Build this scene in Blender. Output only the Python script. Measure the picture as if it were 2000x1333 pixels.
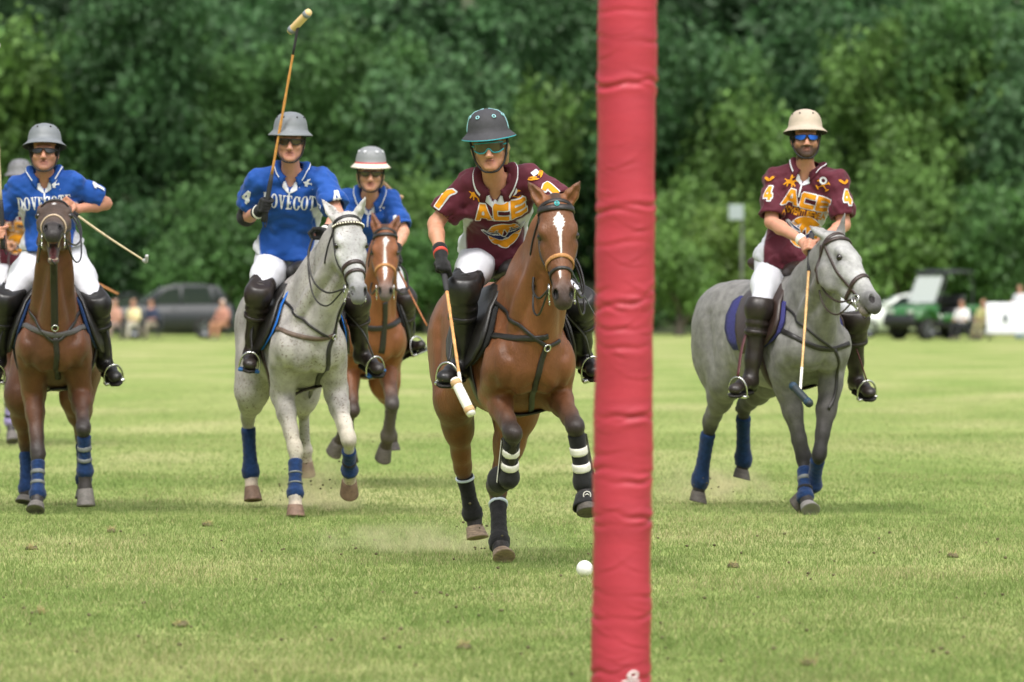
import bpy, bmesh, math, random
import numpy as np
from mathutils import Vector, Matrix
from mathutils.bvhtree import BVHTree

for _o in list(bpy.data.objects):
    bpy.data.objects.remove(_o)
SC = bpy.context.scene
COL = SC.collection

# ------------------------------------------------------------------ camera
F = 11111.0            # focal length in photograph pixels (2000 px wide)
CAM_H = 1.5            # camera height above the turf
HORIZON = 538.0        # photograph row of the horizon
cam_d = bpy.data.cameras.new('camera')
cam = bpy.data.objects.new('camera', cam_d)
COL.objects.link(cam)
cam_d.sensor_width = 36.0
cam_d.lens = 36.0 * F / 2000.0
cam_d.clip_start = 0.5
cam_d.clip_end = 2000.0
cam.location = (0, 0, CAM_H)
cam.rotation_euler = (math.radians(90) - math.atan((666.5 - HORIZON) / F), 0, 0)
cam_d.dof.use_dof = True
cam_d.dof.focus_distance = 30.6
cam_d.dof.aperture_fstop = 4.2
SC.camera = cam

# ------------------------------------------------------------------ light
SUN_EL, SUN_AZ = math.radians(58), math.radians(-32)   # behind the camera, to the left
world = bpy.data.worlds.new('World')
SC.world = world
world.use_nodes = True
_nt = world.node_tree
_bg = _nt.nodes['Background']
_sky = _nt.nodes.new('ShaderNodeTexSky')
_sky.sky_type = 'NISHITA'
_sky.sun_disc = False
_sky.sun_elevation = SUN_EL
_sky.sun_rotation = math.pi + SUN_AZ
_sky.air_density = 1.0
_sky.dust_density = 6.0
_sky.ozone_density = 1.0
_hs = _nt.nodes.new('ShaderNodeHueSaturation')         # thin overcast: the sky is nearly white
_hs.inputs['Saturation'].default_value = 0.28
_nt.links.new(_sky.outputs[0], _hs.inputs['Color'])
_nt.links.new(_hs.outputs[0], _bg.inputs['Color'])
_bg.inputs['Strength'].default_value = 0.125
sun_d = bpy.data.lights.new('sun', 'SUN')
sun_d.energy = 1.5
sun_d.angle = math.radians(12)
sun_d.color = (1.0, 0.96, 0.90)
sun = bpy.data.objects.new('sun', sun_d)
COL.objects.link(sun)
# lamp shines along its -Z; direction towards the sun:
_sd = Vector((math.sin(SUN_AZ) * math.cos(SUN_EL), -math.cos(SUN_AZ) * math.cos(SUN_EL), math.sin(SUN_EL)))
sun.rotation_euler = _sd.to_track_quat('Z', 'Y').to_euler()
sun.location = _sd * 40
SC.view_settings.view_transform = 'Standard'
SC.view_settings.look = 'None'
SC.view_settings.gamma = 1.0
SC.view_settings.exposure = 0.84
SC.view_settings.use_curve_mapping = False
SC.cycles.use_denoising = True
SC.cycles.max_bounces = 8
SC.cycles.transparent_max_bounces = 12
SC.cycles.volume_bounces = 6
SC.cycles.volume_step_rate = 1.0
SC.cycles.volume_max_steps = 128

# ------------------------------------------------------------------ small maths
def V(*a):
    return np.array(a, dtype=np.float64)
def nrm(v):
    v = np.asarray(v, float)
    return v / max(1e-9, np.linalg.norm(v))
def perp(v, a):
    a = nrm(a)
    return nrm(np.asarray(v, float) - a * np.dot(v, a))
def lerp(a, b, t):
    return np.asarray(a, float) * (1 - t) + np.asarray(b, float) * t
def W(px, py, d):
    """point at distance d in front of the camera seen at photograph pixel (px, py)"""
    return V((px - 1000.0) * d / F, d, CAM_H - (py - HORIZON) * d / F)
def bone(parent, px, py, length, sign=-1, dmin=0.0):
    """joint seen at a pixel, a bone length away from its parent joint; sign -1 nearer, +1 farther"""
    d = parent[1]
    for _ in range(4):
        q = W(px, py, d)
        pl = math.hypot(q[0] - parent[0], q[2] - parent[2])
        d = parent[1] + sign * math.sqrt(max(dmin * dmin, length * length - pl * pl))
    return W(px, py, d)
def catmull(pts, n=8):
    P = [np.asarray(p, float) for p in pts]
    if len(P) < 3:
        return [lerp(P[0], P[-1], i / n) for i in range(n + 1)]
    out = []
    Q = [2 * P[0] - P[1]] + P + [2 * P[-1] - P[-2]]
    for i in range(1, len(Q) - 2):
        p0, p1, p2, p3 = Q[i - 1], Q[i], Q[i + 1], Q[i + 2]
        for j in range(n):
            t = j / n
            out.append(0.5 * ((2 * p1) + (-p0 + p2) * t + (2 * p0 - 5 * p1 + 4 * p2 - p3) * t * t + (-p0 + 3 * p1 - 3 * p2 + p3) * t ** 3))
    out.append(P[-1])
    return out

# ------------------------------------------------------------------ materials
MATS = {}
def mat(name, col, rough=0.6, spec=0.4, metal=0.0, var=0.0, vscale=8.0, bump=0.0, bscale=60.0, sheen=0.0,
        attr=False, coat=0.0, stretch=None, speckle=None, alpha=None, trans=0.0):
    if name in MATS:
        return MATS[name]
    m = bpy.data.materials.new(name)
    m.use_nodes = True
    nt = m.node_tree
    N, L = nt.nodes, nt.links
    b = N['Principled BSDF']
    b.inputs['Roughness'].default_value = rough
    b.inputs['Specular IOR Level'].default_value = spec
    b.inputs['Metallic'].default_value = metal
    b.inputs['Sheen Weight'].default_value = sheen
    b.inputs['Coat Weight'].default_value = coat
    b.inputs['Transmission Weight'].default_value = trans
    tc = N.new('ShaderNodeTexCoord')
    mp = N.new('ShaderNodeMapping')
    L.new(tc.outputs['Object'], mp.inputs['Vector'])
    if stretch:
        mp.inputs['Scale'].default_value = stretch
    if attr:
        src = N.new('ShaderNodeAttribute')
        src.attribute_name = 'Col'
        cout = src.outputs['Color']
    else:
        src = N.new('ShaderNodeRGB')
        src.outputs[0].default_value = (*col, 1)
        cout = src.outputs[0]
    if var > 0:
        nz = N.new('ShaderNodeTexNoise')
        nz.inputs['Scale'].default_value = vscale
        nz.inputs['Detail'].default_value = 6
        nz.inputs['Roughness'].default_value = 0.65
        L.new(mp.outputs[0], nz.inputs['Vector'])
        mr = N.new('ShaderNodeMapRange')
        mr.inputs['From Min'].default_value = 0.33
        mr.inputs['From Max'].default_value = 0.67
        mr.inputs['To Min'].default_value = 1 - var
        mr.inputs['To Max'].default_value = 1 + var
        L.new(nz.outputs['Fac'], mr.inputs['Value'])
        mx = N.new('ShaderNodeVectorMath')
        mx.operation = 'MULTIPLY'
        L.new(cout, mx.inputs[0])
        L.new(mr.outputs[0], mx.inputs[1])
        cout = mx.outputs[0]
    if speckle:
        sc, amt, scol = speckle
        nz = N.new('ShaderNodeTexNoise')
        nz.inputs['Scale'].default_value = sc
        nz.inputs['Detail'].default_value = 3
        L.new(mp.outputs[0], nz.inputs['Vector'])
        mr = N.new('ShaderNodeMapRange')
        mr.inputs['From Min'].default_value = 0.56
        mr.inputs['From Max'].default_value = 0.68
        mr.inputs['To Max'].default_value = amt
        L.new(nz.outputs['Fac'], mr.inputs['Value'])
        n2 = N.new('ShaderNodeTexNoise')
        n2.inputs['Scale'].default_value = 3.2
        n2.inputs['Detail'].default_value = 3
        L.new(mp.outputs[0], n2.inputs['Vector'])
        m2 = N.new('ShaderNodeMapRange')
        m2.inputs['From Min'].default_value = 0.38
        m2.inputs['From Max'].default_value = 0.62
        m2.inputs['To Min'].default_value = 0.10
        L.new(n2.outputs['Fac'], m2.inputs['Value'])
        mm = N.new('ShaderNodeMath')
        mm.operation = 'MULTIPLY'
        L.new(mr.outputs[0], mm.inputs[0])
        L.new(m2.outputs[0], mm.inputs[1])
        mx = N.new('ShaderNodeMix')
        mx.data_type = 'RGBA'
        L.new(mm.outputs[0], mx.inputs['Factor'])
        L.new(cout, mx.inputs[6])
        mx.inputs[7].default_value = (*scol, 1)
        cout = mx.outputs[2]
    L.new(cout, b.inputs['Base Color'])
    if bump > 0:
        nz = N.new('ShaderNodeTexNoise')
        nz.inputs['Scale'].default_value = bscale
        nz.inputs['Detail'].default_value = 5
        L.new(mp.outputs[0], nz.inputs['Vector'])
        bp = N.new('ShaderNodeBump')
        bp.inputs['Strength'].default_value = min(1, bump)
        bp.inputs['Distance'].default_value = 0.01
        L.new(nz.outputs['Fac'], bp.inputs['Height'])
        L.new(bp.outputs[0], b.inputs['Normal'])
    MATS[name] = m
    return m

# ------------------------------------------------------------------ objects
BASE = {}
def obj(name, verts, faces, material, parent=None, base=None, label=None, category=None, group=None, kind=None,
        cols=None, smooth=True, midx=None):
    """one mesh object; verts in world space. A child keeps its root's base as its origin."""
    if parent is not None:
        base = BASE[parent.name]
    if base is None:
        base = V(0, 0, 0)
    me = bpy.data.meshes.new(name)
    v = np.asarray(verts, dtype=np.float64).reshape(-1, 3) - np.asarray(base)
    if isinstance(faces, np.ndarray) and faces.ndim == 2:
        k = faces.shape[1]
        me.vertices.add(len(v))
        me.vertices.foreach_set('co', v.astype(np.float32).ravel())
        me.loops.add(faces.size)
        me.loops.foreach_set('vertex_index', faces.astype(np.int32).ravel())
        me.polygons.add(len(faces))
        me.polygons.foreach_set('loop_start', np.arange(0, faces.size, k, dtype=np.int32))
        me.update(calc_edges=True)
        me.validate()
    else:
        me.from_pydata([tuple(x) for x in v], [], [tuple(int(i) for i in f) for f in faces])
        me.update()
    if smooth:
        me.polygons.foreach_set('use_smooth', np.ones(len(me.polygons), dtype=bool))
    ms = material if isinstance(material, (list, tuple)) else [material]
    for m in ms:
        me.materials.append(m)
    if midx is not None:
        me.polygons.foreach_set('material_index', np.asarray(midx, dtype=np.int32))
    if cols is not None:
        a = me.color_attributes.new('Col', 'FLOAT_COLOR', 'POINT')
        c = np.ones((len(v), 4), np.float32)
        c[:, :3] = cols
        a.data.foreach_set('color', c.ravel())
    o = bpy.data.objects.new(name, me)
    COL.objects.link(o)
    if parent is not None:
        o.parent = parent
    else:
        o.location = tuple(base)
    BASE[o.name] = np.asarray(base, float)
    tag(o, label, category, group, kind)
    return o
def empty(name, base, label, category, group=None, kind=None):
    o = bpy.data.objects.new(name, None)
    o.empty_display_size = 0.2
    COL.objects.link(o)
    o.location = tuple(base)
    BASE[o.name] = np.asarray(base, float)
    tag(o, label, category, group, kind)
    return o
def tag(o, label=None, category=None, group=None, kind=None):
    if label: o['label'] = label
    if category: o['category'] = category
    if group: o['group'] = group
    if kind: o['kind'] = kind

class Buf:
    """collects pieces of ONE part"""
    def __init__(s):
        s.v, s.f, s.m = [], [], []
    def add(s, vf, m=0):
        v, f = vf
        o = len(s.v)
        s.v += [tuple(x) for x in v]
        s.f += [tuple(i + o for i in q) for q in f]
        s.m += [m] * len(f)
        return s
    def make(s, name, material, parent=None, **k):
        return obj(name, s.v, s.f, material, parent, midx=s.m, **k)

def tube(pts, rad, n=8, cap=True, closed=False):
    P = [np.asarray(p, float) for p in pts]
    m = len(P)
    R = [rad] * m if np.isscalar(rad) else list(rad)
    if len(R) != m:
        R = list(np.interp(np.linspace(0, 1, m), np.linspace(0, 1, len(R)), R))
    v, f = [], []
    up = None
    for i in range(m):
        if closed:
            t = nrm(P[(i + 1) % m] - P[i - 1])
        else:
            t = nrm(P[min(i + 1, m - 1)] - P[max(i - 1, 0)])
        if up is None:
            up = perp(V(0.13, 0.2, 1) if abs(t[2]) < 0.9 else V(1, 0.1, 0.1), t)
        else:
            up = perp(up, t)
        s = np.cross(t, up)
        for j in range(n):
            a = 2 * math.pi * j / n
            v.append(P[i] + R[i] * (math.cos(a) * up + math.sin(a) * s))
    for i in range(m if closed else m - 1):
        for j in range(n):
            a, b = i * n + j, i * n + (j + 1) % n
            k = (i + 1) % m
            f.append((a, b, k * n + (j + 1) % n, k * n + j))
    if cap and not closed:
        f.append(tuple(range(n))[::-1])
        f.append(tuple((m - 1) * n + j for j in range(n)))
    return v, f

def ribbon(pts, nors, width, thick):
    """flat strap: rectangular section, wide along the surface"""
    P = [np.asarray(p, float) for p in pts]
    m = len(P)
    v, f = [], []
    for i in range(m):
        t = nrm(P[min(i + 1, m - 1)] - P[max(i - 1, 0)])
        n = perp(nors[i], t)
        s = np.cross(t, n)
        w = width / 2 if np.isscalar(width) else np.interp(i / (m - 1), np.linspace(0, 1, len(width)), width) / 2
        for a, b in ((-1, 0), (-0.8, 1), (0.8, 1), (1, 0), (0.8, -.6), (-.8, -.6)):
            v.append(P[i] + s * w * a + n * thick * b)
    for i in range(m - 1):
        for j in range(6):
            a, b = i * 6 + j, i * 6 + (j + 1) % 6
            f.append((a, b, b + 6, a + 6))
    f.append(tuple(range(6))[::-1])
    f.append(tuple((m - 1) * 6 + j for j in range(6)))
    return v, f

def lathe(prof, n=24, c=V(0, 0, 0), ax=V(0, 0, 1), xdir=V(1, 0, 0), sx=1.0, sy=1.0, close=False):
    """prof: list of (radius, height) along the axis"""
    ax = nrm(ax); x = perp(xdir, ax); y = np.cross(ax, x)
    v, f = [], []
    for r, h in prof:
        for j in range(n):
            a = 2 * math.pi * j / n
            v.append(c + ax * h + x * r * sx * math.cos(a) + y * r * sy * math.sin(a))
    for i in range(len(prof) - 1):
        for j in range(n):
            a, b = i * n + j, i * n + (j + 1) % n
            f.append((a, b, b + n, a + n))
    if close:
        f.append(tuple(range(n))[::-1])
        f.append(tuple((len(prof) - 1) * n + j for j in range(n)))
    return v, f

def box(c, sx, sy, sz, X=V(1, 0, 0), Y=V(0, 1, 0), Z=V(0, 0, 1), bev=0.12):
    """box with chamfered vertical edges"""
    c = np.asarray(c, float)
    b = min(sx, sy) * bev
    ring = [(-sx / 2 + b, -sy / 2), (sx / 2 - b, -sy / 2), (sx / 2, -sy / 2 + b), (sx / 2, sy / 2 - b),
            (sx / 2 - b, sy / 2), (-sx / 2 + b, sy / 2), (-sx / 2, sy / 2 - b), (-sx / 2, -sy / 2 + b)]
    v, f = [], []
    for z, k in ((-sz / 2, .96), (-sz / 2 + b * .5, 1), (sz / 2 - b * .5, 1), (sz / 2, .96)):
        for x, y in ring:
            v.append(c + X * x * k + Y * y * k + Z * z)
    for i in range(3):
        for j in range(8):
            a, b_ = i * 8 + j, i * 8 + (j + 1) % 8
            f.append((a, b_, b_ + 8, a + 8))
    f.append(tuple(range(8))[::-1]); f.append(tuple(24 + j for j in range(8)))
    return v, f

def ball(c, r, n=12, m=8):
    r = V(r, r, r) if np.isscalar(r) else np.asarray(r, float)
    v, f = [], []
    for i in range(m + 1):
        t = math.pi * i / m
        for j in range(n):
            a = 2 * math.pi * j / n
            v.append(np.asarray(c) + r * V(math.sin(t) * math.cos(a), math.sin(t) * math.sin(a), math.cos(t)))
    for i in range(m):
        for j in range(n):
            a, b = i * n + j, i * n + (j + 1) % n
            f.append((a, a + n, b + n, b))
    return v, f

# ------------------------------------------------------------------ implicit bodies
class Body:
    """a continuous surface grown from blended limbs (smooth union of tapered limbs and ellipsoids)"""
    def __init__(s):
        s.ops = []
    def cone(s, a, b, ra, rb, k=.02, col=None, sq=None, op='add'):
        s.ops.append((op, 'cone', k, col, (np.asarray(a, float), np.asarray(b, float), ra, rb, sq)))
        return s
    def chain(s, pts, rads, k=.02, col=None, sq=None, op='add'):
        for i in range(len(pts) - 1):
            s.cone(pts[i], pts[i + 1], rads[i], rads[i + 1], k, col, sq, op)
        return s
    def ell(s, c, r, R=None, k=.02, col=None, op='add'):
        r = (r, r, r) if np.isscalar(r) else r
        s.ops.append((op, 'ell', k, col, (np.asarray(c, float), np.asarray(r, float), np.eye(3) if R is None else np.asarray(R, float))))
        return s
    def cut(s, p, n, k=.0):
        s.ops.append(('cut', 'plane', k, None, (np.asarray(p, float), nrm(n))))
        return s
    def groove(s, a, b, depth, w):
        s.ops.append(('groove', 'cone', w, None, (np.asarray(a, float), np.asarray(b, float), w * 2.2, w * 2.2, None), depth))
        return s
    def scoop(s, p, n, R, back):
        """cut square across past point p, only within a ball beyond it"""
        c = p + n * back
        s.ops.append(('scoop', 'fn', 0, None, lambda X, Y, Z: np.maximum(-((X - p[0]) * n[0] + (Y - p[1]) * n[1] + (Z - p[2]) * n[2]), np.sqrt((X - c[0]) ** 2 + (Y - c[1]) ** 2 + (Z - c[2]) ** 2) - R)))
        return s
    def disp(s, fn):
        s.ops.append(('disp', 'fn', 0, None, fn))
        return s
    def clone(s, grow=0.0, only=None):
        b = Body()
        for o in s.ops:
            if only and not only(o): continue
            op, kind, k, col, p = o
            if kind == 'cone':
                p = (p[0], p[1], p[2] + grow, p[3] + grow, p[4])
            elif kind == 'ell':
                p = (p[0], p[1] + grow, p[2])
            b.ops.append((op, kind, k, col, p))
        return b
    @staticmethod
    def dist(kind, p, X, Y, Z):
        if kind == 'cone':
            a, b, ra, rb, sq = p
            px, py, pz = X - a[0], Y - a[1], Z - a[2]
            ba = b - a
            if sq is not None:
                n, fct = sq
                dn = (px * n[0] + py * n[1] + pz * n[2]) * (1 / fct - 1)
                px, py, pz = px + n[0] * dn, py + n[1] * dn, pz + n[2] * dn
                ba = ba + n * np.dot(ba, n) * (1 / fct - 1)
            L2 = max(1e-9, float(np.dot(ba, ba)))
            t = np.clip((px * ba[0] + py * ba[1] + pz * ba[2]) / L2, 0, 1)
            d = np.sqrt((px - t * ba[0]) ** 2 + (py - t * ba[1]) ** 2 + (pz - t * ba[2]) ** 2) - (ra + (rb - ra) * t)
            return d
        if kind == 'ell':
            c, r, R = p
            px, py, pz = X - c[0], Y - c[1], Z - c[2]
            q = [px * R[i][0] + py * R[i][1] + pz * R[i][2] for i in range(3)]
            k0 = np.sqrt(sum((q[i] / r[i]) ** 2 for i in range(3)))
            k1 = np.sqrt(sum((q[i] / (r[i] * r[i])) ** 2 for i in range(3)))
            return k0 * (k0 - 1) / np.maximum(k1, 1e-6)
        if kind == 'plane':
            c, n = p
            return (X - c[0]) * n[0] + (Y - c[1]) * n[1] + (Z - c[2]) * n[2]
    @staticmethod
    def bbox(kind, p, m):
        if kind == 'cone':
            r = max(p[2], p[3])
            if p[4] is not None: r *= max(1, p[4][1])
            return np.minimum(p[0], p[1]) - r - m, np.maximum(p[0], p[1]) + r + m
        c, r, R = p
        e = np.sqrt(((R * r[:, None]) ** 2).sum(0))
        return c - e - m, c + e + m
    def mesh(s, h=.01, fine=(), smooth=2, paint=None, default=(.5, .5, .5), sigma=.012, ext=None):
        lo, hi = V(9e9, 9e9, 9e9), -V(9e9, 9e9, 9e9)
        for op, kind, k, col, p in (o_[:5] for o_ in s.ops):
            if op == 'add':
                a, b = s.bbox(kind, p, .02)
                lo, hi = np.minimum(lo, a), np.maximum(hi, b)
        ax = []
        for i in range(3):
            xs = [lo[i] - 2 * h]
            while xs[-1] < hi[i] + 2 * h:
                st = h
                for c, r, hf in fine:
                    if abs(xs[-1] - c[i]) < r: st = min(st, hf)
                xs.append(xs[-1] + st)
            ax.append(np.array(xs, np.float32))
        xs, ys, zs = ax
        D = np.full((len(xs), len(ys), len(zs)), .5, np.float32)
        for o_ in s.ops:
            op, kind, k, col, p = o_[:5]
            if op in ('add', 'sub', 'groove'):
                a, b = s.bbox(kind, p, max(k, .01) + 2.5 * h)
                i0, i1 = np.searchsorted(xs, a[0]), np.searchsorted(xs, b[0])
                j0, j1 = np.searchsorted(ys, a[1]), np.searchsorted(ys, b[1])
                k0, k1 = np.searchsorted(zs, a[2]), np.searchsorted(zs, b[2])
                if i0 >= i1 or j0 >= j1 or k0 >= k1: continue
                X, Y, Z = xs[i0:i1, None, None], ys[None, j0:j1, None], zs[None, None, k0:k1]
                d = s.dist(kind, p, X, Y, Z)
                S = D[i0:i1, j0:j1, k0:k1]
                if op == 'groove':
                    D[i0:i1, j0:j1, k0:k1] = S + o_[5] * np.exp(-((d + p[2]) / k) ** 2)
                    continue
                if op == 'add':
                    hh = np.maximum(k - np.abs(S - d), 0) / max(k, 1e-6)
                    D[i0:i1, j0:j1, k0:k1] = np.minimum(S, d) - hh * hh * k * .25
                else:
                    d = -d
                    hh = np.maximum(k - np.abs(S - d), 0) / max(k, 1e-6)
                    D[i0:i1, j0:j1, k0:k1] = np.maximum(S, d) + hh * hh * k * .25
            elif op == 'cut':
                d = s.dist(kind, p, xs[:, None, None], ys[None, :, None], zs[None, None, :])
                D = np.maximum(D, d).astype(np.float32)
            elif op == 'scoop':
                D = np.maximum(D, -p(xs[:, None, None], ys[None, :, None], zs[None, None, :])).astype(np.float32)
            elif op == 'disp':
                D = (D + p(xs[:, None, None], ys[None, :, None], zs[None, None, :])).astype(np.float32)
        v, q = surface_nets(D, xs, ys, zs)
        if len(v) == 0:
            raise RuntimeError('empty surface')
        for _ in range(smooth):
            v = relax(v, q, .5)
        cols = None
        if paint is not None or any(o[3] is not None for o in s.ops):
            cols = s.colours(v, default, sigma)
            if paint is not None:
                cols = paint(v, cols)
        return v, q, cols
    def colours(s, v, default, sigma):
        X, Y, Z = v[:, 0], v[:, 1], v[:, 2]
        ws = np.full(len(v), 1e-9)
        cs = np.outer(ws, np.asarray(default))
        for op, kind, k, col, p in (o_[:5] for o_ in s.ops):
            if op == 'add' and col is not None:
                d = s.dist(kind, p, X, Y, Z)
                w = np.exp(-np.clip(d, -.01, .5) / sigma)
                ws = ws + w
                cs = cs + w[:, None] * np.asarray(col)[None, :]
        return cs / ws[:, None]

def surface_nets(D, xs, ys, zs):
    S = D < 0
    c = S[:-1, :-1, :-1].astype(np.int8)
    for a, b, g in ((1,0,0),(0,1,0),(0,0,1),(1,1,0),(1,0,1),(0,1,1),(1,1,1)):
        c = c + S[a:S.shape[0]-1+a, b:S.shape[1]-1+b, g:S.shape[2]-1+g]
    I, J, K = np.nonzero((c > 0) & (c < 8))
    idx = np.full(c.shape, -1, np.int32)
    idx[I, J, K] = np.arange(len(I))
    acc = np.zeros((len(I), 3)); cnt = np.zeros(len(I))
    corner = [(a, b, g) for a in (0, 1) for b in (0, 1) for g in (0, 1)]
    vals = {o: D[I + o[0], J + o[1], K + o[2]].astype(np.float64) for o in corner}
    cs = (xs.astype(np.float64), ys.astype(np.float64), zs.astype(np.float64))
    for o in corner:
        for d in range(3):
            if o[d] == 0:
                o2 = list(o); o2[d] = 1; o2 = tuple(o2)
                v0, v1 = vals[o], vals[o2]
                m = (v0 < 0) != (v1 < 0)
                if not m.any(): continue
                t = v0[m] / (v0[m] - v1[m])
                ijk = [I[m] + o[0], J[m] + o[1], K[m] + o[2]]
                p = np.stack([cs[e][ijk[e]] for e in range(3)], 1)
                p[:, d] += t * (cs[d][ijk[d] + 1] - cs[d][ijk[d]])
                acc[m] += p; cnt[m] += 1
    v = acc / np.maximum(cnt, 1)[:, None]
    quads = []
    for d in range(3):
        sl0 = [slice(None)] * 3; sl1 = [slice(None)] * 3
        sl0[d] = slice(0, -1); sl1[d] = slice(1, None)
        A, B = S[tuple(sl0)], S[tuple(sl1)]
        e = [x for x in range(3) if x != d]
        m = A != B
        ii = list(np.nonzero(m))
        ok = np.ones(len(ii[0]), bool)
        for x in e:
            ok &= (ii[x] > 0) & (ii[x] < S.shape[x] - 1)
        ii = [x[ok] for x in ii]
        inside = A[tuple(ii)]
        def cell(da, db):
            q = [x.copy() for x in ii]
            q[e[0]] -= da; q[e[1]] -= db
            return idx[tuple(q)]
        a, b, c_, d_ = cell(1, 1), cell(0, 1), cell(0, 0), cell(1, 0)
        f = np.stack([a, b, c_, d_], 1)
        flip = inside if d != 1 else ~inside
        f[~flip] = f[~flip][:, ::-1]
        quads.append(f)
    q = np.concatenate(quads)
    q = q[(q >= 0).all(1)]
    return v, q

def relax(v, q, f):
    n = len(v)
    e = np.concatenate([q[:, [0, 1]], q[:, [1, 2]], q[:, [2, 3]], q[:, [3, 0]]])
    a = np.concatenate([e[:, 0], e[:, 1]]); b = np.concatenate([e[:, 1], e[:, 0]])
    cnt = np.bincount(a, minlength=n).astype(float)
    out = np.empty_like(v)
    for i in range(3):
        out[:, i] = np.bincount(a, weights=v[b, i], minlength=n) / np.maximum(cnt, 1)
    return v * (1 - f) + out * f

def bvh_of(v, q):
    return BVHTree.FromPolygons([tuple(x) for x in v], [tuple(int(i) for i in f) for f in q])
def cast(bvh, o, d, dist=100.0):
    h = bvh.ray_cast(Vector(o), Vector(nrm(d)), dist)
    if h[0] is None:
        return None
    n = np.array(h[1]); d = nrm(d)
    if np.dot(n, d) > 0: n = -n
    return np.array(h[0]), n
EYE = V(0, 0, CAM_H)
def seen(bvh, px, py):
    """where the line of sight through a pixel meets a surface"""
    return cast(bvh, EYE, W(px, py, 10.0) - EYE, 300)
def strap_on(bvh, pts, width, thick=.004, off=.003, n=6):
    """a strap that lies on a surface along way-points"""
    P, Nn = [], []
    for p in catmull(pts, n):
        loc, nor, _, _ = bvh.find_nearest(Vector(p))
        loc, nor = np.array(loc), np.array(nor)
        if np.dot(np.asarray(p) - loc, nor) < -.03: pass
        P.append(loc + nor * off); Nn.append(nor)
    for _ in range(3):
        Q = [x.copy() for x in P]
        for i in range(1, len(P) - 1):
            Q[i] = .5 * P[i] + .25 * (P[i - 1] + P[i + 1])
        P = Q
    # keep smoothed straps out of the surface
    for i in range(len(P)):
        loc, nor, _, _ = bvh.find_nearest(Vector(P[i]))
        loc, nor = np.array(loc), np.array(nor)
        h = np.dot(P[i] - loc, nor)
        if h < off: P[i] = P[i] + nor * (off - h)
    return ribbon(P, Nn, width, thick)

def folds(seed, amp, freq, axis=None, ridge=False):
    """soft cloth folds as a displacement"""
    rs = np.random.RandomState(seed)
    ws = []
    for i in range(5):
        k = rs.randn(3)
        if axis is not None:
            k = k - nrm(axis) * np.dot(k, nrm(axis)) * .75
        k = nrm(k) * freq * (0.6 + .9 * rs.rand())
        ws.append((k, rs.rand() * 6.28, rs.randn(3) * freq * .35, rs.rand() * 6.28))
    def fn(X, Y, Z):
        t = 0
        for k, ph, k2, ph2 in ws:
            w = 1.3 * np.sin(k2[0] * X + k2[1] * Y + k2[2] * Z + ph2)
            q = np.sin(k[0] * X + k[1] * Y + k[2] * Z + ph + w)
            t = t + (1.2 - 2.2 * np.abs(q) ** .7 if ridge else q)
        return (amp * t / 2.5).astype(np.float32)
    return fn
# ================================================================== the field
def ground_z(y):
    y = np.asarray(y, float)
    t = np.clip((y - 46) / 134, 0, 1)
    return -.55 * t * t * (3 - 2 * t)

def patch_noise(x, y, seed, sc):
    """smooth 2-D noise, 0..1"""
    rs = np.random.RandomState(seed)
    t = np.zeros_like(x, dtype=float)
    for i in range(6):
        a = rs.rand() * 6.28
        k = sc * (0.6 + 1.2 * rs.rand())
        wob = 1.4 * np.sin((x * math.sin(a) - y * math.cos(a)) * k * .6 + rs.rand() * 6.28)
        t += np.sin((x * math.cos(a) + y * math.sin(a)) * k + rs.rand() * 6.28 + wob)
    return np.clip(.5 + t / 7.0, 0, 1)

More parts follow.
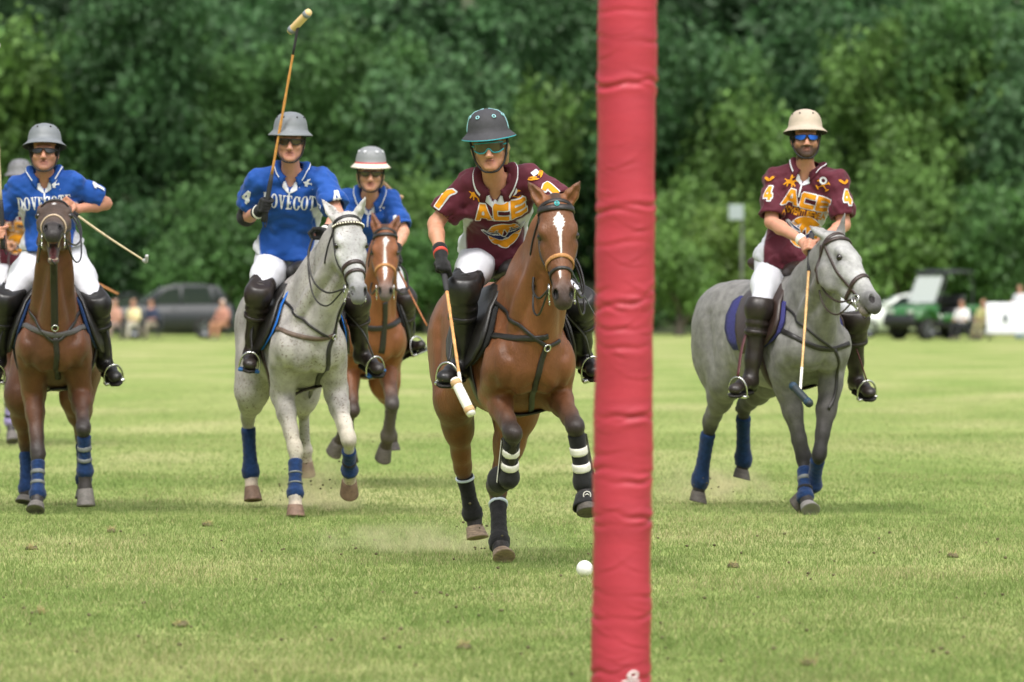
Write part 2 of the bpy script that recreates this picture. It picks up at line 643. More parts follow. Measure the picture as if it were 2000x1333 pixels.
def field_material():
    m = bpy.data.materials.new('turf')
    m.use_nodes = True
    N, L = m.node_tree.nodes, m.node_tree.links
    b = N['Principled BSDF']
    b.inputs['Roughness'].default_value = .9
    b.inputs['Specular IOR Level'].default_value = .1
    g = N.new('ShaderNodeNewGeometry')
    def noise(scale, stretch, det=6):
        mp = N.new('ShaderNodeMapping'); mp.inputs['Scale'].default_value = stretch
        L.new(g.outputs['Position'], mp.inputs['Vector'])
        z = N.new('ShaderNodeTexNoise'); z.inputs['Scale'].default_value = scale; z.inputs['Detail'].default_value = det
        L.new(mp.outputs[0], z.inputs['Vector'])
        return z.outputs['Fac']
    def ramp(v, stops):
        r = N.new('ShaderNodeValToRGB')
        r.color_ramp.elements[0].position, r.color_ramp.elements[0].color = stops[0][0], (*stops[0][1], 1)
        r.color_ramp.elements[1].position, r.color_ramp.elements[1].color = stops[-1][0], (*stops[-1][1], 1)
        for p, c in stops[1:-1]:
            e = r.color_ramp.elements.new(p); e.color = (*c, 1)
        L.new(v, r.inputs[0]); return r.outputs[0]
    def mix(f, a, c, bl='MIX'):
        x = N.new('ShaderNodeMix'); x.data_type = 'RGBA'; x.blend_type = bl
        if isinstance(f, float): x.inputs['Factor'].default_value = f
        else: L.new(f, x.inputs['Factor'])
        L.new(a, x.inputs[6]); L.new(c, x.inputs[7]); return x.outputs[2]
    base = ramp(noise(.5, (1, .35, 1)), [(.32, (.188, .262, .070)), (.5, (.254, .307, .103)), (.68, (.333, .345, .150))])
    fine = ramp(noise(9, (1, .5, 1), 8), [(.3, (.72, .74, .66)), (.5, (1, 1, 1)), (.72, (1.22, 1.18, 1.15))])
    c = mix(1.0, base, fine, 'MULTIPLY')
    # mowing bands across the field
    sx = N.new('ShaderNodeSeparateXYZ'); L.new(g.outputs['Position'], sx.inputs[0])
    w = N.new('ShaderNodeMath'); w.operation = 'MULTIPLY'; w.inputs[1].default_value = 2 * math.pi / 9.0
    L.new(sx.outputs['Y'], w.inputs[0])
    s = N.new('ShaderNodeMath'); s.operation = 'SINE'; L.new(w.outputs[0], s.inputs[0])
    band = ramp(s.outputs[0], [(.35, (.95, .96, .93)), (.65, (1.05, 1.04, 1.05))])
    c = mix(1.0, c, band, 'MULTIPLY')
    L.new(c, b.inputs['Base Color'])
    bp = N.new('ShaderNodeBump'); bp.inputs['Strength'].default_value = .8; bp.inputs['Distance'].default_value = .03
    L.new(noise(22, (1, 1, 1), 6), bp.inputs['Height']); L.new(bp.outputs[0], b.inputs['Normal'])
    return m

def build_field():
    ys = np.concatenate([np.linspace(-60, 44, 14), np.linspace(46, 180, 60), np.linspace(184, 200, 4)])
    xs = np.linspace(-160, 160, 9)
    v = [(x, y, float(ground_z(y))) for y in ys for x in xs]
    n = len(xs)
    f = [(i * n + j, i * n + j + 1, (i + 1) * n + j + 1, (i + 1) * n + j) for i in range(len(ys) - 1) for j in range(n - 1)]
    obj('ground', v, f, field_material(), kind='structure', label='mown green polo field with pale worn bands')
    # blades of short turf, near enough to be seen singly
    rs = np.random.RandomState(7)
    V_, C_ = [], []
    for (y0, y1, dens) in ((18.6, 24, 3900), (24, 29, 3300), (29, 35, 2200), (35, 43, 1300), (43, 54, 600), (54, 66, 220), (66, 82, 70)):
        hw0 = 1000 * y1 / F + 2.0
        area = 2 * hw0 * (y1 - y0)
        n = int(area * dens)
        x = rs.uniform(-hw0, hw0, n); y = rs.uniform(y0, y1, n)
        ok = np.abs(x) < 1000 * y / F + 1.7
        x, y = x[ok], y[ok]; n = len(x)
        cl = patch_noise(x, y, 3, 5.5); dry = patch_noise(x, y, 11, 1.7); mid = patch_noise(x, y, 5, 17)
        h = (.012 + .020 * rs.rand(n)) * (.65 + .7 * cl)
        wd = .0013 + .0014 * rs.rand(n)
        az = rs.rand(n) * 6.28
        lean = h * (.25 + .85 * rs.rand(n))
        la = rs.rand(n) * 6.28
        z = ground_z(y)
        a = np.stack([x - np.cos(az) * wd, y - np.sin(az) * wd, z - .003], 1)
        b = np.stack([x + np.cos(az) * wd, y + np.sin(az) * wd, z - .003], 1)
        c = np.stack([x + np.cos(la) * lean, y + np.sin(la) * lean, z + h], 1)
        V_.append(np.stack([a, b, c], 1).reshape(-1, 3))
        t = rs.rand(n)
        g1, g2, g3 = V(.142, .233, .058), V(.266, .326, .109), V(.45, .41, .22)
        w = np.clip(.12 + .40 * dry + .30 * mid + .35 * (t - .5), 0, 1)[:, None]
        col = g1 * (1 - w) + g2 * w
        straw = (rs.rand(n) < .09 + .55 * np.clip(dry - .45, 0, 1))[:, None]
        col = np.where(straw, g3 * (.7 + .6 * rs.rand(n, 1)), col * (.8 + .4 * rs.rand(n, 1)))
        C_.append(np.repeat(col, 3, 0))
    vv = np.concatenate(V_); cc = np.concatenate(C_)
    ff = np.arange(len(vv), dtype=np.int32).reshape(-1, 3)
    gm = mat('grass_blade', (.1, .2, .03), attr=True, rough=.7, spec=.2)
    nt = gm.node_tree; p = nt.nodes['Principled BSDF']
    tr = nt.nodes.new('ShaderNodeBsdfTranslucent'); ms = nt.nodes.new('ShaderNodeMixShader'); ms.inputs[0].default_value = .4
    nt.links.new(p.inputs['Base Color'].links[0].from_socket, tr.inputs['Color'])
    nt.links.new(p.outputs[0], ms.inputs[1]); nt.links.new(tr.outputs[0], ms.inputs[2])
    nt.links.new(ms.outputs[0], nt.nodes['Material Output'].inputs['Surface'])
    obj('grass', vv, ff, gm, cols=cc, kind='stuff', label='short green and straw coloured turf blades', category='grass', smooth=False)
    # loose crumbs of earth kicked out of the turf
    rs2 = random.Random(5)
    k = Buf()
    for i in range(170):
        y = rs2.uniform(20.5, 33); hw = 1000 * y / F + .5
        x = rs2.uniform(-hw, hw); r = rs2.uniform(.004, .011)
        k.add(clod(V(x, y, r * .6 + .012), r, rs2))
    k.make('earth_crumbs', M_EARTH, kind='stuff', label='crumbs of brown earth scattered over the turf', category='earth')
    # the larger torn-up divots, one by one
    D = [(60, 1075, .075, 'largest dark divot on the turf at the far left'), (80, 1202, .06, 'brown divot at the left, lower than the largest one'),
         (350, 1226, .06, 'reddish brown divot in the lower left of the turf'), (216, 1041, .05, 'dark divot just below the leftmost horse hooves'),
         (452, 1156, .05, 'flat tan divot in the turf below the flea-bitten grey horse'), (405, 1029, .055, 'low brown divot right of the leftmost horse, behind the others'),
         (905, 1270, .05, 'dark divot near the bottom, left of the red post'), (720, 1081, .05, 'small divot in front of the galloping bay horse dust'),
         (1580, 1302, .07, 'brown divot at the bottom right of the red post'), (1432, 1110, .05, 'reddish divot between the red post and the right grey horse'),
         (1862, 1090, .05, 'small tan divot at the right of the turf'), (1705, 1140, .05, 'faint divot below the grey horse at the right')]
    for px, py, r, lab in D[:4] + D[5:6] + D[6:7] + D[8:11]:
        r *= .65
        d = F * CAM_H / (py - HORIZON)
        c = W(px, py, d); c[2] = 0
        kb = Buf()
        for i in range(rs2.randint(6, 14)):
            q = c + V(rs2.uniform(-r, r) * .48, rs2.uniform(-r, r) * .48, .008)
            kb.add(clod(q, rs2.uniform(.010, .022), rs2, rs2.uniform(.5, 1.0)))
        kb.add(clod(c + V(0, 0, .006), r * .5, rs2, .34))
        for i in range(34):
            q = c + V(rs2.gauss(0, r * .24), rs2.gauss(0, r * .24), .0)
            kb.add(tube([q, q + V(rs2.uniform(-.03, .03), rs2.uniform(-.03, .03), rs2.uniform(.01, .045))], [.0025, .0008], 4), 1)
        kb.make('turf_divot', [M_EARTH, M_DRYGRASS], base=c, label=lab, category='divot', group='divots torn out of the turf')

M_EARTH = mat('earth', (.125, .11, .06), rough=.95, spec=.1, var=.45, vscale=25)
M_DRYGRASS = mat('dry_grass', (.34, .29, .13), rough=.9, spec=.1, var=.3, vscale=20)
def clod(c, r, rs, flat=.7):
    v, f = ball((0, 0, 0), 1.0, 7, 5)
    o = [np.asarray(c) + V(p[0], p[1], p[2] * flat) * r * rs.uniform(.65, 1.25) for p in v]
    return o, f

# ================================================================== goal post and ball
def build_post():
    d = 20.0
    base = W(1212, 1371, d); base[2] = 0
    lean = 13.5 / 1333.0
    r0 = 56.0 * d / F
    M_RED = mat('red_vinyl', (.40, .036, .056), rough=.45, spec=.35, var=.12, vscale=5, bump=.12, bscale=30, stretch=(.5, .5, 2.2))
    root = empty('goal_post', base, 'red padded goal post standing in the foreground, cropped at top and bottom', 'goal post')
    obj('pole', *tube([base + V(lean * z, 0, z) for z in (0, .1, 1, 2, 3.3)], .045, 16), mat('pole_white', (.7, .7, .68), rough=.4), root)
    nz, na = 640, 72
    z0, z1 = .0, 3.05
    zz = np.linspace(z0, z1, nz)[:, None]; aa = np.linspace(0, 2 * math.pi, na, endpoint=False)[None, :]
    rad = np.full((nz, na), r0)
    rs = np.random.RandomState(2)
    pz = lambda py: CAM_H - (py - HORIZON) * d / F
    # pinched creases where the padding folds on itself (photograph rows)
    cre = [(165, .012, 2), (172, .012, 1.6), (398, .009, 1.5), (418, .010, 1.2), (480, .004, 1), (572, .007, 3), (590, .010, 2.2), (606, .008, 2.6), (640, .006, 2),
           (676, .006, 2), (810, .009, 1.6), (820, .007, 2), (888, .005, 1.4), (922, .010, 1.2), (938, .008, 2), (1008, .011, 2.2), (1022, .010, 1.3), (1160, .006, 1.5), (1204, .011, 1.3), (1318, .010, 2), (80, .005, 1.5), (20, .004, 1), (-60, .01, 2)]
    for py, amp, fr in cre:
        c = pz(py)
        ph = rs.rand() * 6.28
        line = c + .010 * np.sin(aa * fr + ph) + .005 * np.sin(aa * (fr * 2 + 1) + ph * 2)
        wv = .55 + .45 * np.sin(aa * (1 + fr * .5) + ph * 3)
        dz = (zz - line)
        amp *= .58
        rad += -amp * wv * np.exp(-(dz / .0075) ** 2) + amp * .55 * wv * np.exp(-((dz - .019) / .014) ** 2) + amp * .45 * wv * np.exp(-((dz + .019) / .014) ** 2)
    for i in range(150):     # small slanting wrinkles
        c = rs.uniform(.05, 2.7); a0 = rs.rand() * 6.28; sl = rs.uniform(-.06, .06); ln = rs.uniform(.3, .9); am = rs.uniform(.0004, .0022)
        if c > 1.45 and rs.rand() < .35: continue
        da = np.angle(np.exp(1j * (aa - a0)))
        dz = zz - c - sl * da - .012 * np.sin(da * 3 + a0)
        rad += -am * np.exp(-(da / ln) ** 2) * (np.exp(-(dz / .005) ** 2) - .6 * np.exp(-((dz - .012) / .009) ** 2))
    rad += .0016 * np.sin(zz * 9 + aa * 2) + .0012 * np.sin(zz * 23 + aa)
    fl = 1 + .035 * np.cos(aa * 2 + 1.0)
    X = base[0] + lean * zz + rad * fl * np.cos(aa); Y = base[1] + rad * fl * np.sin(aa); Z = np.broadcast_to(zz, X.shape)
    v = np.stack([X, Y, Z], 2).reshape(-1, 3)
    i, j = np.meshgrid(np.arange(nz - 1), np.arange(na), indexing='ij')
    q = np.stack([i * na + j, i * na + (j + 1) % na, (i + 1) * na + (j + 1) % na, (i + 1) * na + j], 2).reshape(-1, 4)
    pad = obj('padded_cover', v, q, M_RED, root)
    # scuffed white print low on the cover
    M_PRINT = mat('worn_white_print', (.75, .72, .72), rough=.6)
    k = Buf()
    for pts, r in (([(1225, 1320), (1230, 1312), (1238, 1309), (1245, 1314)], .0042), ([(1226, 1318), (1236, 1322), (1245, 1317)], .004), ([(1214, 1330), (1224, 1327), (1236, 1329), (1248, 1327)], .0035)):
        P = []
        for px, py in pts:
            x = (px - 1000) * d / F; z = pz(py)
            xr = (x - base[0] - lean * z) / r0
            P.append(V(x, base[1] - r0 * math.sqrt(max(0, 1 - xr * xr)) * 1.0 - .004, z))
        k.add(tube(catmull(P, 6), r, 6))
    k.make('printed_mark', M_PRINT, pad)

def build_ball():
    d = F * CAM_H / (1127 - HORIZON)
    c = W(1142, 1110, d); r = .0415; c[2] = r - .002
    v, f = ball(c, r, 40, 28)
    rs = np.random.RandomState(3)
    v = np.array(v)
    obj('polo_ball', v, f, mat('ball_white', (.72, .72, .70), rough=.5, var=.10, vscale=60, bump=.12, bscale=90), base=V(c[0], c[1], 0),
        label='white polo ball lying on the turf beside the red post', category='ball')

# ================================================================== trees
def crown_mesh(name, seed, rx, rz, nclump, nleaf, leaf, sparse=0.0):
    """leaf clumps spread through a crown; unit height rz up from the origin. Returns mesh"""
    rs = np.random.RandomState(seed)
    C, Rr = [], []
    lobes = [(rs.uniform(-.5, .5) * rx, rs.uniform(-.5, .5) * rx, rz * rs.uniform(.25, .85), rs.uniform(.35, .6) * rx) for _ in range(9)]
    lobes.append((0, 0, rz * .5, rx * .7))
    while len(C) < nclump:
        lx, ly, lz, lr = lobes[rs.randint(len(lobes))]
        p = rs.randn(3); p /= np.linalg.norm(p)
        rr = lr * (.55 + .5 * rs.rand())
        q = V(lx, ly, lz) + p * V(rr, rr, rr * .75)
        if q[2] < rz * .02: continue
        C.append(q); Rr.append(rs.uniform(.45, 1.15) * (rx / 3.0) ** .5)
    C = np.array(C); Rr = np.array(Rr)
    n = nclump * nleaf
    ci = np.repeat(np.arange(nclump), nleaf)
    dirs = rs.randn(n, 3); dirs /= np.linalg.norm(dirs, axis=1)[:, None]
    pos = C[ci] + dirs * (Rr[ci] * rs.rand(n) ** .45)[:, None] * V(1.0, 1.0, 1.05)
    nor = dirs + rs.randn(n, 3) * .6 + V(0, 0, .3); nor /= np.linalg.norm(nor, axis=1)[:, None]
    t = np.cross(nor, rs.randn(n, 3)); t /= np.linalg.norm(t, axis=1)[:, None]
    s = np.cross(nor, t)
    L = leaf * (.6 + .8 * rs.rand(n))[:, None]
    a = pos - t * L * .6; b = pos + s * L * .32; c = pos + t * L * .6; d = pos - s * L * .32
    v = np.stack([a, b, c, d], 1).reshape(-1, 3)
    f = np.arange(4 * n, dtype=np.int32).reshape(-1, 4)
    col = np.repeat((.6 + .8 * rs.rand(nclump))[ci] * (.75 + .5 * rs.rand(n)), 4)
    return v, f, np.stack([col, col, col], 1)

def leaf_material(name, c):
    m = bpy.data.materials.new(name); m.use_nodes = True
    N, L = m.node_tree.nodes, m.node_tree.links
    p = N['Principled BSDF']; p.inputs['Roughness'].default_value = .55; p.inputs['Specular IOR Level'].default_value = .3
    at = N.new('ShaderNodeAttribute'); at.attribute_name = 'Col'
    mx = N.new('ShaderNodeMix'); mx.data_type = 'RGBA'; mx.blend_type = 'MULTIPLY'; mx.inputs['Factor'].default_value = 1
    mx.inputs[6].default_value = (*c, 1); L.new(at.outputs['Color'], mx.inputs[7])
    L.new(mx.outputs[2], p.inputs['Base Color'])
    tr = N.new('ShaderNodeBsdfTranslucent'); ms = N.new('ShaderNodeMixShader'); ms.inputs[0].default_value = .35
    L.new(mx.outputs[2], tr.inputs['Color']); L.new(p.outputs[0], ms.inputs[1]); L.new(tr.outputs[0], ms.inputs[2])
    L.new(ms.outputs[0], N['Material Output'].inputs['Surface'])
    return m

def build_trees():
    M_BARK = mat('bark', (.10, .085, .07), rough=.9, var=.4, vscale=6, bump=.6, bscale=14, stretch=(1, 1, .25))
    greens = {'deep': leaf_material('leaf_deep', (.044, .108, .036)), 'mid': leaf_material('leaf_mid', (.074, .165, .046)),
              'light': leaf_material('leaf_light', (.118, .222, .052)), 'blue': leaf_material('leaf_blue', (.078, .165, .066)),
              'yellow': leaf_material('leaf_yellow', (.140, .232, .050))}
    shapes = []
    for i, (rx, rz, nc, nl, lf) in enumerate(((3.2, 7.5, 210, 58, .23), (2.8, 8.5, 200, 58, .21), (3.6, 6.5, 220, 58, .24), (2.2, 3.6, 150, 46, .18), (1.6, 2.2, 110, 40, .16), (3.0, 5.0, 190, 52, .21), (3.2, 7.5, 170, 17, .40), (2.8, 8.5, 170, 17, .40), (3.6, 6.5, 170, 17, .42), (1.6, 2.2, 90, 16, .24))):
        v, f, c = crown_mesh('crown', 20 + i, rx, rz, nc, nl, lf)
        shapes.append((v, f, c, rx, rz))
    cache = {}
    def crown(shape, tone):
        if (shape, tone) not in cache:
            v, f, c, rx, rz = shapes[shape]
            o = obj('crown', v, f, greens[tone], cols=c, smooth=False)
            cache[shape, tone] = o.data
            bpy.data.objects.remove(o)
        return cache[shape, tone]
    rr = random.Random(12)
    def tree(name, px, base_py, d, shape, tone, label, scale, cat='tree', trunk=1.2, zoff=None):
        z = float(CAM_H - (base_py - HORIZON) * d / F) if zoff is None else zoff
        p = W(px, 600, d); p[2] = z
        root = empty(name, p, label, cat, 'trees and bushes along the edge of the field')
        o = bpy.data.objects.new('crown', crown(shape, tone)); COL.objects.link(o); o.parent = root
        o.location = (0, 0, trunk * scale); o.scale = (scale, scale, scale * 1.25); o.rotation_euler = (0, 0, rr.uniform(0, 6.28))
        rz = shapes[shape][4]
        k = Buf()
        h = trunk * scale + rz * scale * .6
        pts = [p + V(rr.uniform(-.15, .15) * t, rr.uniform(-.1, .1) * t, h * t - .3) for t in (0, .3, .6, 1)]
        k.add(tube(catmull(pts, 4), [.20 * scale, .15 * scale, .10 * scale, .03], 8))
        for i in range(5):
            a = pts[1 + i % 2]; an = rr.uniform(0, 6.28)
            e = a + V(math.cos(an), math.sin(an), .8) * rr.uniform(1.0, 2.2) * scale * .7
            k.add(tube(catmull([a, lerp(a, e, .5) + V(0, 0, .15), e], 4), [.08 * scale, .02], 6))
        k.make('trunk', M_BARK, root)
        return root
    G = float(ground_z(190))
    # front row: bushes and low trees right behind the parked vehicles; (pixel x, d, shape, tone, scale, label)
    A = [(60, 196, 5, 'mid', .95, 'mid green bushy tree behind the leftmost rider'),
         (250, 199, 3, 'deep', 1.0, 'dark green bush above the front of the parked dark vehicle'),
         (395, 197, 3, 'mid', 1.1, 'mid green bush above the rear of the parked dark vehicle'),
         (840, 195, 4, 'mid', 1.0, 'small round bush right of the braided rider'),
         (790, 199, 3, 'light', 1.15, 'light green bush behind the braided rider'),
         (640, 198, 3, 'mid', 1.2, 'mid green bush behind the two riders in blue at the middle'),
         (1325, 192, 4, 'light', 1.05, 'pale green bush just right of the red post, low at the field edge'),
         (1440, 197, 3, 'yellow', .95, 'yellow green bush below the white box on the post'),
         (1560, 198, 5, 'light', .8, 'light green mounded bush behind the rider on the right grey horse'),
         (1745, 196, 3, 'light', 1.25, 'light green vine covered mound left of the utility cart'),
         (1860, 198, 5, 'mid', .85, 'mid green mound of foliage above the utility cart'),
         (1975, 195, 3, 'mid', 1.1, 'mid green bush behind the person standing at the right edge'),
         (1340, 203, 5, 'light', 1.0, 'light green mound of leaves right of the red post, halfway up'),
         (960, 200, 3, 'mid', 1.2, 'mid green bush behind the galloping bay horse')]
    for px, d, sh, tone, sc, lab in A:
        tree('bush' if sh in (3, 4) else 'broadleaf_tree', px, 0, d, sh, tone, lab, sc, 'bush' if sh in (3, 4) else 'tree', .35, zoff=G)
    Bt = [(-40, 206, 0, 'light', 1.15, 'light green tree at the far left edge'), (110, 206, 1, 'mid', 1.05, 'mid green tree behind the leftmost helmet'),
          (268, 205, 1, 'deep', 1.25, 'tree darkened in colour for the shaded gap left of the raised mallet'), (430, 208, 0, 'mid', 1.05, 'mid green tree just left of the raised mallet'),  # first deep tree: dark leaf colour stands in for a shaded hollow
          (560, 211, 2, 'blue', 1.25, 'bluish green tree behind the raised mallet'), (700, 206, 1, 'mid', 1.05, 'tall mid green tree above the red banded helmet'),
          (850, 204, 0, 'blue', 1.0, 'bluish green tree between the red banded helmet and the teal rimmed one'), (985, 207, 5, 'light', 1.3, 'light green tree above the teal rimmed helmet'),
          (1120, 212, 1, 'deep', 1.15, 'dark green tree just left of the red post'), (1270, 209, 2, 'deep', 1.15, 'dark green tree behind the top of the red post'),
          (1400, 208, 1, 'mid', .95, 'mid green tree between the red post and the tan helmet'), (1500, 206, 5, 'light', 1.25, 'light green tree behind the tan helmet'),
          (1640, 213, 2, 'deep', 1.2, 'dark green tree right of the tan helmet'), (1790, 207, 0, 'light', 1.05, 'light green tree at the upper right'),
          (1880, 208, 1, 'mid', 1.2, 'mid green tree second from the right edge'), (2010, 205, 2, 'blue', 1.2, 'greyish green tree cut off by the right edge')]
    for px, d, sh, tone, sc, lab in Bt:
        tree('broadleaf_tree', px, 0, d, sh, tone, lab, sc, 'tree', .5, zoff=G + (d - 200) * .15)
    # the wood on the slope behind, one mass; leaf colour darkened so the gaps read as shade
    vs, fs, cs = [], [], []
    o = 0
    rs = np.random.RandomState(31)
    for row, (y, z) in enumerate(((221, 4.0), (230, 6.0), (241, 9.0))):
        for x in np.arange(-48, 49, 4.8):
            v, f, c, rx, rz = shapes[6 + rs.randint(3)]
            k = rs.uniform(.95, 1.3)
            an = rs.rand() * 6.28
            v2 = np.stack([v[:, 0] * math.cos(an) - v[:, 1] * math.sin(an), v[:, 0] * math.sin(an) + v[:, 1] * math.cos(an), v[:, 2]], 1) * k
            vs.append(v2 + V(x + rs.uniform(-1.5, 1.5), y + rs.uniform(-2, 2), z - 1.0))
            fs.append(f + o); o += len(v)
            cs.append(c * rs.uniform(.5, 1.5) * (1 if abs(x) < 34 else .9))
    obj('wood', np.concatenate(vs), np.concatenate(fs), greens['deep'], cols=np.concatenate(cs), kind='stuff', smooth=False,
        label='dense green wood covering the slope behind the field', category='wood')
    # low undergrowth closing the foot of the trees
    vs, fs, cs = [], [], []; o = 0
    for x in np.arange(-40, 41, 2.0):
        v, f, c, rx, rz = shapes[9]
        k = rs.uniform(.55, .95); an = rs.rand() * 6.28
        v2 = np.stack([v[:, 0] * math.cos(an) - v[:, 1] * math.sin(an), v[:, 0] * math.sin(an) + v[:, 1] * math.cos(an), v[:, 2]], 1) * k
        vs.append(v2 + V(x + rs.uniform(-.6, .6), 201 + rs.uniform(-2, 2), G - .15)); fs.append(f + o); o += len(v); cs.append(c * rs.uniform(.7, 1.3))
    obj('undergrowth', np.concatenate(vs), np.concatenate(fs), greens['mid'], cols=np.concatenate(cs), kind='stuff', smooth=False,
        label='low tangled undergrowth along the foot of the trees', category='undergrowth')
    # the hillside itself
    ys = np.linspace(196, 420, 24); xs = np.linspace(-220, 220, 30)
    hz = lambda y: G - .1 + np.clip(y - 198, 0, None) * .17
    v = [(x, y, float(hz(y)) + .4 * math.sin(x * .3 + y * .2)) for y in ys for x in xs]
    n = len(xs)
    f = [(i * n + j, i * n + j + 1, (i + 1) * n + j + 1, (i + 1) * n + j) for i in range(len(ys) - 1) for j in range(n - 1)]
    obj('hill', v, f, mat('hill_floor', (.045, .06, .025), rough=.95, var=.4, vscale=.4), kind='structure', label='wooded slope rising behind the field')
# ================================================================== horses
M_LEATHER = mat('black_leather', (.018, .016, .015), rough=.42, spec=.5, var=.25, vscale=30, bump=.15, bscale=120)
M_BROWNLEATHER = mat('dark_brown_leather', (.035, .02, .016), rough=.4, spec=.5, var=.3, vscale=30, bump=.15, bscale=120)
M_TANLEATHER = mat('tan_leather', (.42, .20, .07), rough=.55, var=.25, vscale=60, bump=.4, bscale=200)
M_STEEL = mat('steel', (.62, .62, .60), rough=.25, metal=1.0)
M_BRASS = mat('brass', (.62, .45, .16), rough=.3, metal=1.0)
M_HOOFDARK = mat('hoof_dark', (.075, .065, .055), rough=.6, var=.4, vscale=30, bump=.3, bscale=90, stretch=(1, 1, 5))
M_HOOFPALE = mat('hoof_pale', (.26, .19, .13), rough=.6, var=.4, vscale=25, bump=.3, bscale=90, stretch=(1, 1, 5))
M_EYE = mat('horse_eye', (.012, .008, .006), rough=.08, spec=.7)
M_BLACKCLOTH = mat('black_cloth', (.016, .016, .017), rough=.85, spec=.2, var=.3, vscale=40, bump=.3, bscale=200, sheen=.1)
M_NAVYCLOTH = mat('navy_wrap', (.010, .030, .095), rough=.9, spec=.15, var=.3, vscale=40, bump=.35, bscale=160, sheen=.15)
M_GREYSTRAP = mat('grey_strap', (.16, .17, .17), rough=.8, var=.2, vscale=40)
M_WHITESTRAP = mat('white_strap', (.72, .70, .64), rough=.6, var=.12, vscale=40)

def coat_material(name, grey):
    if grey == 'dapple':
        return mat(name, (.5, .5, .5), attr=True, rough=.6, spec=.25, var=.26, vscale=15, bump=.25, bscale=90, sheen=.05)
    if grey:
        return mat(name, (.5, .5, .5), attr=True, rough=.6, spec=.25, var=.30, vscale=7, bump=.25, bscale=90, sheen=.05,
                   speckle=(70, .95, (.15, .11, .09)))
    return mat(name, (.2, .1, .05), attr=True, rough=.45, spec=.32, var=.32, vscale=5, bump=.34, bscale=110, sheen=.03, stretch=(1, 1, .45))

def flipfix(v, q):
    a, b, c = v[q[:, 0]], v[q[:, 1]], v[q[:, 2]]
    vol = np.einsum('ij,ij->i', a, np.cross(b, c)).sum() + np.einsum('ij,ij->i', a, np.cross(c, v[q[:, 3]])).sum()
    return q if vol > 0 else q[:, ::-1]

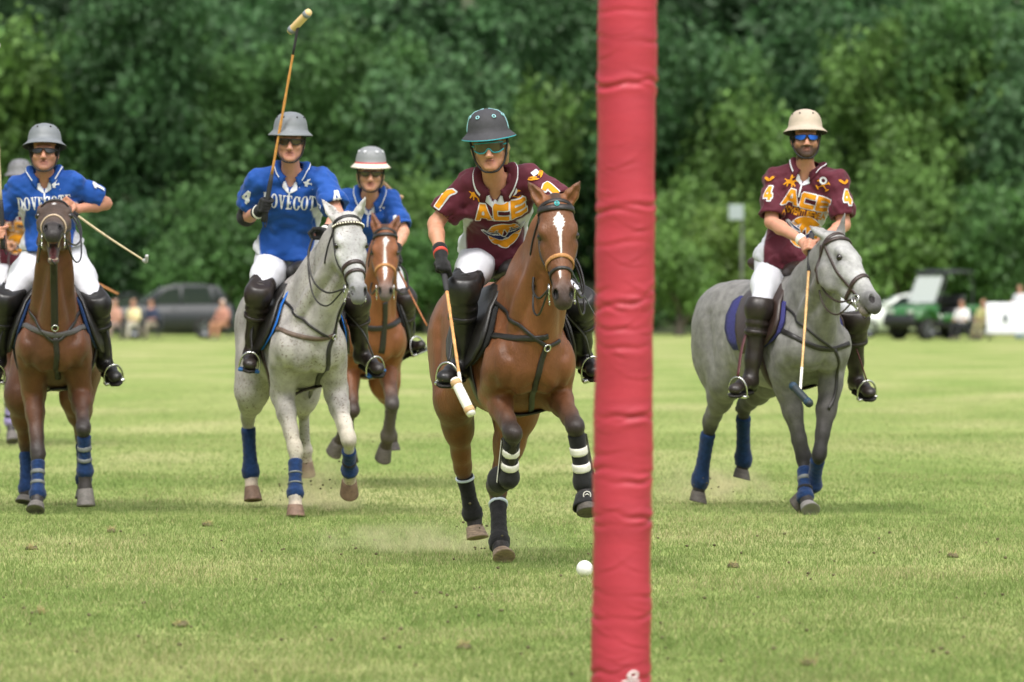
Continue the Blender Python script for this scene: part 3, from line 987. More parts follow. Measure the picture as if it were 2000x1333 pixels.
def make_horse(sp):
    """sp: see the specifications further down"""
    d0, px0, yaw = sp['d0'], sp['px0'], math.radians(sp['yaw'])
    zl = sp.get('lift', 0.0)
    sc = sp.get('scale', 1.0)
    f = V(math.sin(yaw), -math.cos(yaw), 0)
    l = V(math.cos(yaw), math.sin(yaw), 0)
    up = V(0, 0, 1)
    base = W(px0, 600, d0); base[2] = sp.get('ground', 0.0)
    pitch = math.radians(sp.get('pitch', 0))
    fu = f * math.cos(pitch) + up * math.sin(pitch)
    uu = up * math.cos(pitch) - f * math.sin(pitch)
    org = base + up * (zl + 1.1 * sc)
    def T(u, v, w):
        return org + sc * (fu * u + l * v + uu * (w - 1.1))
    RT = np.array([fu, l, uu])
    C = sp['coat']                      # body, dark (lower legs), muzzle, mane, belly
    cb, cd, cm = C['body'], C['leg'], C['muzzle']
    cbelly = C.get('belly', cb)
    B = Body()
    E = lambda c, r, k=.06, col=cb, R=RT, op='add': B.ell(c, tuple(sc * x for x in r), R, k * sc, col, op)
    # trunk
    E(T(-.30, 0, 1.09), (.62, .285, .315), col=cbelly)
    E(T(-.10, 0, 1.13), (.38, .235, .345), .1)
    E(T(.06, 0, 1.36), (.30, .085, .17), .1)
    B.cone(T(-.2, 0, 1.28), T(-.75, 0, 1.31), .14 * sc, .15 * sc, .1, cb)
    for s in (-1, 1):
        E(T(-.86, s * .10, 1.21), (.36, .165, .25), .08)
        E(T(-.98, s * .145, 1.06), (.22, .125, .30), .06)
        E(T(-1.12, s * .09, 1.10), (.16, .12, .26), .06)
        E(T(-.70, s * .17, .97), (.18, .10, .22), .06)
        # shoulder blade, point of shoulder, breast, elbow
        r0_ = nrm(fu * .42 - uu * .88 + l * s * .24); r1_ = perp(l, r0_)
        Rs = np.array([r0_, r1_, np.cross(r0_, r1_)])
        E(T(.17, s * .122, 1.19), (.30, .080, .120), .032, R=Rs)
        E(T(.34, s * .140, 1.06), (.105, .080, .135), .024)
        E(T(.365, s * .072, 1.015), (.088, .074, .12), .016)
        E(T(.10, s * .150, .95), (.17, .075, .15), .05)
    # head
    P, M = sp['poll'], sp['muzzle']
    a = nrm(M - P); hs = np.linalg.norm(M - P) / .60
    n = perp(sp['face'], a)
    b = np.cross(n, a)
    if np.dot(b, l) < 0: b = -b
    def H(t, nn, bb):
        return P + hs * (a * t + n * nn + b * bb)
    RH = np.array([a, n, b])
    HE = lambda c, r, k=.03, col=cb, R=RH, op='add': B.ell(c, tuple(hs * x for x in r), R, k, col, op)
    # neck
    N0 = T(.05, 0, 1.20); N3 = H(.085, -.085, 0)
    bow = sp.get('arch', .03)
    N1 = lerp(N0, N3, .38) + uu * bow; N2 = lerp(N0, N3, .74) + uu * bow * 1.2
    ln = nrm(perp(lerp(l, b, .5), nrm(N3 - N0)))
    nk = sp.get('neck', 1.0)
    B.chain([N0, N1, N2, N3], [.275 * sc * nk, .215 * sc * nk, .158 * sc * nk, .118 * sc], .09, cb, sq=(ln, .55))
    B.cone(T(.33, 0, 1.10), lerp(T(.30, 0, 1.12), H(.20, -.17, 0), .75), .17 * sc, .075 * sc, .1, cb, sq=(ln, .72))
    # neck muscle bands
    for s in (-1, 1):
        B.cone(T(.30, s * .10, 1.16), H(.16, -.14, s * .055), .06 * sc, .04 * sc, .05, cb)
    dk = C.get('face', cb)
    HE(H(.06, -.03, 0), (.11, .08, .078), .05)
    HE(H(.16, -.012, 0), (.13, .066, .088), .04, dk)
    for s in (-1, 1):
        HE(H(.178, .004, s * .076), (.045, .030, .028), .022, dk)       # brow
        HE(H(.240, -.030, s * .078), (.035, .022, .020), .02, dk)
        HE(H(.265, -.065, s * .062), (.06, .03, .026), .03, dk)        # below the eye
        HE(H(.21, -.125, s * .045), (.115, .105, .040), .04, cb)         # jowl
        B.cone(H(.25, -.045, s * .072), H(.37, -.045, s * .045), hs * .020, hs * .012, .03, dk)   # facial crest
    B.cone(H(.15, -.085, 0), H(.42, -.06, 0), hs * .085, hs * .055, .05, dk, sq=(b, .8))
    B.cone(H(.18, -.018, 0), H(.49, -.028, 0), hs * .060, hs * .043, .04, dk)
    HE(H(.530, -.045, 0), (.068, .056, .053), .035, cm)
    for s in (-1, 1):
        HE(H(.528, -.018, s * .034), (.040, .030, .024), .018, cm)
    HE(H(.575, -.052, 0), (.032, .040, .043), .02, cm)
    # lower jaw, opened by jaw degrees
    jo = math.radians(sp.get('jaw', 3))
    piv = H(.22, -.10, 0)
    def J(t, nn, bb=0):
        q = V(t - .22, nn + .10)
        c_, s_ = math.cos(jo), math.sin(jo)
        return piv + hs * (a * (q[0] * c_ + q[1] * s_) + n * (-q[0] * s_ + q[1] * c_) + b * bb)
    B.cone(J(.26, -.145), J(.48, -.098), hs * .046, hs * .029, .035, dk)
    B.ell(J(.535, -.092), (hs * .042, hs * .024, hs * .034), RH, .02, C.get('chin', cm))
    if jo > .15:
        HE(H(.50, -.085, 0), (.075, .012, .030), .004, (.20, .05, .05), op='sub')
    else:
        HE(H(.585, -.083, 0), (.05, .004, .06), .006, op='sub')
    for s in (-1, 1):
        Rn = np.array([nrm(a * .75 + n * .35 + b * s * -.35), nrm(n - a * .2), b])
        HE(H(.545, -.004, s * .043), (.024, .020, .012), .008, R=Rn, op='sub')
    # ears
    for s, tip in ((-1, sp['ears'][0]), (1, sp['ears'][1])):
        e0 = H(.005, -.015, s * .062); e1 = tip
        ea = nrm(e1 - e0); L = np.linalg.norm(e1 - e0)
        fe = perp(n * .8 + b * s * .5, ea)
        ce = C.get('ear', cb)
        B.cone(e0 - ea * .02, e0 + ea * L * .38, .033, .036, .022, ce, sq=(fe, .75))
        B.cone(e0 + ea * L * .40, e0 + ea * L * .70, .036, .022, .008, ce, sq=(fe, .7))
        B.cone(e0 + ea * L * .72, e1 + ea * .012, .022, .002, .006, C.get('eartip', ce), sq=(fe, .75))
        B.cone(e0 + ea * L * .22 + fe * .030, e0 + ea * L * .80 + fe * .016, .023, .009, .006, None, op='sub')
    # legs
    hoofs, cannons = [], []
    for i, leg in enumerate(sp['front']):
        s = (-1, 1)[i]
        S0 = T(.27, s * .138, 1.04)
        El, Kn, Fe, Ho = leg['j']
        fw = perp(f, Kn - El)
        lat = np.cross(nrm(Kn - El), fw)
        top = leg.get('top', cb)
        kc = leg.get('knee', cd)
        B.cone(S0, El, .108 * sc, .086 * sc, .045, cb, sq=(l, .86))
        m1 = lerp(El, Kn, .33); m2 = lerp(El, Kn, .72)
        B.chain([El, m1, m2, Kn], [.086 * sc, .073 * sc, .051 * sc, .043 * sc], .03, None, sq=(l, .86))
        B.cone(El, m1, .08, .06, .001, top, sq=(l, .86)); B.cone(m1, m2, .06, .045, .001, tuple(lerp(top, kc, .35)), sq=(l, .86)); B.cone(m2, Kn, .045, .04, .001, tuple(lerp(top, kc, .85)))
        B.cone(lerp(El, Kn, .02) + fw * .045, lerp(El, Kn, .5) + fw * .024, .046, .030, .02, top)
        B.cone(lerp(El, Kn, .0) - fw * .03 + l * s * .03, lerp(El, Kn, .55) - fw * .02 + l * s * .010, .044, .026, .018, top)
        B.cone(lerp(El, Kn, .6), lerp(El, Kn, .85), .045, .042, .02, tuple(lerp(top, kc, .62)))
        B.ell(Kn, (.049, .048, .066), np.array([lat, fw, nrm(Kn - El)]), .025, kc)
        B.ell(Kn + fw * .014 + nrm(El - Kn) * .018, (.036, .034, .030), None, .018, kc)
        B.ell(Kn + fw * .012 - nrm(El - Kn) * .026, (.035, .032, .024), None, .015, kc)
        ca = nrm(Fe - Kn)
        B.cone(lerp(Kn, Fe, .1), Fe, .034, .031, .02, cd)
        bk = -np.cross(ca, l)                      # tendon side
        bk = nrm(bk) * (1 if np.dot(bk, fw) < 0 else -1)
        B.cone(lerp(Kn, Fe, .15) + bk * .018, Fe + bk * .014, .022, .024, .02, cd)
        B.ell(Fe, (.044, .046, .045), None, .02, cd)
        co = lerp(Fe, Ho, .48)
        B.cone(Fe, co, .036, .043, .02, leg.get('pastern', cd))
        hoofs.append((co, Ho, leg.get('hoofmat', sp.get('hoofmat'))))
        cannons.append((Kn, Fe, leg))
    for i, leg in enumerate(sp['hind']):
        s = (-1, 1)[i]
        St, Hk, Fe, Ho = leg['j']
        hip = T(-.90, s * .13, 1.15)
        top = leg.get('top', cb)
        hc = leg.get('knee', cd)
        B.cone(hip, St, .19 * sc, .135 * sc, .08, cb, sq=(l, .8))
        B.cone(T(-1.05, s * .12, 1.02), lerp(St, Hk, .45), .13 * sc, .07 * sc, .07, cb, sq=(l, .8))
        m1 = lerp(St, Hk, .4); m2 = lerp(St, Hk, .78)
        B.chain([St, m1, m2, Hk], [.125 * sc, .092 * sc, .055 * sc, .048 * sc], .05, top, sq=(l, .82))
        up_ = nrm(St - Hk); bk = perp(-f, nrm(Fe - Hk))
        B.cone(Hk + bk * .045 + up_ * .055, Hk + bk * .035 - up_ * .06, .026, .028, .03, hc)
        B.cone(lerp(St, Hk, .55) + bk * .05, Hk + bk * .045 + up_ * .05, .03, .02, .03, top)
        B.ell(Hk, (.046, .056, .062), None, .03, hc)
        B.cone(lerp(Hk, Fe, .08), Fe, .036, .031, .02, cd)
        B.cone(lerp(Hk, Fe, .15) + bk * .018, Fe + bk * .014, .022, .024, .02, cd)
        B.ell(Fe, (.045, .048, .046), None, .02, cd)
        co = lerp(Fe, Ho, .48)
        B.cone(Fe, co, .037, .044, .02, leg.get('pastern', cd))
        hoofs.append((co, Ho, leg.get('hoofmat', sp.get('hoofmat'))))
        cannons.append((Hk, Fe, leg))
    # lines of muscle, bone and vein
    B.groove(T(.46, 0, 1.14), T(.42, 0, .90), .013, .026)
    for s in (-1, 1):
        B.groove(T(.26, s * .16, 1.40), T(.42, s * .15, 1.10), .014, .030)
        B.groove(T(.42, s * .125, 1.08), T(.33, s * .215, .93), .010, .024)
        B.groove(T(.42, s * .04, .94), T(.34, s * .15, .90), .010, .022)
        B.groove(T(-.02, s * .24, 1.25), T(.10, s * .235, .95), .011, .034)
        B.groove(T(.12, s * .22, 1.34), T(.26, s * .225, 1.10), -.006, .022)
        B.groove(T(.40, s * .085, 1.18), H(.24, -.20, s * .04), .012, .026)
        B.groove(H(.28, -.04, s * .075), H(.43, -.05, s * .05), -.003, .008)
        B.groove(H(.40, -.005, s * .035), H(.50, -.01, s * .03), .004, .012)
        B.groove(T(-.78, s * .25, 1.24), T(-.70, s * .27, .92), .014, .036)
        B.groove(T(-1.08, s * .22, 1.26), T(-1.04, s * .22, .86), .013, .034)
        for i in range(5):
            B.groove(T(-.18 - .085 * i, s * .285, 1.22), T(-.22 - .085 * i, s * .26, .96), .0035, .02)
    for leg in list(sp['front']) + list(sp['hind']):
        a0_, b0_ = leg['j'][0], leg['j'][1]
        fw_ = perp(f, b0_ - a0_)
        for s in (-1, 1):
            B.groove(lerp(a0_, b0_, .1) + l * s * .072 + fw_ * .02, lerp(a0_, b0_, .8) + l * s * .040 + fw_ * .006, .008, .018)
    B.disp(folds(sp.get('seed', 1), .0035, 17))
    B.disp(folds(sp.get('seed', 1) + 50, .0012, 60))
    def paint(v, cols):
        rel = (v - P) @ RH.T / hs                 # t, n, b
        t, nn, bb = rel[:, 0], rel[:, 1], rel[:, 2]
        head = (t > -.02) & (t < .62) & (np.abs(bb) < .13) & (nn > -.2) & (nn < .12)
        # dark rims at nostrils and eyes
        for s in (-1, 1):
            dn = np.sqrt(((t - .548) / .030) ** 2 + ((nn + .002) / .028) ** 2 + ((bb - s * .043) / .016) ** 2)
            m = head & (dn < 1)
            cols[m] = np.array((.012, .010, .010))
            de = np.sqrt(((t - .205) / .048) ** 2 + ((nn + .02) / .035) ** 2 + ((bb - s * .10) / .045) ** 2)
            w = np.clip(1.35 - de, 0, 1)[:, None] * head[:, None] * C.get('eyedark', .75)
            cols = cols * (1 - w) + np.array(C.get('eyerim', (.03, .02, .015))) * w
        if 'blaze' in sp:
            for prof in sp['blaze']:
                tt, cc, hw = prof
                c0 = np.interp(t, tt, cc); w0 = np.interp(t, tt, hw, left=0, right=0)
                jag = .004 * np.sin(t * 330 + bb * 200) * (w0 > .012)
                w = np.clip((w0 + jag - np.abs(bb - c0)) / .004, 0, 1) * head * (nn > -.03) * (w0 > 0)
                cols = cols * (1 - w[:, None]) + np.array((.78, .76, .73)) * w[:, None]
        if jo > .15:      # inside of the mouth, teeth
            qt = (v - piv) @ RH.T / hs
            c_, s_ = math.cos(jo), math.sin(jo)
            jt, jn = qt[:, 0] * c_ - qt[:, 1] * s_ + .22, qt[:, 0] * s_ + qt[:, 1] * c_ - .10
            m = head & (t > .40) & (nn < -.078) & (jn > -.078) & (np.abs(bb) < .030)
            cols[m] = np.array((.10, .03, .03))
        w = np.clip((.045 - t) / .03, 0, 1) * np.clip((.034 - np.abs(bb)) / .014, 0, 1) * ((t > -.12) & (nn > -.12) & (np.abs(bb) < .1))
        cols = cols * (1 - .8 * w[:, None]) + np.array(C['mane']) * .8 * w[:, None]      # clipped forelock
        return cols
    hc = lerp(P, M, .5)
    v, q, cols = B.mesh(sp.get('h', .0125), fine=[(hc, .33, sp.get('hf', .0075))], smooth=1, paint=paint, default=cb, sigma=.020)
    q = flipfix(v, q)
    ho = obj('horse', v, q, coat_material(sp['coatname'], sp.get('grey', False)), base=base, cols=cols,
             label=sp['label'], category='horse', group='polo ponies on the field')
    bvh = bvh_of(v, q)
    R = dict(o=ho, T=T, H=H, J=J, a=a, n=n, b=b, f=f, l=l, bvh=bvh, sp=sp, hs=hs, body=B, base=base, RH=RH, RT=RT, sc=sc, fu=fu, uu=uu)
    for co, Hb, hm in hoofs:
        hoof(ho, co, Hb, l, f, hm or M_HOOFDARK)
    if jo > .15:
        tb = Buf()
        for an in np.linspace(-1.1, 1.1, 6):
            tb.add(box(J(.535 + .026 * math.cos(an), -.074, .024 * math.sin(an)), .012, .008, .014, b, a, n))
        tb.make('teeth', mat('teeth', (.55, .48, .36), rough=.4), ho)
    for s in (-1, 1):
        c = H(.205, -.012, s * .0915)
        obj('eye', *ball(c, hs * .0200, 14, 10), M_EYE, ho)
    # tail, tied up short
    obj('tail', *tube(catmull([T(-1.20, 0, 1.34), T(-1.30, 0, 1.25), T(-1.33, 0, 1.05), T(-1.31, 0, .85)], 5), [.05, .055, .05, .03], 10),
        mat('tail_' + sp['coatname'], C.get('tail', C['mane']), rough=.7, bump=.5, bscale=80, stretch=(6, 6, 1)), ho)
    # hogged mane: a short brush along the crest
    mp = []
    for t in np.linspace(.10, 1.0, 16):
        p = lerp(N0, N1, t / .38) if t < .38 else (lerp(N1, N2, (t - .38) / .36) if t < .74 else lerp(N2, N3, (t - .74) / .26))
        crest = perp(uu * .8 - lerp(fu, -n, .2) * .2 + (-n * .0), nrm(N3 - N0))
        h_ = cast(bvh, p + crest * .5, -crest)
        if h_: mp.append(h_[0])
    fl = cast(bvh, H(-.2, .02, 0), a)
    if len(mp) > 4:
        w_, nn_ = [], []
        rr = random.Random(3)
        vv, ff = [], []
        pts = catmull(mp, 5)
        for i, p in enumerate(pts):
            crest = perp(uu, nrm(N3 - N0))
            hgt = .022 + .006 * rr.random()
            for dx, dz in ((-.018, -.01), (-.012, hgt * .7), (0, hgt), (.012, hgt * .7), (.018, -.01)):
                vv.append(p + ln * dx + crest * dz)
        for i in range(len(pts) - 1):
            for j in range(4):
                ff.append((i * 5 + j, i * 5 + j + 1, i * 5 + j + 6, i * 5 + j + 5))
        obj('mane', vv, ff, mat('mane_' + sp['coatname'], C['mane'], rough=.8, bump=.6, bscale=150), ho)
    leg_wraps(R, cannons)
    tack(R)
    return R

def hoof(parent, co, Hb, l, f, m):
    """horn capsule: wider at the ground, sloping toe"""
    ax = nrm(Hb - co)
    toe = perp(np.cross(ax, l), ax)
    if np.linalg.norm(np.cross(ax, l)) < .1: toe = perp(f, ax)
    lat = np.cross(ax, toe)
    L = np.linalg.norm(Hb - co)
    n = 18
    v, fc = [], []
    for (h, rw, rt, off) in ((-.006, .040, .042, -.004), (0.0, .047, .050, -.002), (.25, .050, .055, .006), (.9, .059, .066, .026), (1.0, .060, .067, .029), (1.02, .052, .058, .027), (.92, .03, .03, .02)):
        hh = h * L if h > 0 else h
        for j in range(n):
            a_ = 2 * math.pi * j / n
            x, y = math.cos(a_), math.sin(a_)
            back = .78 if x < 0 else 1.0
            v.append(co + ax * hh + toe * (rt * x * back + off) + lat * rw * y)
    for i in range(6):
        for j in range(n):
            p, q = i * n + j, i * n + (j + 1) % n
            fc.append((p, q, q + n, p + n))
    fc.append(tuple(6 * n + j for j in range(n)))
    fc.append(tuple(range(n))[::-1])
    return obj('hoof', v, fc, m, parent)

def sleeve(a, b, ra, rb, off, lat, ridges=0, amp=.002, n=20, m=24, seed=0, bulge=0.0):
    """bandage round a leg from a to b"""
    ax = nrm(b - a); x = perp(lat, ax); y = np.cross(ax, x)
    rs = random.Random(seed)
    v, f = [], []
    for i in range(m + 1):
        t = i / m
        r = ra + (rb - ra) * t - (.006 if i in (0, m) else 0) + bulge * (.010 * math.exp(-((t - .86) / .11) ** 2) - .007 * math.sin(math.pi * min(1, t * 1.25)))
        c = lerp(a, b, t)
        for j in range(n):
            an = 2 * math.pi * j / n
            sp = (t * ridges + j / n) % 1.0
            rr = r + (amp * (1 - 2 * sp) if ridges else 0) + rs.uniform(-.0008, .0008)
            v.append(c + x * rr * .92 * math.cos(an) + y * (rr * 1.08 * math.sin(an)) + off)
    for i in range(m):
        for j in range(n):
            p, q = i * n + j, i * n + (j + 1) % n
            f.append((p, q, q + n, p + n))
    f.append(tuple(range(n))[::-1]); f.append(tuple(m * n + j for j in range(n)))
    return v, f

def leg_wraps(R, cannons):
    l, f, ho = R['l'], R['f'], R['o']
    for i, (Kn, Fe, leg) in enumerate(cannons):
        w = leg.get('wrap')
        if not w: continue
        ax = nrm(Fe - Kn)
        bk = perp(-f if abs(np.dot(ax, f)) < .8 else V(0, 0, 1), ax)
        bk = nrm(np.cross(ax, l)); bk = -bk
        a_ = lerp(Kn, Fe, w.get('t0', .18)); b_ = lerp(Kn, Fe, w.get('t1', 1.08))
        o = obj('leg_wrap', *sleeve(a_, b_, w.get('ra', .051), w.get('rb', .051), bk * .010, l, w.get('ridges', 7), .0022, seed=i, bulge=1.0),
                w.get('mat', M_NAVYCLOTH), ho)
        for (t, wd, m) in w.get('bands', ()):
            ca = lerp(a_, b_, t - wd / 2); cb_ = lerp(a_, b_, t + wd / 2)
            r = w.get('ra', .051) + .0055 + .010 * math.exp(-((t - .86) / .11) ** 2) - .007 * math.sin(math.pi * min(1, t * 1.25))
            obj('band', *sleeve(ca, cb_, r, r, bk * .010, l, 0, 0, 20, 5), m, o)
        if 'shell' in w:          # a hard white shell down the tendon side of a boot
            vv, ff = [], []
            x = perp(l, ax); y = np.cross(ax, x)
            sgn = 1 if i % 2 == 0 else -1
            for t in np.linspace(.05, .98, 10):
                for an in np.linspace(-.75, .75, 7):
                    r = .0535 + .010 * t * math.cos(an)
                    dirv = nrm(-x * sgn * .8 + bk * .6)
                    dirv2 = np.cross(ax, dirv)
                    vv.append(lerp(a_, b_, t) + bk * .008 + (dirv * math.cos(an) + dirv2 * math.sin(an)) * r)
            for p in range(9):
                for q in range(6):
                    ff.append((p * 7 + q, p * 7 + q + 1, p * 7 + q + 8, p * 7 + q + 7))
            obj('shell', vv, ff, w['shell'], o)
        if leg.get('bell'):       # bell boot over the hoof
            co, Ho = lerp(Fe, leg['j'][3], .30), leg['j'][3]
            bb_ = obj('bell_boot', *lathe([(.040, -.01), (.052, 0), (.060, .03), (.070, .06), (.072, .075), (.066, .074)], 20, co, nrm(Ho - co), l), M_BLACKCLOTH, ho)
            if i == 1:
                ec = co + nrm(Ho - co) * .034 + perp(V(.1, -1, 0), Ho - co) * .064
                obj('emblem', *ring(ec, V(.1, -1, .1), .019, .0022, 18), M_WHITESTRAP, bb_)
                obj('emblem', *tube([ec - l * .012, ec + V(0, -.001, .006), ec + l * .012], .0025, 6), M_WHITESTRAP, bb_)

def loop_on(R, t, tilt=0.0, a0=-180, a1=180, nn=-.055, width=.022, thick=.004, steps=36, t2=None, off=.003):
    """strap round the head at distance t from the poll"""
    H, n, b, a, bvh = R['H'], R['n'], R['b'], R['a'], R['bvh']
    P, Nn = [], []
    for i in range(steps + 1):
        an = math.radians(a0 + (a1 - a0) * i / steps)
        dr = n * math.cos(an) + b * math.sin(an)
        tt = t + tilt * (1 - math.cos(an)) / 2
        c = H(tt, nn, 0)
        h = cast(bvh, c + dr * .22, -dr)
        if h is None: continue
        P.append(h[0] + h[1] * off); Nn.append(lerp(h[1], dr, .5))
    for _ in range(2):
        Q = [x.copy() for x in P]
        for i in range(1, len(P) - 1):
            Q[i] = .5 * P[i] + .25 * (P[i - 1] + P[i + 1]) + Nn[i] * .0006
        P = Q
    return ribbon(P, Nn, width, thick)

def side_strap(R, pts, s, width, thick=.004, off=.003):
    """strap down one side of the head; pts in (t, n)"""
    H, b, bvh = R['H'], R['b'], R['bvh']
    P, Nn = [], []
    for p in catmull([V(x[0], x[1], 0) for x in pts], 6):
        o = H(p[0], p[1], s * .25)
        h = cast(bvh, o, -b * s)
        if h is None: continue
        if abs(np.dot(h[0] - H(p[0], p[1], 0), b)) > .14 or np.dot(h[0] - H(p[0], p[1], 0), b) * s < .02: 
            h = (H(p[0], p[1], s * .06), b * s)
        P.append(h[0] + h[1] * off); Nn.append(lerp(h[1], b * s, .5))
    for _ in range(2):
        P = [P[0]] + [.5 * P[i] + .25 * (P[i - 1] + P[i + 1]) + Nn[i] * .0008 for i in range(1, len(P) - 1)] + [P[-1]]
    return ribbon(P, Nn, width, thick)

def ring(c, ax, r, th, n=20):
    ax = nrm(ax); x = perp(V(.3, .2, 1), ax); y = np.cross(ax, x)
    return tube([c + r * (math.cos(t) * x + math.sin(t) * y) for t in np.linspace(0, 2 * math.pi, n, endpoint=False)], th, 6, closed=True)

def barrel_loop(R, u, a0, a1, width, thick=.006, off=.006, lean=0.0, steps=40, wc=1.12, u2=None):
    """strap round the trunk at u; angles measured from straight down, towards the left side"""
    T, l, uu, bvh = R['T'], R['l'], R['uu'], R['bvh']
    P, Nn = [], []
    for i in range(steps + 1):
        an = math.radians(a0 + (a1 - a0) * i / steps)
        dr = -uu * math.cos(an) + l * math.sin(an)
        c = T(u + lean * (1 - math.cos(an)), 0, wc)
        h = cast(bvh, c + dr * .02, dr, .6)
        if h is None: continue
        P.append(h[0] + dr * off); Nn.append(dr)
    for _ in range(3):
        P = [P[0]] + [.5 * P[i] + .25 * (P[i - 1] + P[i + 1]) for i in range(1, len(P) - 1)] + [P[-1]]
    return ribbon(P, Nn, width, thick)

def shell_on(R, prof, off, thick, ny=30, wc=1.10):
    """saddle cloth / flap: wraps over the back. prof: list of (u_front, u_back, angle from straight up) down each side"""
    T, l, uu, bvh = R['T'], R['l'], R['uu'], R['bvh']
    v, f = [], []
    m = len(prof)
    nu = 12
    rows = []
    for s, rng in ((-1, range(m - 1, 0, -1)), (1, range(m))):
        for i in rng:
            rows.append((s, prof[i]))
    for s, (uf, ub, an) in rows:
        for j in range(nu + 1):
            u = uf + (ub - uf) * j / nu
            A = math.radians(an)
            dr = uu * math.cos(A) + l * s * math.sin(A)
            h = cast(bvh, T(u, 0, wc) + dr * .02, dr, .7)
            p = (h[0] if h is not None else T(u, 0, wc) + dr * .27) + dr * off
            v.append(p)
    nr = len(rows)
    V0 = np.array(v).reshape(nr, nu + 1, 3)
    for _ in range(2):
        Z = V0.copy()
        Z[1:-1] = .5 * V0[1:-1] + .25 * (V0[:-2] + V0[2:])
        V0 = Z
    nor = []
    for i, (s, (uf, ub, an)) in enumerate(rows):
        A = math.radians(an)
        nor.append(uu * math.cos(A) + l * s * math.sin(A))
    nor = np.array(nor)[:, None, :]
    top = V0 + nor * thick
    vv = list(V0.reshape(-1, 3)) + list(top.reshape(-1, 3))
    K = nr * (nu + 1)
    ii = lambda i, j: i * (nu + 1) + j
    for i in range(nr - 1):
        for j in range(nu):
            f.append((ii(i, j), ii(i, j + 1), ii(i + 1, j + 1), ii(i + 1, j)))
            f.append((K + ii(i, j), K + ii(i + 1, j), K + ii(i + 1, j + 1), K + ii(i, j + 1)))
    for i in range(nr - 1):
        for j in (0, nu):
            q = (ii(i, j), ii(i + 1, j), K + ii(i + 1, j), K + ii(i, j))
            f.append(q if j == 0 else q[::-1])
    for j in range(nu):
        for i in (0, nr - 1):
            q = (ii(i, j), K + ii(i, j), K + ii(i, j + 1), ii(i, j + 1))
            f.append(q if i == 0 else q[::-1])
    return vv, f

def Buf2(parts):
    k = Buf()
    for p in parts: k.add(p)
    return k.v, k.f

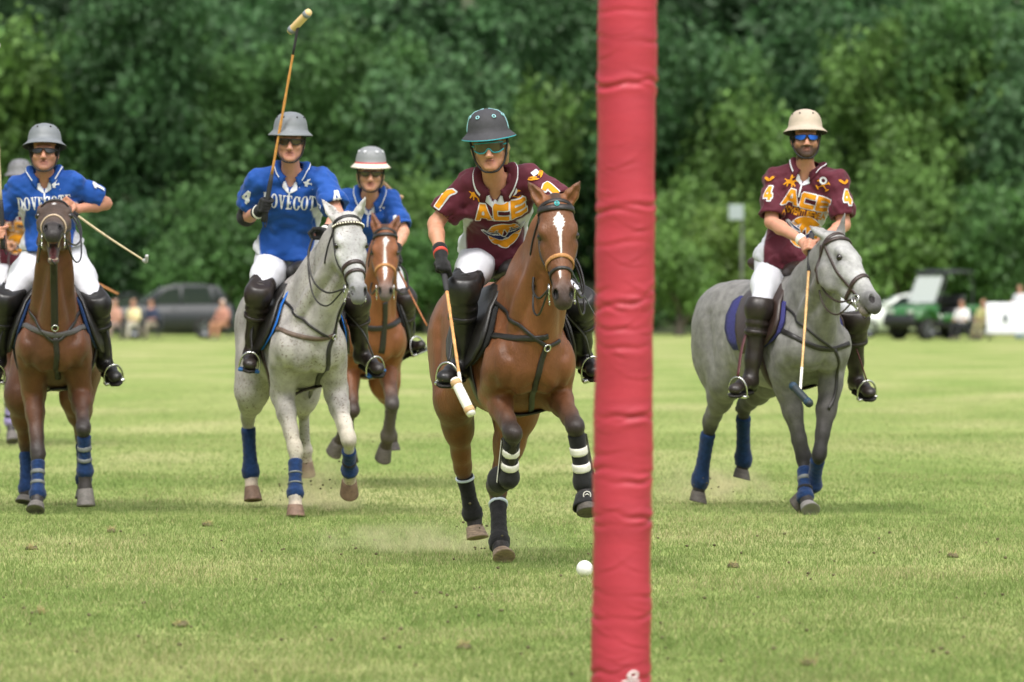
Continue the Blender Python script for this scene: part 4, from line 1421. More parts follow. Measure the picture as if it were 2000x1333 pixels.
def tack(R):
    sp, H, T, ho, bvh, l, b = R['sp'], R['H'], R['T'], R['o'], R['bvh'], R['l'], R['b']
    tk = sp['tack']
    ML = tk.get('leather', M_LEATHER)
    # bridle: browband with its studs, head piece, cheek pieces, nosebands, bit
    bb = obj('bridle', *loop_on(R, .028, tilt=.05, a0=-180, a1=180, nn=-.06, width=.024), ML, ho)
    obj('browband', *loop_on(R, tk.get('brow_t', .085), tilt=-.05, a0=-98, a1=98, nn=-.035, width=tk.get('brow_w', .026), thick=.0055, off=.006), tk.get('brow_m', ML), bb)
    if tk.get('studs'):
        sb = Buf()
        for an in np.linspace(-75, 75, 17):
            A = math.radians(an); dr = R['n'] * math.cos(A) + b * math.sin(A)
            h = cast(bvh, H(.085 - .05 * (1 - math.cos(A)) / 2, -.035, 0) + dr * .2, -dr)
            if h: sb.add(box(h[0] + h[1] * .013, .009, .006, .009, b, R['n'], R['a']))
        sb.make('browband_stud', mat('stud_white', (.75, .72, .55), rough=.3), bb)
    if tk.get('brow_emblem'):
        h = cast(bvh, H(.062, .2, 0), -R['n'])
        if h: obj('browband_emblem', *Buf2([ring(h[0] + h[1] * .018, R['n'], .012, .0022, 14), tube([h[0] + h[1] * .018 - b * .010, h[0] + h[1] * .018 + b * .010], .002, 6), tube([h[0] + h[1] * .018 - b * .005 - R['a'] * .009, h[0] + h[1] * .018 - b * .005 + R['a'] * .009], .002, 6), tube([h[0] + h[1] * .018 + b * .005 - R['a'] * .009, h[0] + h[1] * .018 + b * .005 + R['a'] * .009], .002, 6)]), mat('teal_emblem', (.05, .42, .45), rough=.4), bb)
    for s in (-1, 1):
        obj('cheekpiece', *side_strap(R, [(.05, -.045), (.16, -.065), (.30, -.075), (.455, -.075)], s, .018), ML, bb)
        obj('throatlatch', *side_strap(R, [(.03, -.07), (.10, -.15), (.20, -.225)], s, .014), ML, bb)
        bit = H(.475, -.085, s * .066)
        k = Buf().add(ring(bit, b + R['n'] * .2 * 0, .026, .0045))
        k.add(tube([bit + R['a'] * -.02 * 1, bit + R['a'] * .055 - R['n'] * .03], [.0055, .004], 6))
        k.add(ring(bit + R['a'] * .06 - R['n'] * .033, b, .011, .003, 12))
        k.make('bit', M_STEEL, bb)
        R['bit', s] = bit
    for (t, tilt, w, m) in tk['nose']:
        obj('noseband', *loop_on(R, t, tilt=tilt, width=w, thick=.005), m or ML, bb)
    # saddle cloth and saddle
    pm = tk.get('pad', M_BLACKCLOTH)
    pr = tk.get('padprof', [(.10, -.56, 0), (.12, -.56, 22), (.22, -.56, 42), (.32, -.55, 62), (.30, -.51, 80), (.21, -.43, 95), (.06, -.30, 104)])
    pad = obj('saddle_cloth', *shell_on(R, pr, .012, .012), pm, ho)
    if tk.get('padedge'):
        t = [(x[0] + .012, x[0] - .012, x[2]) for x in pr]
        obj('edging', *shell_on(R, t, .022, .006), tk['padedge'], pad)
    sd = shell_on(R, [(.06, -.42, 0), (.08, -.42, 22), (.18, -.40, 42), (.29, -.28, 62), (.27, -.22, 82), (.18, -.18, 98), (.03, -.14, 107)], .030, .016)
    sad = obj('saddle', *sd, ML, ho)
    S = Body()
    for u, w, r in ((.02, 1.535, .05), (-.12, 1.515, .075), (-.28, 1.52, .10), (-.42, 1.57, .085)):
        S.ell(T(u, 0, w), (.13, r * 1.15 if u < 0 else .08, .05), R['RT'], .08)
    S.ell(T(-.47, 0, 1.58), (.05, .13, .05), R['RT'], .05).ell(T(.07, 0, 1.535), (.05, .07, .045), R['RT'], .05)
    v, q, _ = S.mesh(.014, smooth=2)
    obj('seat', v, flipfix(v, q), ML, sad)
    obj('girth', *barrel_loop(R, .02, -115, 115, .085, .008, .006), tk.get('girth', ML), sad)
    # breast strap and martingale traced over the chest, standing or running strap to the girth
    bp = None
    for name, pts, w, m in tk.get('straps', ()):
        P = []
        for p in pts:
            h = seen(bvh, p[0], p[1])
            if h is not None: P.append(h[0])
        if len(P) > 1:
            o = obj(name, *strap_on(bvh, P, w, .005, .004), m or ML, ho)
            if bp is None and name == 'breastplate': bp = o
    for px, py, r in tk.get('rings', ()):
        h = seen(bvh, px, py)
        if h is not None and bp is not None:
            obj('buckle', *ring(h[0] + h[1] * .012, h[1], r, .0045, 14), M_STEEL, bp)

def stirrup(R, ballp, fdir, legup, side, leather=None, tread=None):
    """iron round the boot, its leather up to the saddle"""
    sad = [c for c in R['o'].children if c.name.split('.')[0] == 'saddle'][0]
    fd = nrm(fdir); u = perp(legup, fd); lat = np.cross(fd, u)
    k = Buf()
    pts = []
    for t in np.linspace(-.12, 1.12, 17):
        A = math.pi * t
        hgt = .112 * max(0, math.sin(A)) ** .75 if 0 <= t <= 1 else 0
        pts.append(ballp + lat * .064 * math.cos(A) * (1 if 0 <= t <= 1 else .98) + u * (hgt - .034 + (0 if 0 <= t <= 1 else -.006)))
    k.add(tube(pts, .0065, 8))
    k.make('stirrup_iron', M_STEEL, sad)
    obj('stirrup_tread', *box(ballp - u * .042, .135, .045, .016, lat, fd, u), tread or M_STEEL, sad)
    top = ballp + u * .083
    att = R['T'](.0, side * .255, 1.30)
    mid = lerp(top, att, .5) + R['l'] * side * .03
    P = catmull([top, mid, att], 8)
    nn = [nrm(R['l'] * side + R['f'] * .3)] * len(P)
    obj('stirrup_leather', *ribbon(P, nn, .028, .004), leather or M_LEATHER, sad)
# ================================================================== vehicles and people at the far edge
def extrude_profile(prof, w, c, X, Y, Z=V(0, 0, 1), inset=.0):
    """side profile (along X, up) swept across Y, with rounded shoulders"""
    v, f = [], []
    n = len(prof)
    cx = sum(p[0] for p in prof) / n; cz = sum(p[1] for p in prof) / n
    for yy, k in ((-w / 2, .955), (-w / 2 + .06, .99), (-w / 2 + .16, 1), (w / 2 - .16, 1), (w / 2 - .06, .99), (w / 2, .955)):
        for x, z in prof:
            v.append(c + X * (cx + (x - cx) * k) + Z * (cz + (z - cz) * k) + Y * yy)
    for i in range(5):
        for j in range(n):
            a, b = i * n + j, i * n + (j + 1) % n
            f.append((a, b, b + n, a + n))
    f.append(tuple(range(n))[::-1]); f.append(tuple(5 * n + j for j in range(n)))
    return v, f
M_GLASSDARK = mat('car_glass', (.02, .03, .03), rough=.06, spec=.8)
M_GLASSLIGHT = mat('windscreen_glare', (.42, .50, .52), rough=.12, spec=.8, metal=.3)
M_TYRE = mat('tyre', (.02, .02, .02), rough=.85)
M_RIM = mat('rim', (.16, .17, .18), rough=.35, metal=.9)
def wheel(root, c, Y, r, w=.22):
    o = obj('wheel', *lathe([(r * .62, -w / 2), (r * .92, -w / 2), (r, -w / 2 + .03), (r, w / 2 - .03), (r * .92, w / 2), (r * .62, w / 2)], 22, c, Y), M_TYRE, root)
    k = Buf().add(lathe([(.02, w / 2 - .02), (r * .25, w / 2 - .03), (r * .6, w / 2 - .05), (r * .66, w / 2)], 22, c, Y))
    k.add(lathe([(.02, -w / 2 + .02), (r * .25, -w / 2 + .03), (r * .6, -w / 2 + .05), (r * .66, -w / 2)], 22, c, Y))
    for i in range(5):
        a = i * 1.2566
        u = perp(V(0, 0, 1), Y); x = np.cross(Y, u)
        dr = u * math.cos(a) + x * math.sin(a)
        for s in (-1, 1):
            k.add(tube([c + Y * s * (w / 2 - .02), c + dr * r * .6 + Y * s * (w / 2 - .02)], [.03, .025], 5))
    k.make('rim', M_RIM, o)

def car(name, px_front, px_rear, py_ground, d, paint, label, rot=0.0, kind='suv'):
    """side-on car facing image left"""
    Xf, Xr = W(px_front, py_ground, d), W(px_rear, py_ground, d)
    L = np.linalg.norm(Xr - Xf)
    X = V(math.cos(rot), math.sin(rot), 0); Y = V(-math.sin(rot), math.cos(rot), 0)
    c = Xf.copy(); c[2] = float(ground_z(d))
    root = empty(name, lerp(Xf, Xf + X * L, .5) * V(1, 1, 0) + V(0, 0, c[2]), label, 'car')
    H_ = 1.78 if kind == 'suv' else 1.48
    w = 1.95
    c = c + Y * (w / 2)
    if kind == 'suv':
        body = [(0.05, .35), (0, .6), (.05, .85), (.5, 1.0), (1.25, 1.10), (L - .15, 1.12), (L - .02, .95), (L, .5), (L - .08, .32), (L - .5, .26), (.5, .26)]
        cab = [(1.05, 1.06), (1.85, 1.66), (2.3, H_), (L - 1.2, H_ - .01), (L - .55, H_ - .08), (L - .10, 1.08)]
        wins = [([(1.50, 1.12), (1.98, 1.60), (2.42, 1.68), (2.42, 1.12)], 0), ([(2.50, 1.12), (2.50, 1.68), (3.35, 1.68), (3.45, 1.12)], 0), ([(3.72, 1.18), (3.55, 1.64), (L - .75, 1.60), (L - .45, 1.20)], 0)]
    else:
        body = [(0.03, .35), (0, .55), (.08, .72), (.9, .88), (1.3, .92), (L - .2, .98), (L - .02, .8), (L, .45), (L - .1, .28), (.5, .22)]
        cab = [(1.05, .88), (1.9, 1.36), (2.4, H_), (L - 1.2, H_ - .05), (L - .3, .95)]
        wins = [([(1.55, .96), (2.02, 1.34), (2.5, 1.38), (2.5, .96)], 0), ([(2.58, .96), (2.58, 1.38), (3.2, 1.36), (3.5, .98)], 0)]
    obj('body', *extrude_profile(body, w, c, X, Y), paint, root)
    cb = obj('cabin', *extrude_profile(cab, w - .22, c, X, Y), paint, root)
    for pr, _ in wins:
        for s in (-1, 1):
            y = s * (w / 2 - .11 - .004)
            v = [c + X * a + V(0, 0, b) + Y * (y + s * .006 * (1 if k else 1)) for k, (a, b) in enumerate(pr)]
            v2 = [p + Y * s * .008 for p in v]
            n = len(v)
            f = [tuple(range(n)), tuple(range(2 * n - 1, n - 1, -1))] + [(i, (i + 1) % n, n + (i + 1) % n, n + i) for i in range(n)]
            obj('window', v + v2, f, M_GLASSDARK, cb, smooth=False)
    # sloping windscreen
    a0, a1 = V(cab[0][0], 0, cab[0][1]), V(cab[1][0], 0, cab[1][1])
    t = nrm(a1 - a0); nn = V(-t[2], 0, t[0])
    v = []
    for q, e in ((a0 + t * .10, .74), (a1 - t * .02, .68)):
        for s in (-1, 1):
            for off in (.012, .026):
                v.append(c + X * (q[0] + nn[0] * off) + V(0, 0, q[2] + nn[2] * off) + Y * s * e)
    obj('windscreen', v, [(0, 2, 6, 4), (1, 5, 7, 3), (0, 4, 5, 1), (2, 3, 7, 6), (0, 1, 3, 2), (4, 6, 7, 5)], M_GLASSLIGHT, root, smooth=False)
    r = .37 if kind == 'suv' else .32
    for x in (.95, L - 1.0):
        for s in (-1, 1):
            wheel(root, c + X * x + V(0, 0, r) + Y * s * (w / 2 - .10), Y, r)
    for s in (-1, 1):
        obj('headlight', *ball(c + X * .10 + V(0, 0, .76) + Y * s * .72, V(.08, .16, .08), 10, 8), M_GLASSLIGHT, root)
        obj('door_mirror', *ball(c + X * 1.55 + V(0, 0, 1.12) + Y * s * (w / 2 + .06), V(.08, .10, .08), 10, 8), paint, root)
    for x in (2.46, 3.42):
        if x < L - .8:
            obj('door_seam', *tube([c + X * x + V(0, 0, .38) - Y * (w / 2 - .025), c + X * x + V(0, 0, 1.08) - Y * (w / 2 - .045)], .006, 5), M_TYRE, root)
            obj('door_handle', *tube([c + X * (x - .28) + V(0, 0, .95) - Y * (w / 2 + .0), c + X * (x - .12) + V(0, 0, .95) - Y * (w / 2)], .015, 6), M_RIM, root)
    return root

def small_person(px, py_foot, py_head, d, pose, shirt, legs, hair, label, skin=(.42, .22, .15), flip=1):
    """spectator at the far edge; seated or standing"""
    g = float(ground_z(d))
    foot = W(px, py_foot, d); foot[2] = g
    S = Body(); C = Body(); Lg = Body(); Hr = Body()
    up = V(0, 0, 1); fw = V(-.55 * flip, -.8, 0); fw = nrm(fw); lt = np.cross(up, fw)
    if pose == 'sit':
        hip = foot + V(0, 0, .48); neck = hip + up * .52 + fw * .02
        knees = [hip + fw * .42 + lt * s * .12 + V(0, 0, .02) for s in (-1, 1)]
        ank = [k - up * .42 + fw * .05 for k in knees]
    else:
        hip = foot + V(0, 0, .92); neck = hip + up * .53
        knees = [hip + lt * s * .09 - up * .43 + fw * .03 for s in (-1, 1)]
        ank = [k - up * .42 for k in knees]
    head = neck + up * .17 + fw * .03
    S.ell(head, (.078, .092, .115), np.array([lt, fw, up]), .02, skin).cone(neck - up * .05, head - up * .05, .055, .05, .03, skin)
    S.ell(head + fw * .095 - up * .01, .016, None, .02, skin)
    S.cone(hip, neck - up * .08, .13, .14, .05, skin)
    hands = []
    for s in (-1, 1):
        sh = neck - up * .07 + lt * s * .17
        el = sh - up * .25 + lt * s * .06 + fw * .05
        wr = el + fw * .22 - up * .04 - lt * s * .10 if pose == 'sit' else el + fw * .2 + up * .06 - lt * s * .05
        S.cone(sh, el, .05, .042, .03, skin).cone(el, wr, .04, .03, .02, skin).ell(wr + fw * .06, (.045, .05, .03), None, .02, skin)
        for q in range(4):
            S.cone(wr + fw * .08 + lt * (q - 1.5) * .02, wr + fw * .145 + lt * (q - 1.5) * .022 - up * .015, .011, .009, .005, skin)
        S.cone(wr + fw * .04 - lt * s * .03, wr + fw * .09 - lt * s * .055, .012, .010, .005, skin)
        C.cone(sh, lerp(sh, el, .95), .072, .068, .04)
        hands.append(wr)
    for k, a_, s in zip(knees, ank, (-1, 1)):
        h_ = hip + lt * s * .09
        S.cone(h_, k, .075, .055, .03, skin).cone(k, a_, .05, .036, .03, skin).cone(a_, a_ + fw * .16 - up * .03, .04, .03, .02, (.1, .1, .1))
        Lg.cone(h_, k, .098, .082, .04)
        Lg.cone(k, lerp(k, a_, 1.0 if pose != 'sit' else .8), .08, .065, .03)
    Lg.ell(hip, (.17, .15, .13), None, .05)
    C.chain([hip + up * .04, lerp(hip, neck, .5), neck - up * .10], [.145, .150, .150], .06).ell(neck - up * .09, (.19, .11, .07), np.array([lt, fw, up]), .05)
    Hr.ell(head + up * .035 - fw * .022, (.086, .095, .10), np.array([lt, fw, up]), .01)
    v, q, c = S.mesh(.024, smooth=1, default=skin)
    o = obj('person', v, flipfix(v, q), mat('far_skin', (.4, .2, .15), attr=True, rough=.6), base=foot, cols=c, label=label, category='person', group='spectators at the far edge of the field')
    for nm, b, cc in (('shirt', C, shirt), ('trousers', Lg, legs), ('hair', Hr, hair)):
        v, q, _ = b.mesh(.028, smooth=1)
        obj(nm, v, flipfix(v, q), mat('cloth_%02d_%02d_%02d' % tuple(int(99 * x) for x in cc), cc, rough=.85, var=.15, vscale=8), o)
    return o, hip, fw, lt

def folding_chair(hip, fw, lt, label, tone=(.04, .05, .06)):
    up = V(0, 0, 1); g = hip - up * .48
    root = empty('folding_chair', g, label, 'chair', 'folding chairs of the spectators')
    mc = mat('chair_cloth', tone, rough=.9); mt = mat('chair_tube', (.10, .10, .11), rough=.5, metal=.6)
    s0 = hip - up * .10
    obj('seat', *box(s0, .48, .44, .03, lt, fw, up), mc, root)
    obj('backrest', *box(s0 - fw * .24 + up * .28, .48, .03, .48, lt, fw, up), mc, root)
    for s in (-1, 1):
        obj('leg', *tube([s0 + lt * s * .23 + fw * .2, g + lt * s * .23 - fw * .2], .014, 6), mt, root)
        obj('leg', *tube([s0 + lt * s * .23 - fw * .2 + up * .5, s0 + lt * s * .23 - fw * .2, g + lt * s * .23 + fw * .2], .014, 6), mt, root)

def build_far():
    d = 179.0
    car('parked_suv', 204, 460, 664, 183.0, mat('paint_charcoal', (.028, .032, .036), rough=.38, spec=.4), 'charcoal parked SUV seen side-on at the field edge on the left', 0.05)
    car('parked_car', 120, 300, 664, 189.5, mat('paint_silver', (.42, .46, .46), rough=.3, spec=.6, coat=.5), 'pale silver car half hidden behind the charcoal SUV', 0.0, 'sedan')
    # white car behind the cart, seen three-quarter
    car('parked_car', 1640, 1900, 666, 186.0, mat('paint_white', (.66, .70, .66), rough=.3, spec=.6, coat=.5), 'white car parked behind the green utility cart', 0.0, 'sedan')
    p, hip, fw, lt = small_person(262, 664, 588, d, 'sit', (.74, .66, .36), (.45, .42, .36), (.28, .16, .10), 'seated spectator in a pale yellow shirt beside the dark SUV')
    folding_chair(hip, fw, lt, 'folding chair under the spectator in pale yellow')
    p, hip, fw, lt = small_person(297, 664, 590, d + 1.0, 'sit', (.03, .04, .08), (.30, .26, .20), (.10, .06, .04), 'seated spectator in a dark navy shirt beside the one in pale yellow')
    folding_chair(hip, fw, lt, 'folding chair under the spectator in dark navy')
    p, hip, fw, lt = small_person(226, 664, 600, d - .5, 'sit', (.44, .24, .18), (.30, .22, .20), (.30, .2, .15), 'seated spectator mostly hidden behind the knee of the leftmost rider')
    folding_chair(hip, fw, lt, 'folding chair mostly hidden behind the leftmost rider')
    p, hip, fw, lt = small_person(436, 664, 606, d, 'sit', (.42, .20, .15), (.40, .20, .12), (.55, .48, .44), 'seated spectator in rust red just left of the flea-bitten grey horse')
    folding_chair(hip, fw, lt, 'folding chair just left of the flea-bitten grey horse')
    build_cart(d + 2)
    p, hip, fw, lt = small_person(1880, 664, 575, d - 1.2, 'sit', (.74, .74, .76), (.02, .02, .025), (.05, .035, .03), 'seated man in a white shirt beside the green utility cart')
    folding_chair(hip, fw, lt, 'folding chair under the man in the white shirt')
    p, hip, fw, lt = small_person(1922, 664, 590, d + .6, 'sit', (.50, .48, .22), (.30, .27, .15), (.20, .13, .06), 'seated spectator in olive between the cart and the white table')
    folding_chair(hip, fw, lt, 'folding chair between the cart and the white table')
    small_person(1993, 664, 505, d + 3.0, 'stand', (.72, .74, .80), (.16, .28, .42), (.16, .09, .05), 'standing person in a white shirt and pale blue trousers at the right edge')
    # table under a white cloth with a dark emblem
    g = float(ground_z(d))
    X0, X1 = W(1927, 664, d)[0], W(2045, 664, d)[0]
    zt = CAM_H - (592 - HORIZON) * d / F
    c = V((X0 + X1) / 2, d + .35, 0)
    root = empty('cloth_table', V(c[0], c[1], g), 'table hung with a white cloth bearing a small dark emblem, right edge', 'table')
    mw = mat('white_tablecloth', (.74, .76, .80), rough=.8, var=.05, vscale=4, bump=.3, bscale=8)
    nx = 26
    v, f = [], []
    for k, (yo, zz) in enumerate(((.0, g + .22), (.0, zt - .03), (.03, zt), (.70, zt), (.73, zt - .03), (.73, g + .2))):
        for i in range(nx):
            x = X0 + (X1 - X0) * i / (nx - 1)
            w = .03 * math.sin(i * 1.35) if k in (0, 5) else 0
            v.append((x, c[1] - .37 + yo + w, zz))
    for k in range(5):
        for i in range(nx - 1):
            f.append((k * nx + i, k * nx + i + 1, (k + 1) * nx + i + 1, (k + 1) * nx + i))
    obj('tablecloth', v, f, mw, root)
    obj('table_top', *box(V(c[0], c[1], zt - .03), X1 - X0 - .02, .68, .03), mw, root)
    for sx in (-1, 1):
        for sy in (-1, 1):
            q = V(c[0] + sx * (X1 - X0) * .45, c[1] + sy * .28, g)
            obj('leg', *tube([q, q + V(0, 0, zt - g - .05)], .02, 6), M_RIM, root)
    pe = W(1964, 622, c[1] - .42)
    obj('emblem', *lathe([(.02, -.01), (.16, -.008), (.16, .004), (.02, .006)], 16, V(pe[0], c[1] - .41, pe[2]), V(0, -1, 0), sx=.42, sy=1.0), mat('emblem_dark', (.04, .06, .07), rough=.7), root)
    # bag / cup held by the standing person, pale
    # white box on a grey post in front of the trees
    d2 = 190.0
    b0 = W(1449, 664, d2); b0[2] = float(ground_z(d2))
    root = empty('lamp_post', b0, 'white box shaped lamp on a weathered grey post before the trees', 'lamp post')
    top = W(1449, 402, d2)
    obj('post', *tube([b0, lerp(b0, top, .5), top], [.06, .055, .05], 10), mat('weathered_grey', (.13, .14, .12), rough=.9, var=.2, vscale=3), root)
    lc = W(1437, 415, d2) - V(0, .2, 0)
    lamp = obj('lamp_housing', *box(lc, .50, .30, .50), mat('lamp_white', (.32, .37, .39), rough=.5), root, smooth=False)
    obj('arm', *tube([lc + V(.1, .1, 0), V(top[0], top[1], lc[2])], .04, 6), mat('weathered_grey', (.2, .2, .2)), root)

def build_cart(d):
    """green utility cart with black roof, seen from its front left"""
    g = float(ground_z(d))
    yaw = math.radians(38)
    c0 = W(1832, 664, d); c0[2] = g; K = 1.12
    Xf = V(-math.cos(yaw), -math.sin(yaw), 0)    # forward: image left, towards camera
    Y = V(Xf[1], -Xf[0], 0); up = V(0, 0, 1)
    root = empty('utility_cart', c0, 'green utility cart with black roof and pale windscreen at the field edge', 'utility cart')
    mg = mat('cart_green', (.018, .12, .02), rough=.35, spec=.5, coat=.4); mk = mat('cart_black', (.02, .022, .024), rough=.6)
    ml = mat('cart_roof', (.022, .024, .03), rough=.5, spec=.4)
    P = lambda x, y, z: c0 + (Xf * x + Y * y + up * z) * K
    EP = lambda prof, w: extrude_profile([(a * K, b * K) for a, b in prof], w * K, c0, Xf, Y)
    def B(name, x, y, z, sx, sy, sz, m, par=root):
        return obj(name, *box(P(x, y, z), sx * K, sy * K, sz * K, Xf, Y, up), m, par)
    B('chassis', 0, 0, .48, 2.7, 1.30, .26, mk)
    hood = obj('hood', *EP([(.55, .55), (.55, 1.02), (.95, .98), (1.42, .80), (1.45, .55)], 1.34), mg, root)
    obj('bumper', *EP([(1.30, .35), (1.30, .72), (1.52, .70), (1.55, .38)], 1.25), mk, root)
    for s in (-1, 1):
        B('headlight', 1.43, s * .42, .80, .06, .26, .10, mat('lamp_glass', (.5, .55, .5), rough=.1))
        obj('fender', *tube(catmull([P(1.42, s * .68, .58), P(1.2, s * .70, .82), P(.9, s * .70, .86), P(.62, s * .70, .62)], 5), .07, 8), mg, root)
        B('side_panel', -.1, s * .64, .62, 1.0, .06, .22, mg)
        obj('roof_post', *tube(catmull([P(.62, s * .62, 1.0), P(.30, s * .60, 1.60), P(.15, s * .58, 1.86)], 5), .035, 8), mk, root)
        obj('roof_post', *tube(catmull([P(-.75, s * .60, .7), P(-.78, s * .60, 1.5), P(-.68, s * .58, 1.84)], 5), .035, 8), mk, root)
    obj('roof', *EP([(.30, 1.86), (.25, 1.95), (-.2, 1.99), (-.75, 1.96), (-.85, 1.88), (-.2, 1.90)], 1.34), ml, root)
    v = [P(.62, s * .56, 1.05) + Xf * o for s in (-1, 1) for o in (.02, .035)] + [P(.27, s * .54, 1.80) + Xf * o for s in (-1, 1) for o in (.02, .035)]
    obj('windscreen', v, [(0, 2, 6, 4), (1, 5, 7, 3), (0, 4, 5, 1), (2, 3, 7, 6), (0, 1, 3, 2), (4, 6, 7, 5)], mat('cart_screen', (.44, .48, .47), rough=.25, spec=.6), root, smooth=False)
    B('seat', -.25, 0, .80, .5, 1.1, .14, mk); B('backrest', -.50, 0, 1.05, .12, 1.1, .45, mk)
    B('cargo_box', -1.05, 0, .82, .95, 1.30, .32, mg)
    obj('steering_wheel', *ring(P(.28, .30, 1.05), Xf - up * .6, .17, .018), mk, root)
    for x in (.98, -.95):
        for s in (-1, 1):
            wheel(root, P(x, s * .58, .32), Y, .32 * K, .26)
# ================================================================== flat prints (letters, numbers, emblems)
def s_seg(x, y, a, b, r):
    px, py = x - a[0], y - a[1]; bx, by = b[0] - a[0], b[1] - a[1]
    t = np.clip((px * bx + py * by) / max(1e-9, bx * bx + by * by), 0, 1)
    return np.hypot(px - t * bx, py - t * by) - r
def s_poly(x, y, P):
    n = len(P); d = np.full_like(x, 9e9); s = np.ones_like(x)
    for i in range(n):
        a, b = P[i], P[i - 1]
        ex, ey = b[0] - a[0], b[1] - a[1]; wx, wy = x - a[0], y - a[1]
        t = np.clip((wx * ex + wy * ey) / max(1e-12, ex * ex + ey * ey), 0, 1)
        d = np.minimum(d, (wx - ex * t) ** 2 + (wy - ey * t) ** 2)
        c1 = y >= a[1]; c2 = y < b[1]; c3 = ex * wy > ey * wx
        s = np.where((c1 & c2 & c3) | (~c1 & ~c2 & ~c3), -s, s)
    return s * np.sqrt(d)
def s_ell(x, y, c, rx, ry):
    px, py = (x - c[0]), (y - c[1])
    k0 = np.sqrt((px / rx) ** 2 + (py / ry) ** 2); k1 = np.sqrt((px / rx ** 2) ** 2 + (py / ry ** 2) ** 2)
    return np.where(k1 > 1e-6, k0 * (k0 - 1) / np.maximum(k1, 1e-6), -min(rx, ry))
def rect(x0, y0, x1, y1):
    return [(x0, y0), (x1, y0), (x1, y1), (x0, y1)]
def serif(ch):
    """condensed serif capitals, height 1; returns (width, fn)"""
    def U(*fs): return lambda x, y: np.minimum.reduce([f(x, y) for f in fs])
    def pl(*P): return lambda x, y: s_poly(x, y, P)
    st = .17
    if ch in 'OC':
        ring_ = lambda x, y: np.maximum(s_ell(x, y, (.31, .5), .31, .52), -s_ell(x, y, (.31, .5), .135, .45))
        if ch == 'O': return .62, ring_
        return .58, U(lambda x, y: np.maximum(ring_(x, y), -s_poly(x, y, rect(.33, .34, .9, .66))), pl(*rect(.52, .62, .58, 1.0)))
    if ch == 'D':
        bowl = lambda x, y: np.maximum(np.maximum(s_ell(x, y, (.2, .5), .42, .5), -s_ell(x, y, (.2, .5), .25, .43)), .2 - x)
        return .62, U(pl(*rect(.08, 0, .08 + st, 1)), bowl, pl(*rect(0, 0, .3, .06)), pl(*rect(0, .94, .3, 1)))
    if ch == 'V':
        return .60, U(pl((.04, 1), (.23, 1), (.36, .25), (.36, 0), (.27, 0)), pl((.44, 1), (.52, 1), (.36, 0), (.29, 0)), pl(*rect(0, .94, .27, 1)), pl(*rect(.36, .94, .60, 1)))
    if ch == 'E':
        return .54, U(pl(*rect(.08, 0, .08 + st, 1)), pl(*rect(0, 0, .5, .07)), pl(*rect(0, .93, .48, 1)), pl(*rect(.1, .47, .38, .54)), pl((.5, 0), (.54, .27), (.48, .27), (.40, .05)),
                      pl((.48, 1), (.5, .76), (.45, .76), (.38, .95)), pl(*rect(.34, .38, .39, .63)))
    if ch == 'T':
        return .56, U(pl(*rect(.195, 0, .195 + st, 1)), pl(*rect(.02, .93, .54, 1)), pl(*rect(.10, 0, .46, .06)), pl((0, .72), (.05, .72), (.12, .96), (.02, 1)), pl((.56, .72), (.51, .72), (.44, .96), (.54, 1)))
def block(ch):
    """heavy square capitals and numbers, height 1; returns (width, fn)"""
    def U(*fs): return lambda x, y: np.minimum.reduce([f(x, y) for f in fs])
    def pl(*P): return lambda x, y: s_poly(x, y, P)
    def sub(a, b): return lambda x, y: np.maximum(a(x, y), -b(x, y))
    if ch == 'A':
        return 1.25, sub(pl((0, 0), (.42, 1), (.83, 1), (1.25, 0), (.93, 0), (.86, .2), (.40, .2), (.32, 0)), pl((.49, .42), (.77, .42), (.66, .74), (.60, .74)))
    if ch == 'C':
        return 1.15, sub(pl((.12, 0), (1.1, 0), (1.15, .05), (1.15, .3), (.36, .3), (.36, .7), (1.15, .7), (1.15, .95), (1.1, 1), (.12, 1), (0, .88), (0, .12)), pl((.3, .3), (1.3, .3), (1.3, .7), (.3, .7)))
    if ch == 'E':
        return 1.12, U(pl(*rect(0, 0, .30, 1)), pl(*rect(0, 0, 1.12, .26)), pl(*rect(0, .38, 1.02, .63)), pl(*rect(0, .75, 1.12, 1)))
    if ch == '1':
        return .6, pl((.22, 0), (.52, 0), (.52, 1), (.30, 1), (0, .80), (.06, .62), (.22, .70))
    if ch == '4':
        return .75, sub(pl((.42, 0), (.66, 0), (.66, .20), (.78, .20), (.78, .42), (.66, .42), (.66, 1), (.36, 1), (0, .38), (0, .20), (.42, .20)), pl((.20, .42), (.42, .42), (.42, .76)))
    if ch == '2':
        return .75, pl((0, 0), (.75, 0), (.75, .24), (.38, .24), (.75, .58), (.75, .9), (.62, 1), (0, 1), (0, .76), (.45, .76), (.45, .64), (0, .22))
STROKE = {'A': [(0, 0, .5, 1), (.5, 1, 1, 0), (.2, .38, .8, .38)], 'D': [(0, 0, 0, 1), (0, 1, .7, .9), (.7, .9, .9, .5), (.9, .5, .7, .1), (.7, .1, 0, 0)], 'V': [(0, 1, .5, 0), (.5, 0, 1, 1)],
          'E': [(0, 0, 0, 1), (0, 1, .9, 1), (0, .5, .8, .5), (0, 0, .9, 0)], 'N': [(0, 0, 0, 1), (0, 1, .9, 0), (.9, 0, .9, 1)], 'T': [(0, 1, 1, 1), (.5, 0, .5, 1)], 'U': [(0, 1, 0, .1), (0, .05, .9, .05), (.9, .1, .9, 1)],
          'R': [(0, 0, 0, 1), (0, 1, .85, .95), (.85, .95, .85, .55), (.85, .5, 0, .5), (.35, .5, .9, 0)], 'W': [(0, 1, .25, 0), (.25, 0, .5, .7), (.5, .7, .75, 0), (.75, 0, 1, 1)]}
def plain(ch):
    return 1.0, lambda x, y: np.minimum.reduce([s_seg(x, y, (a, b), (c, d), .12) for a, b, c, d in STROKE[ch]])
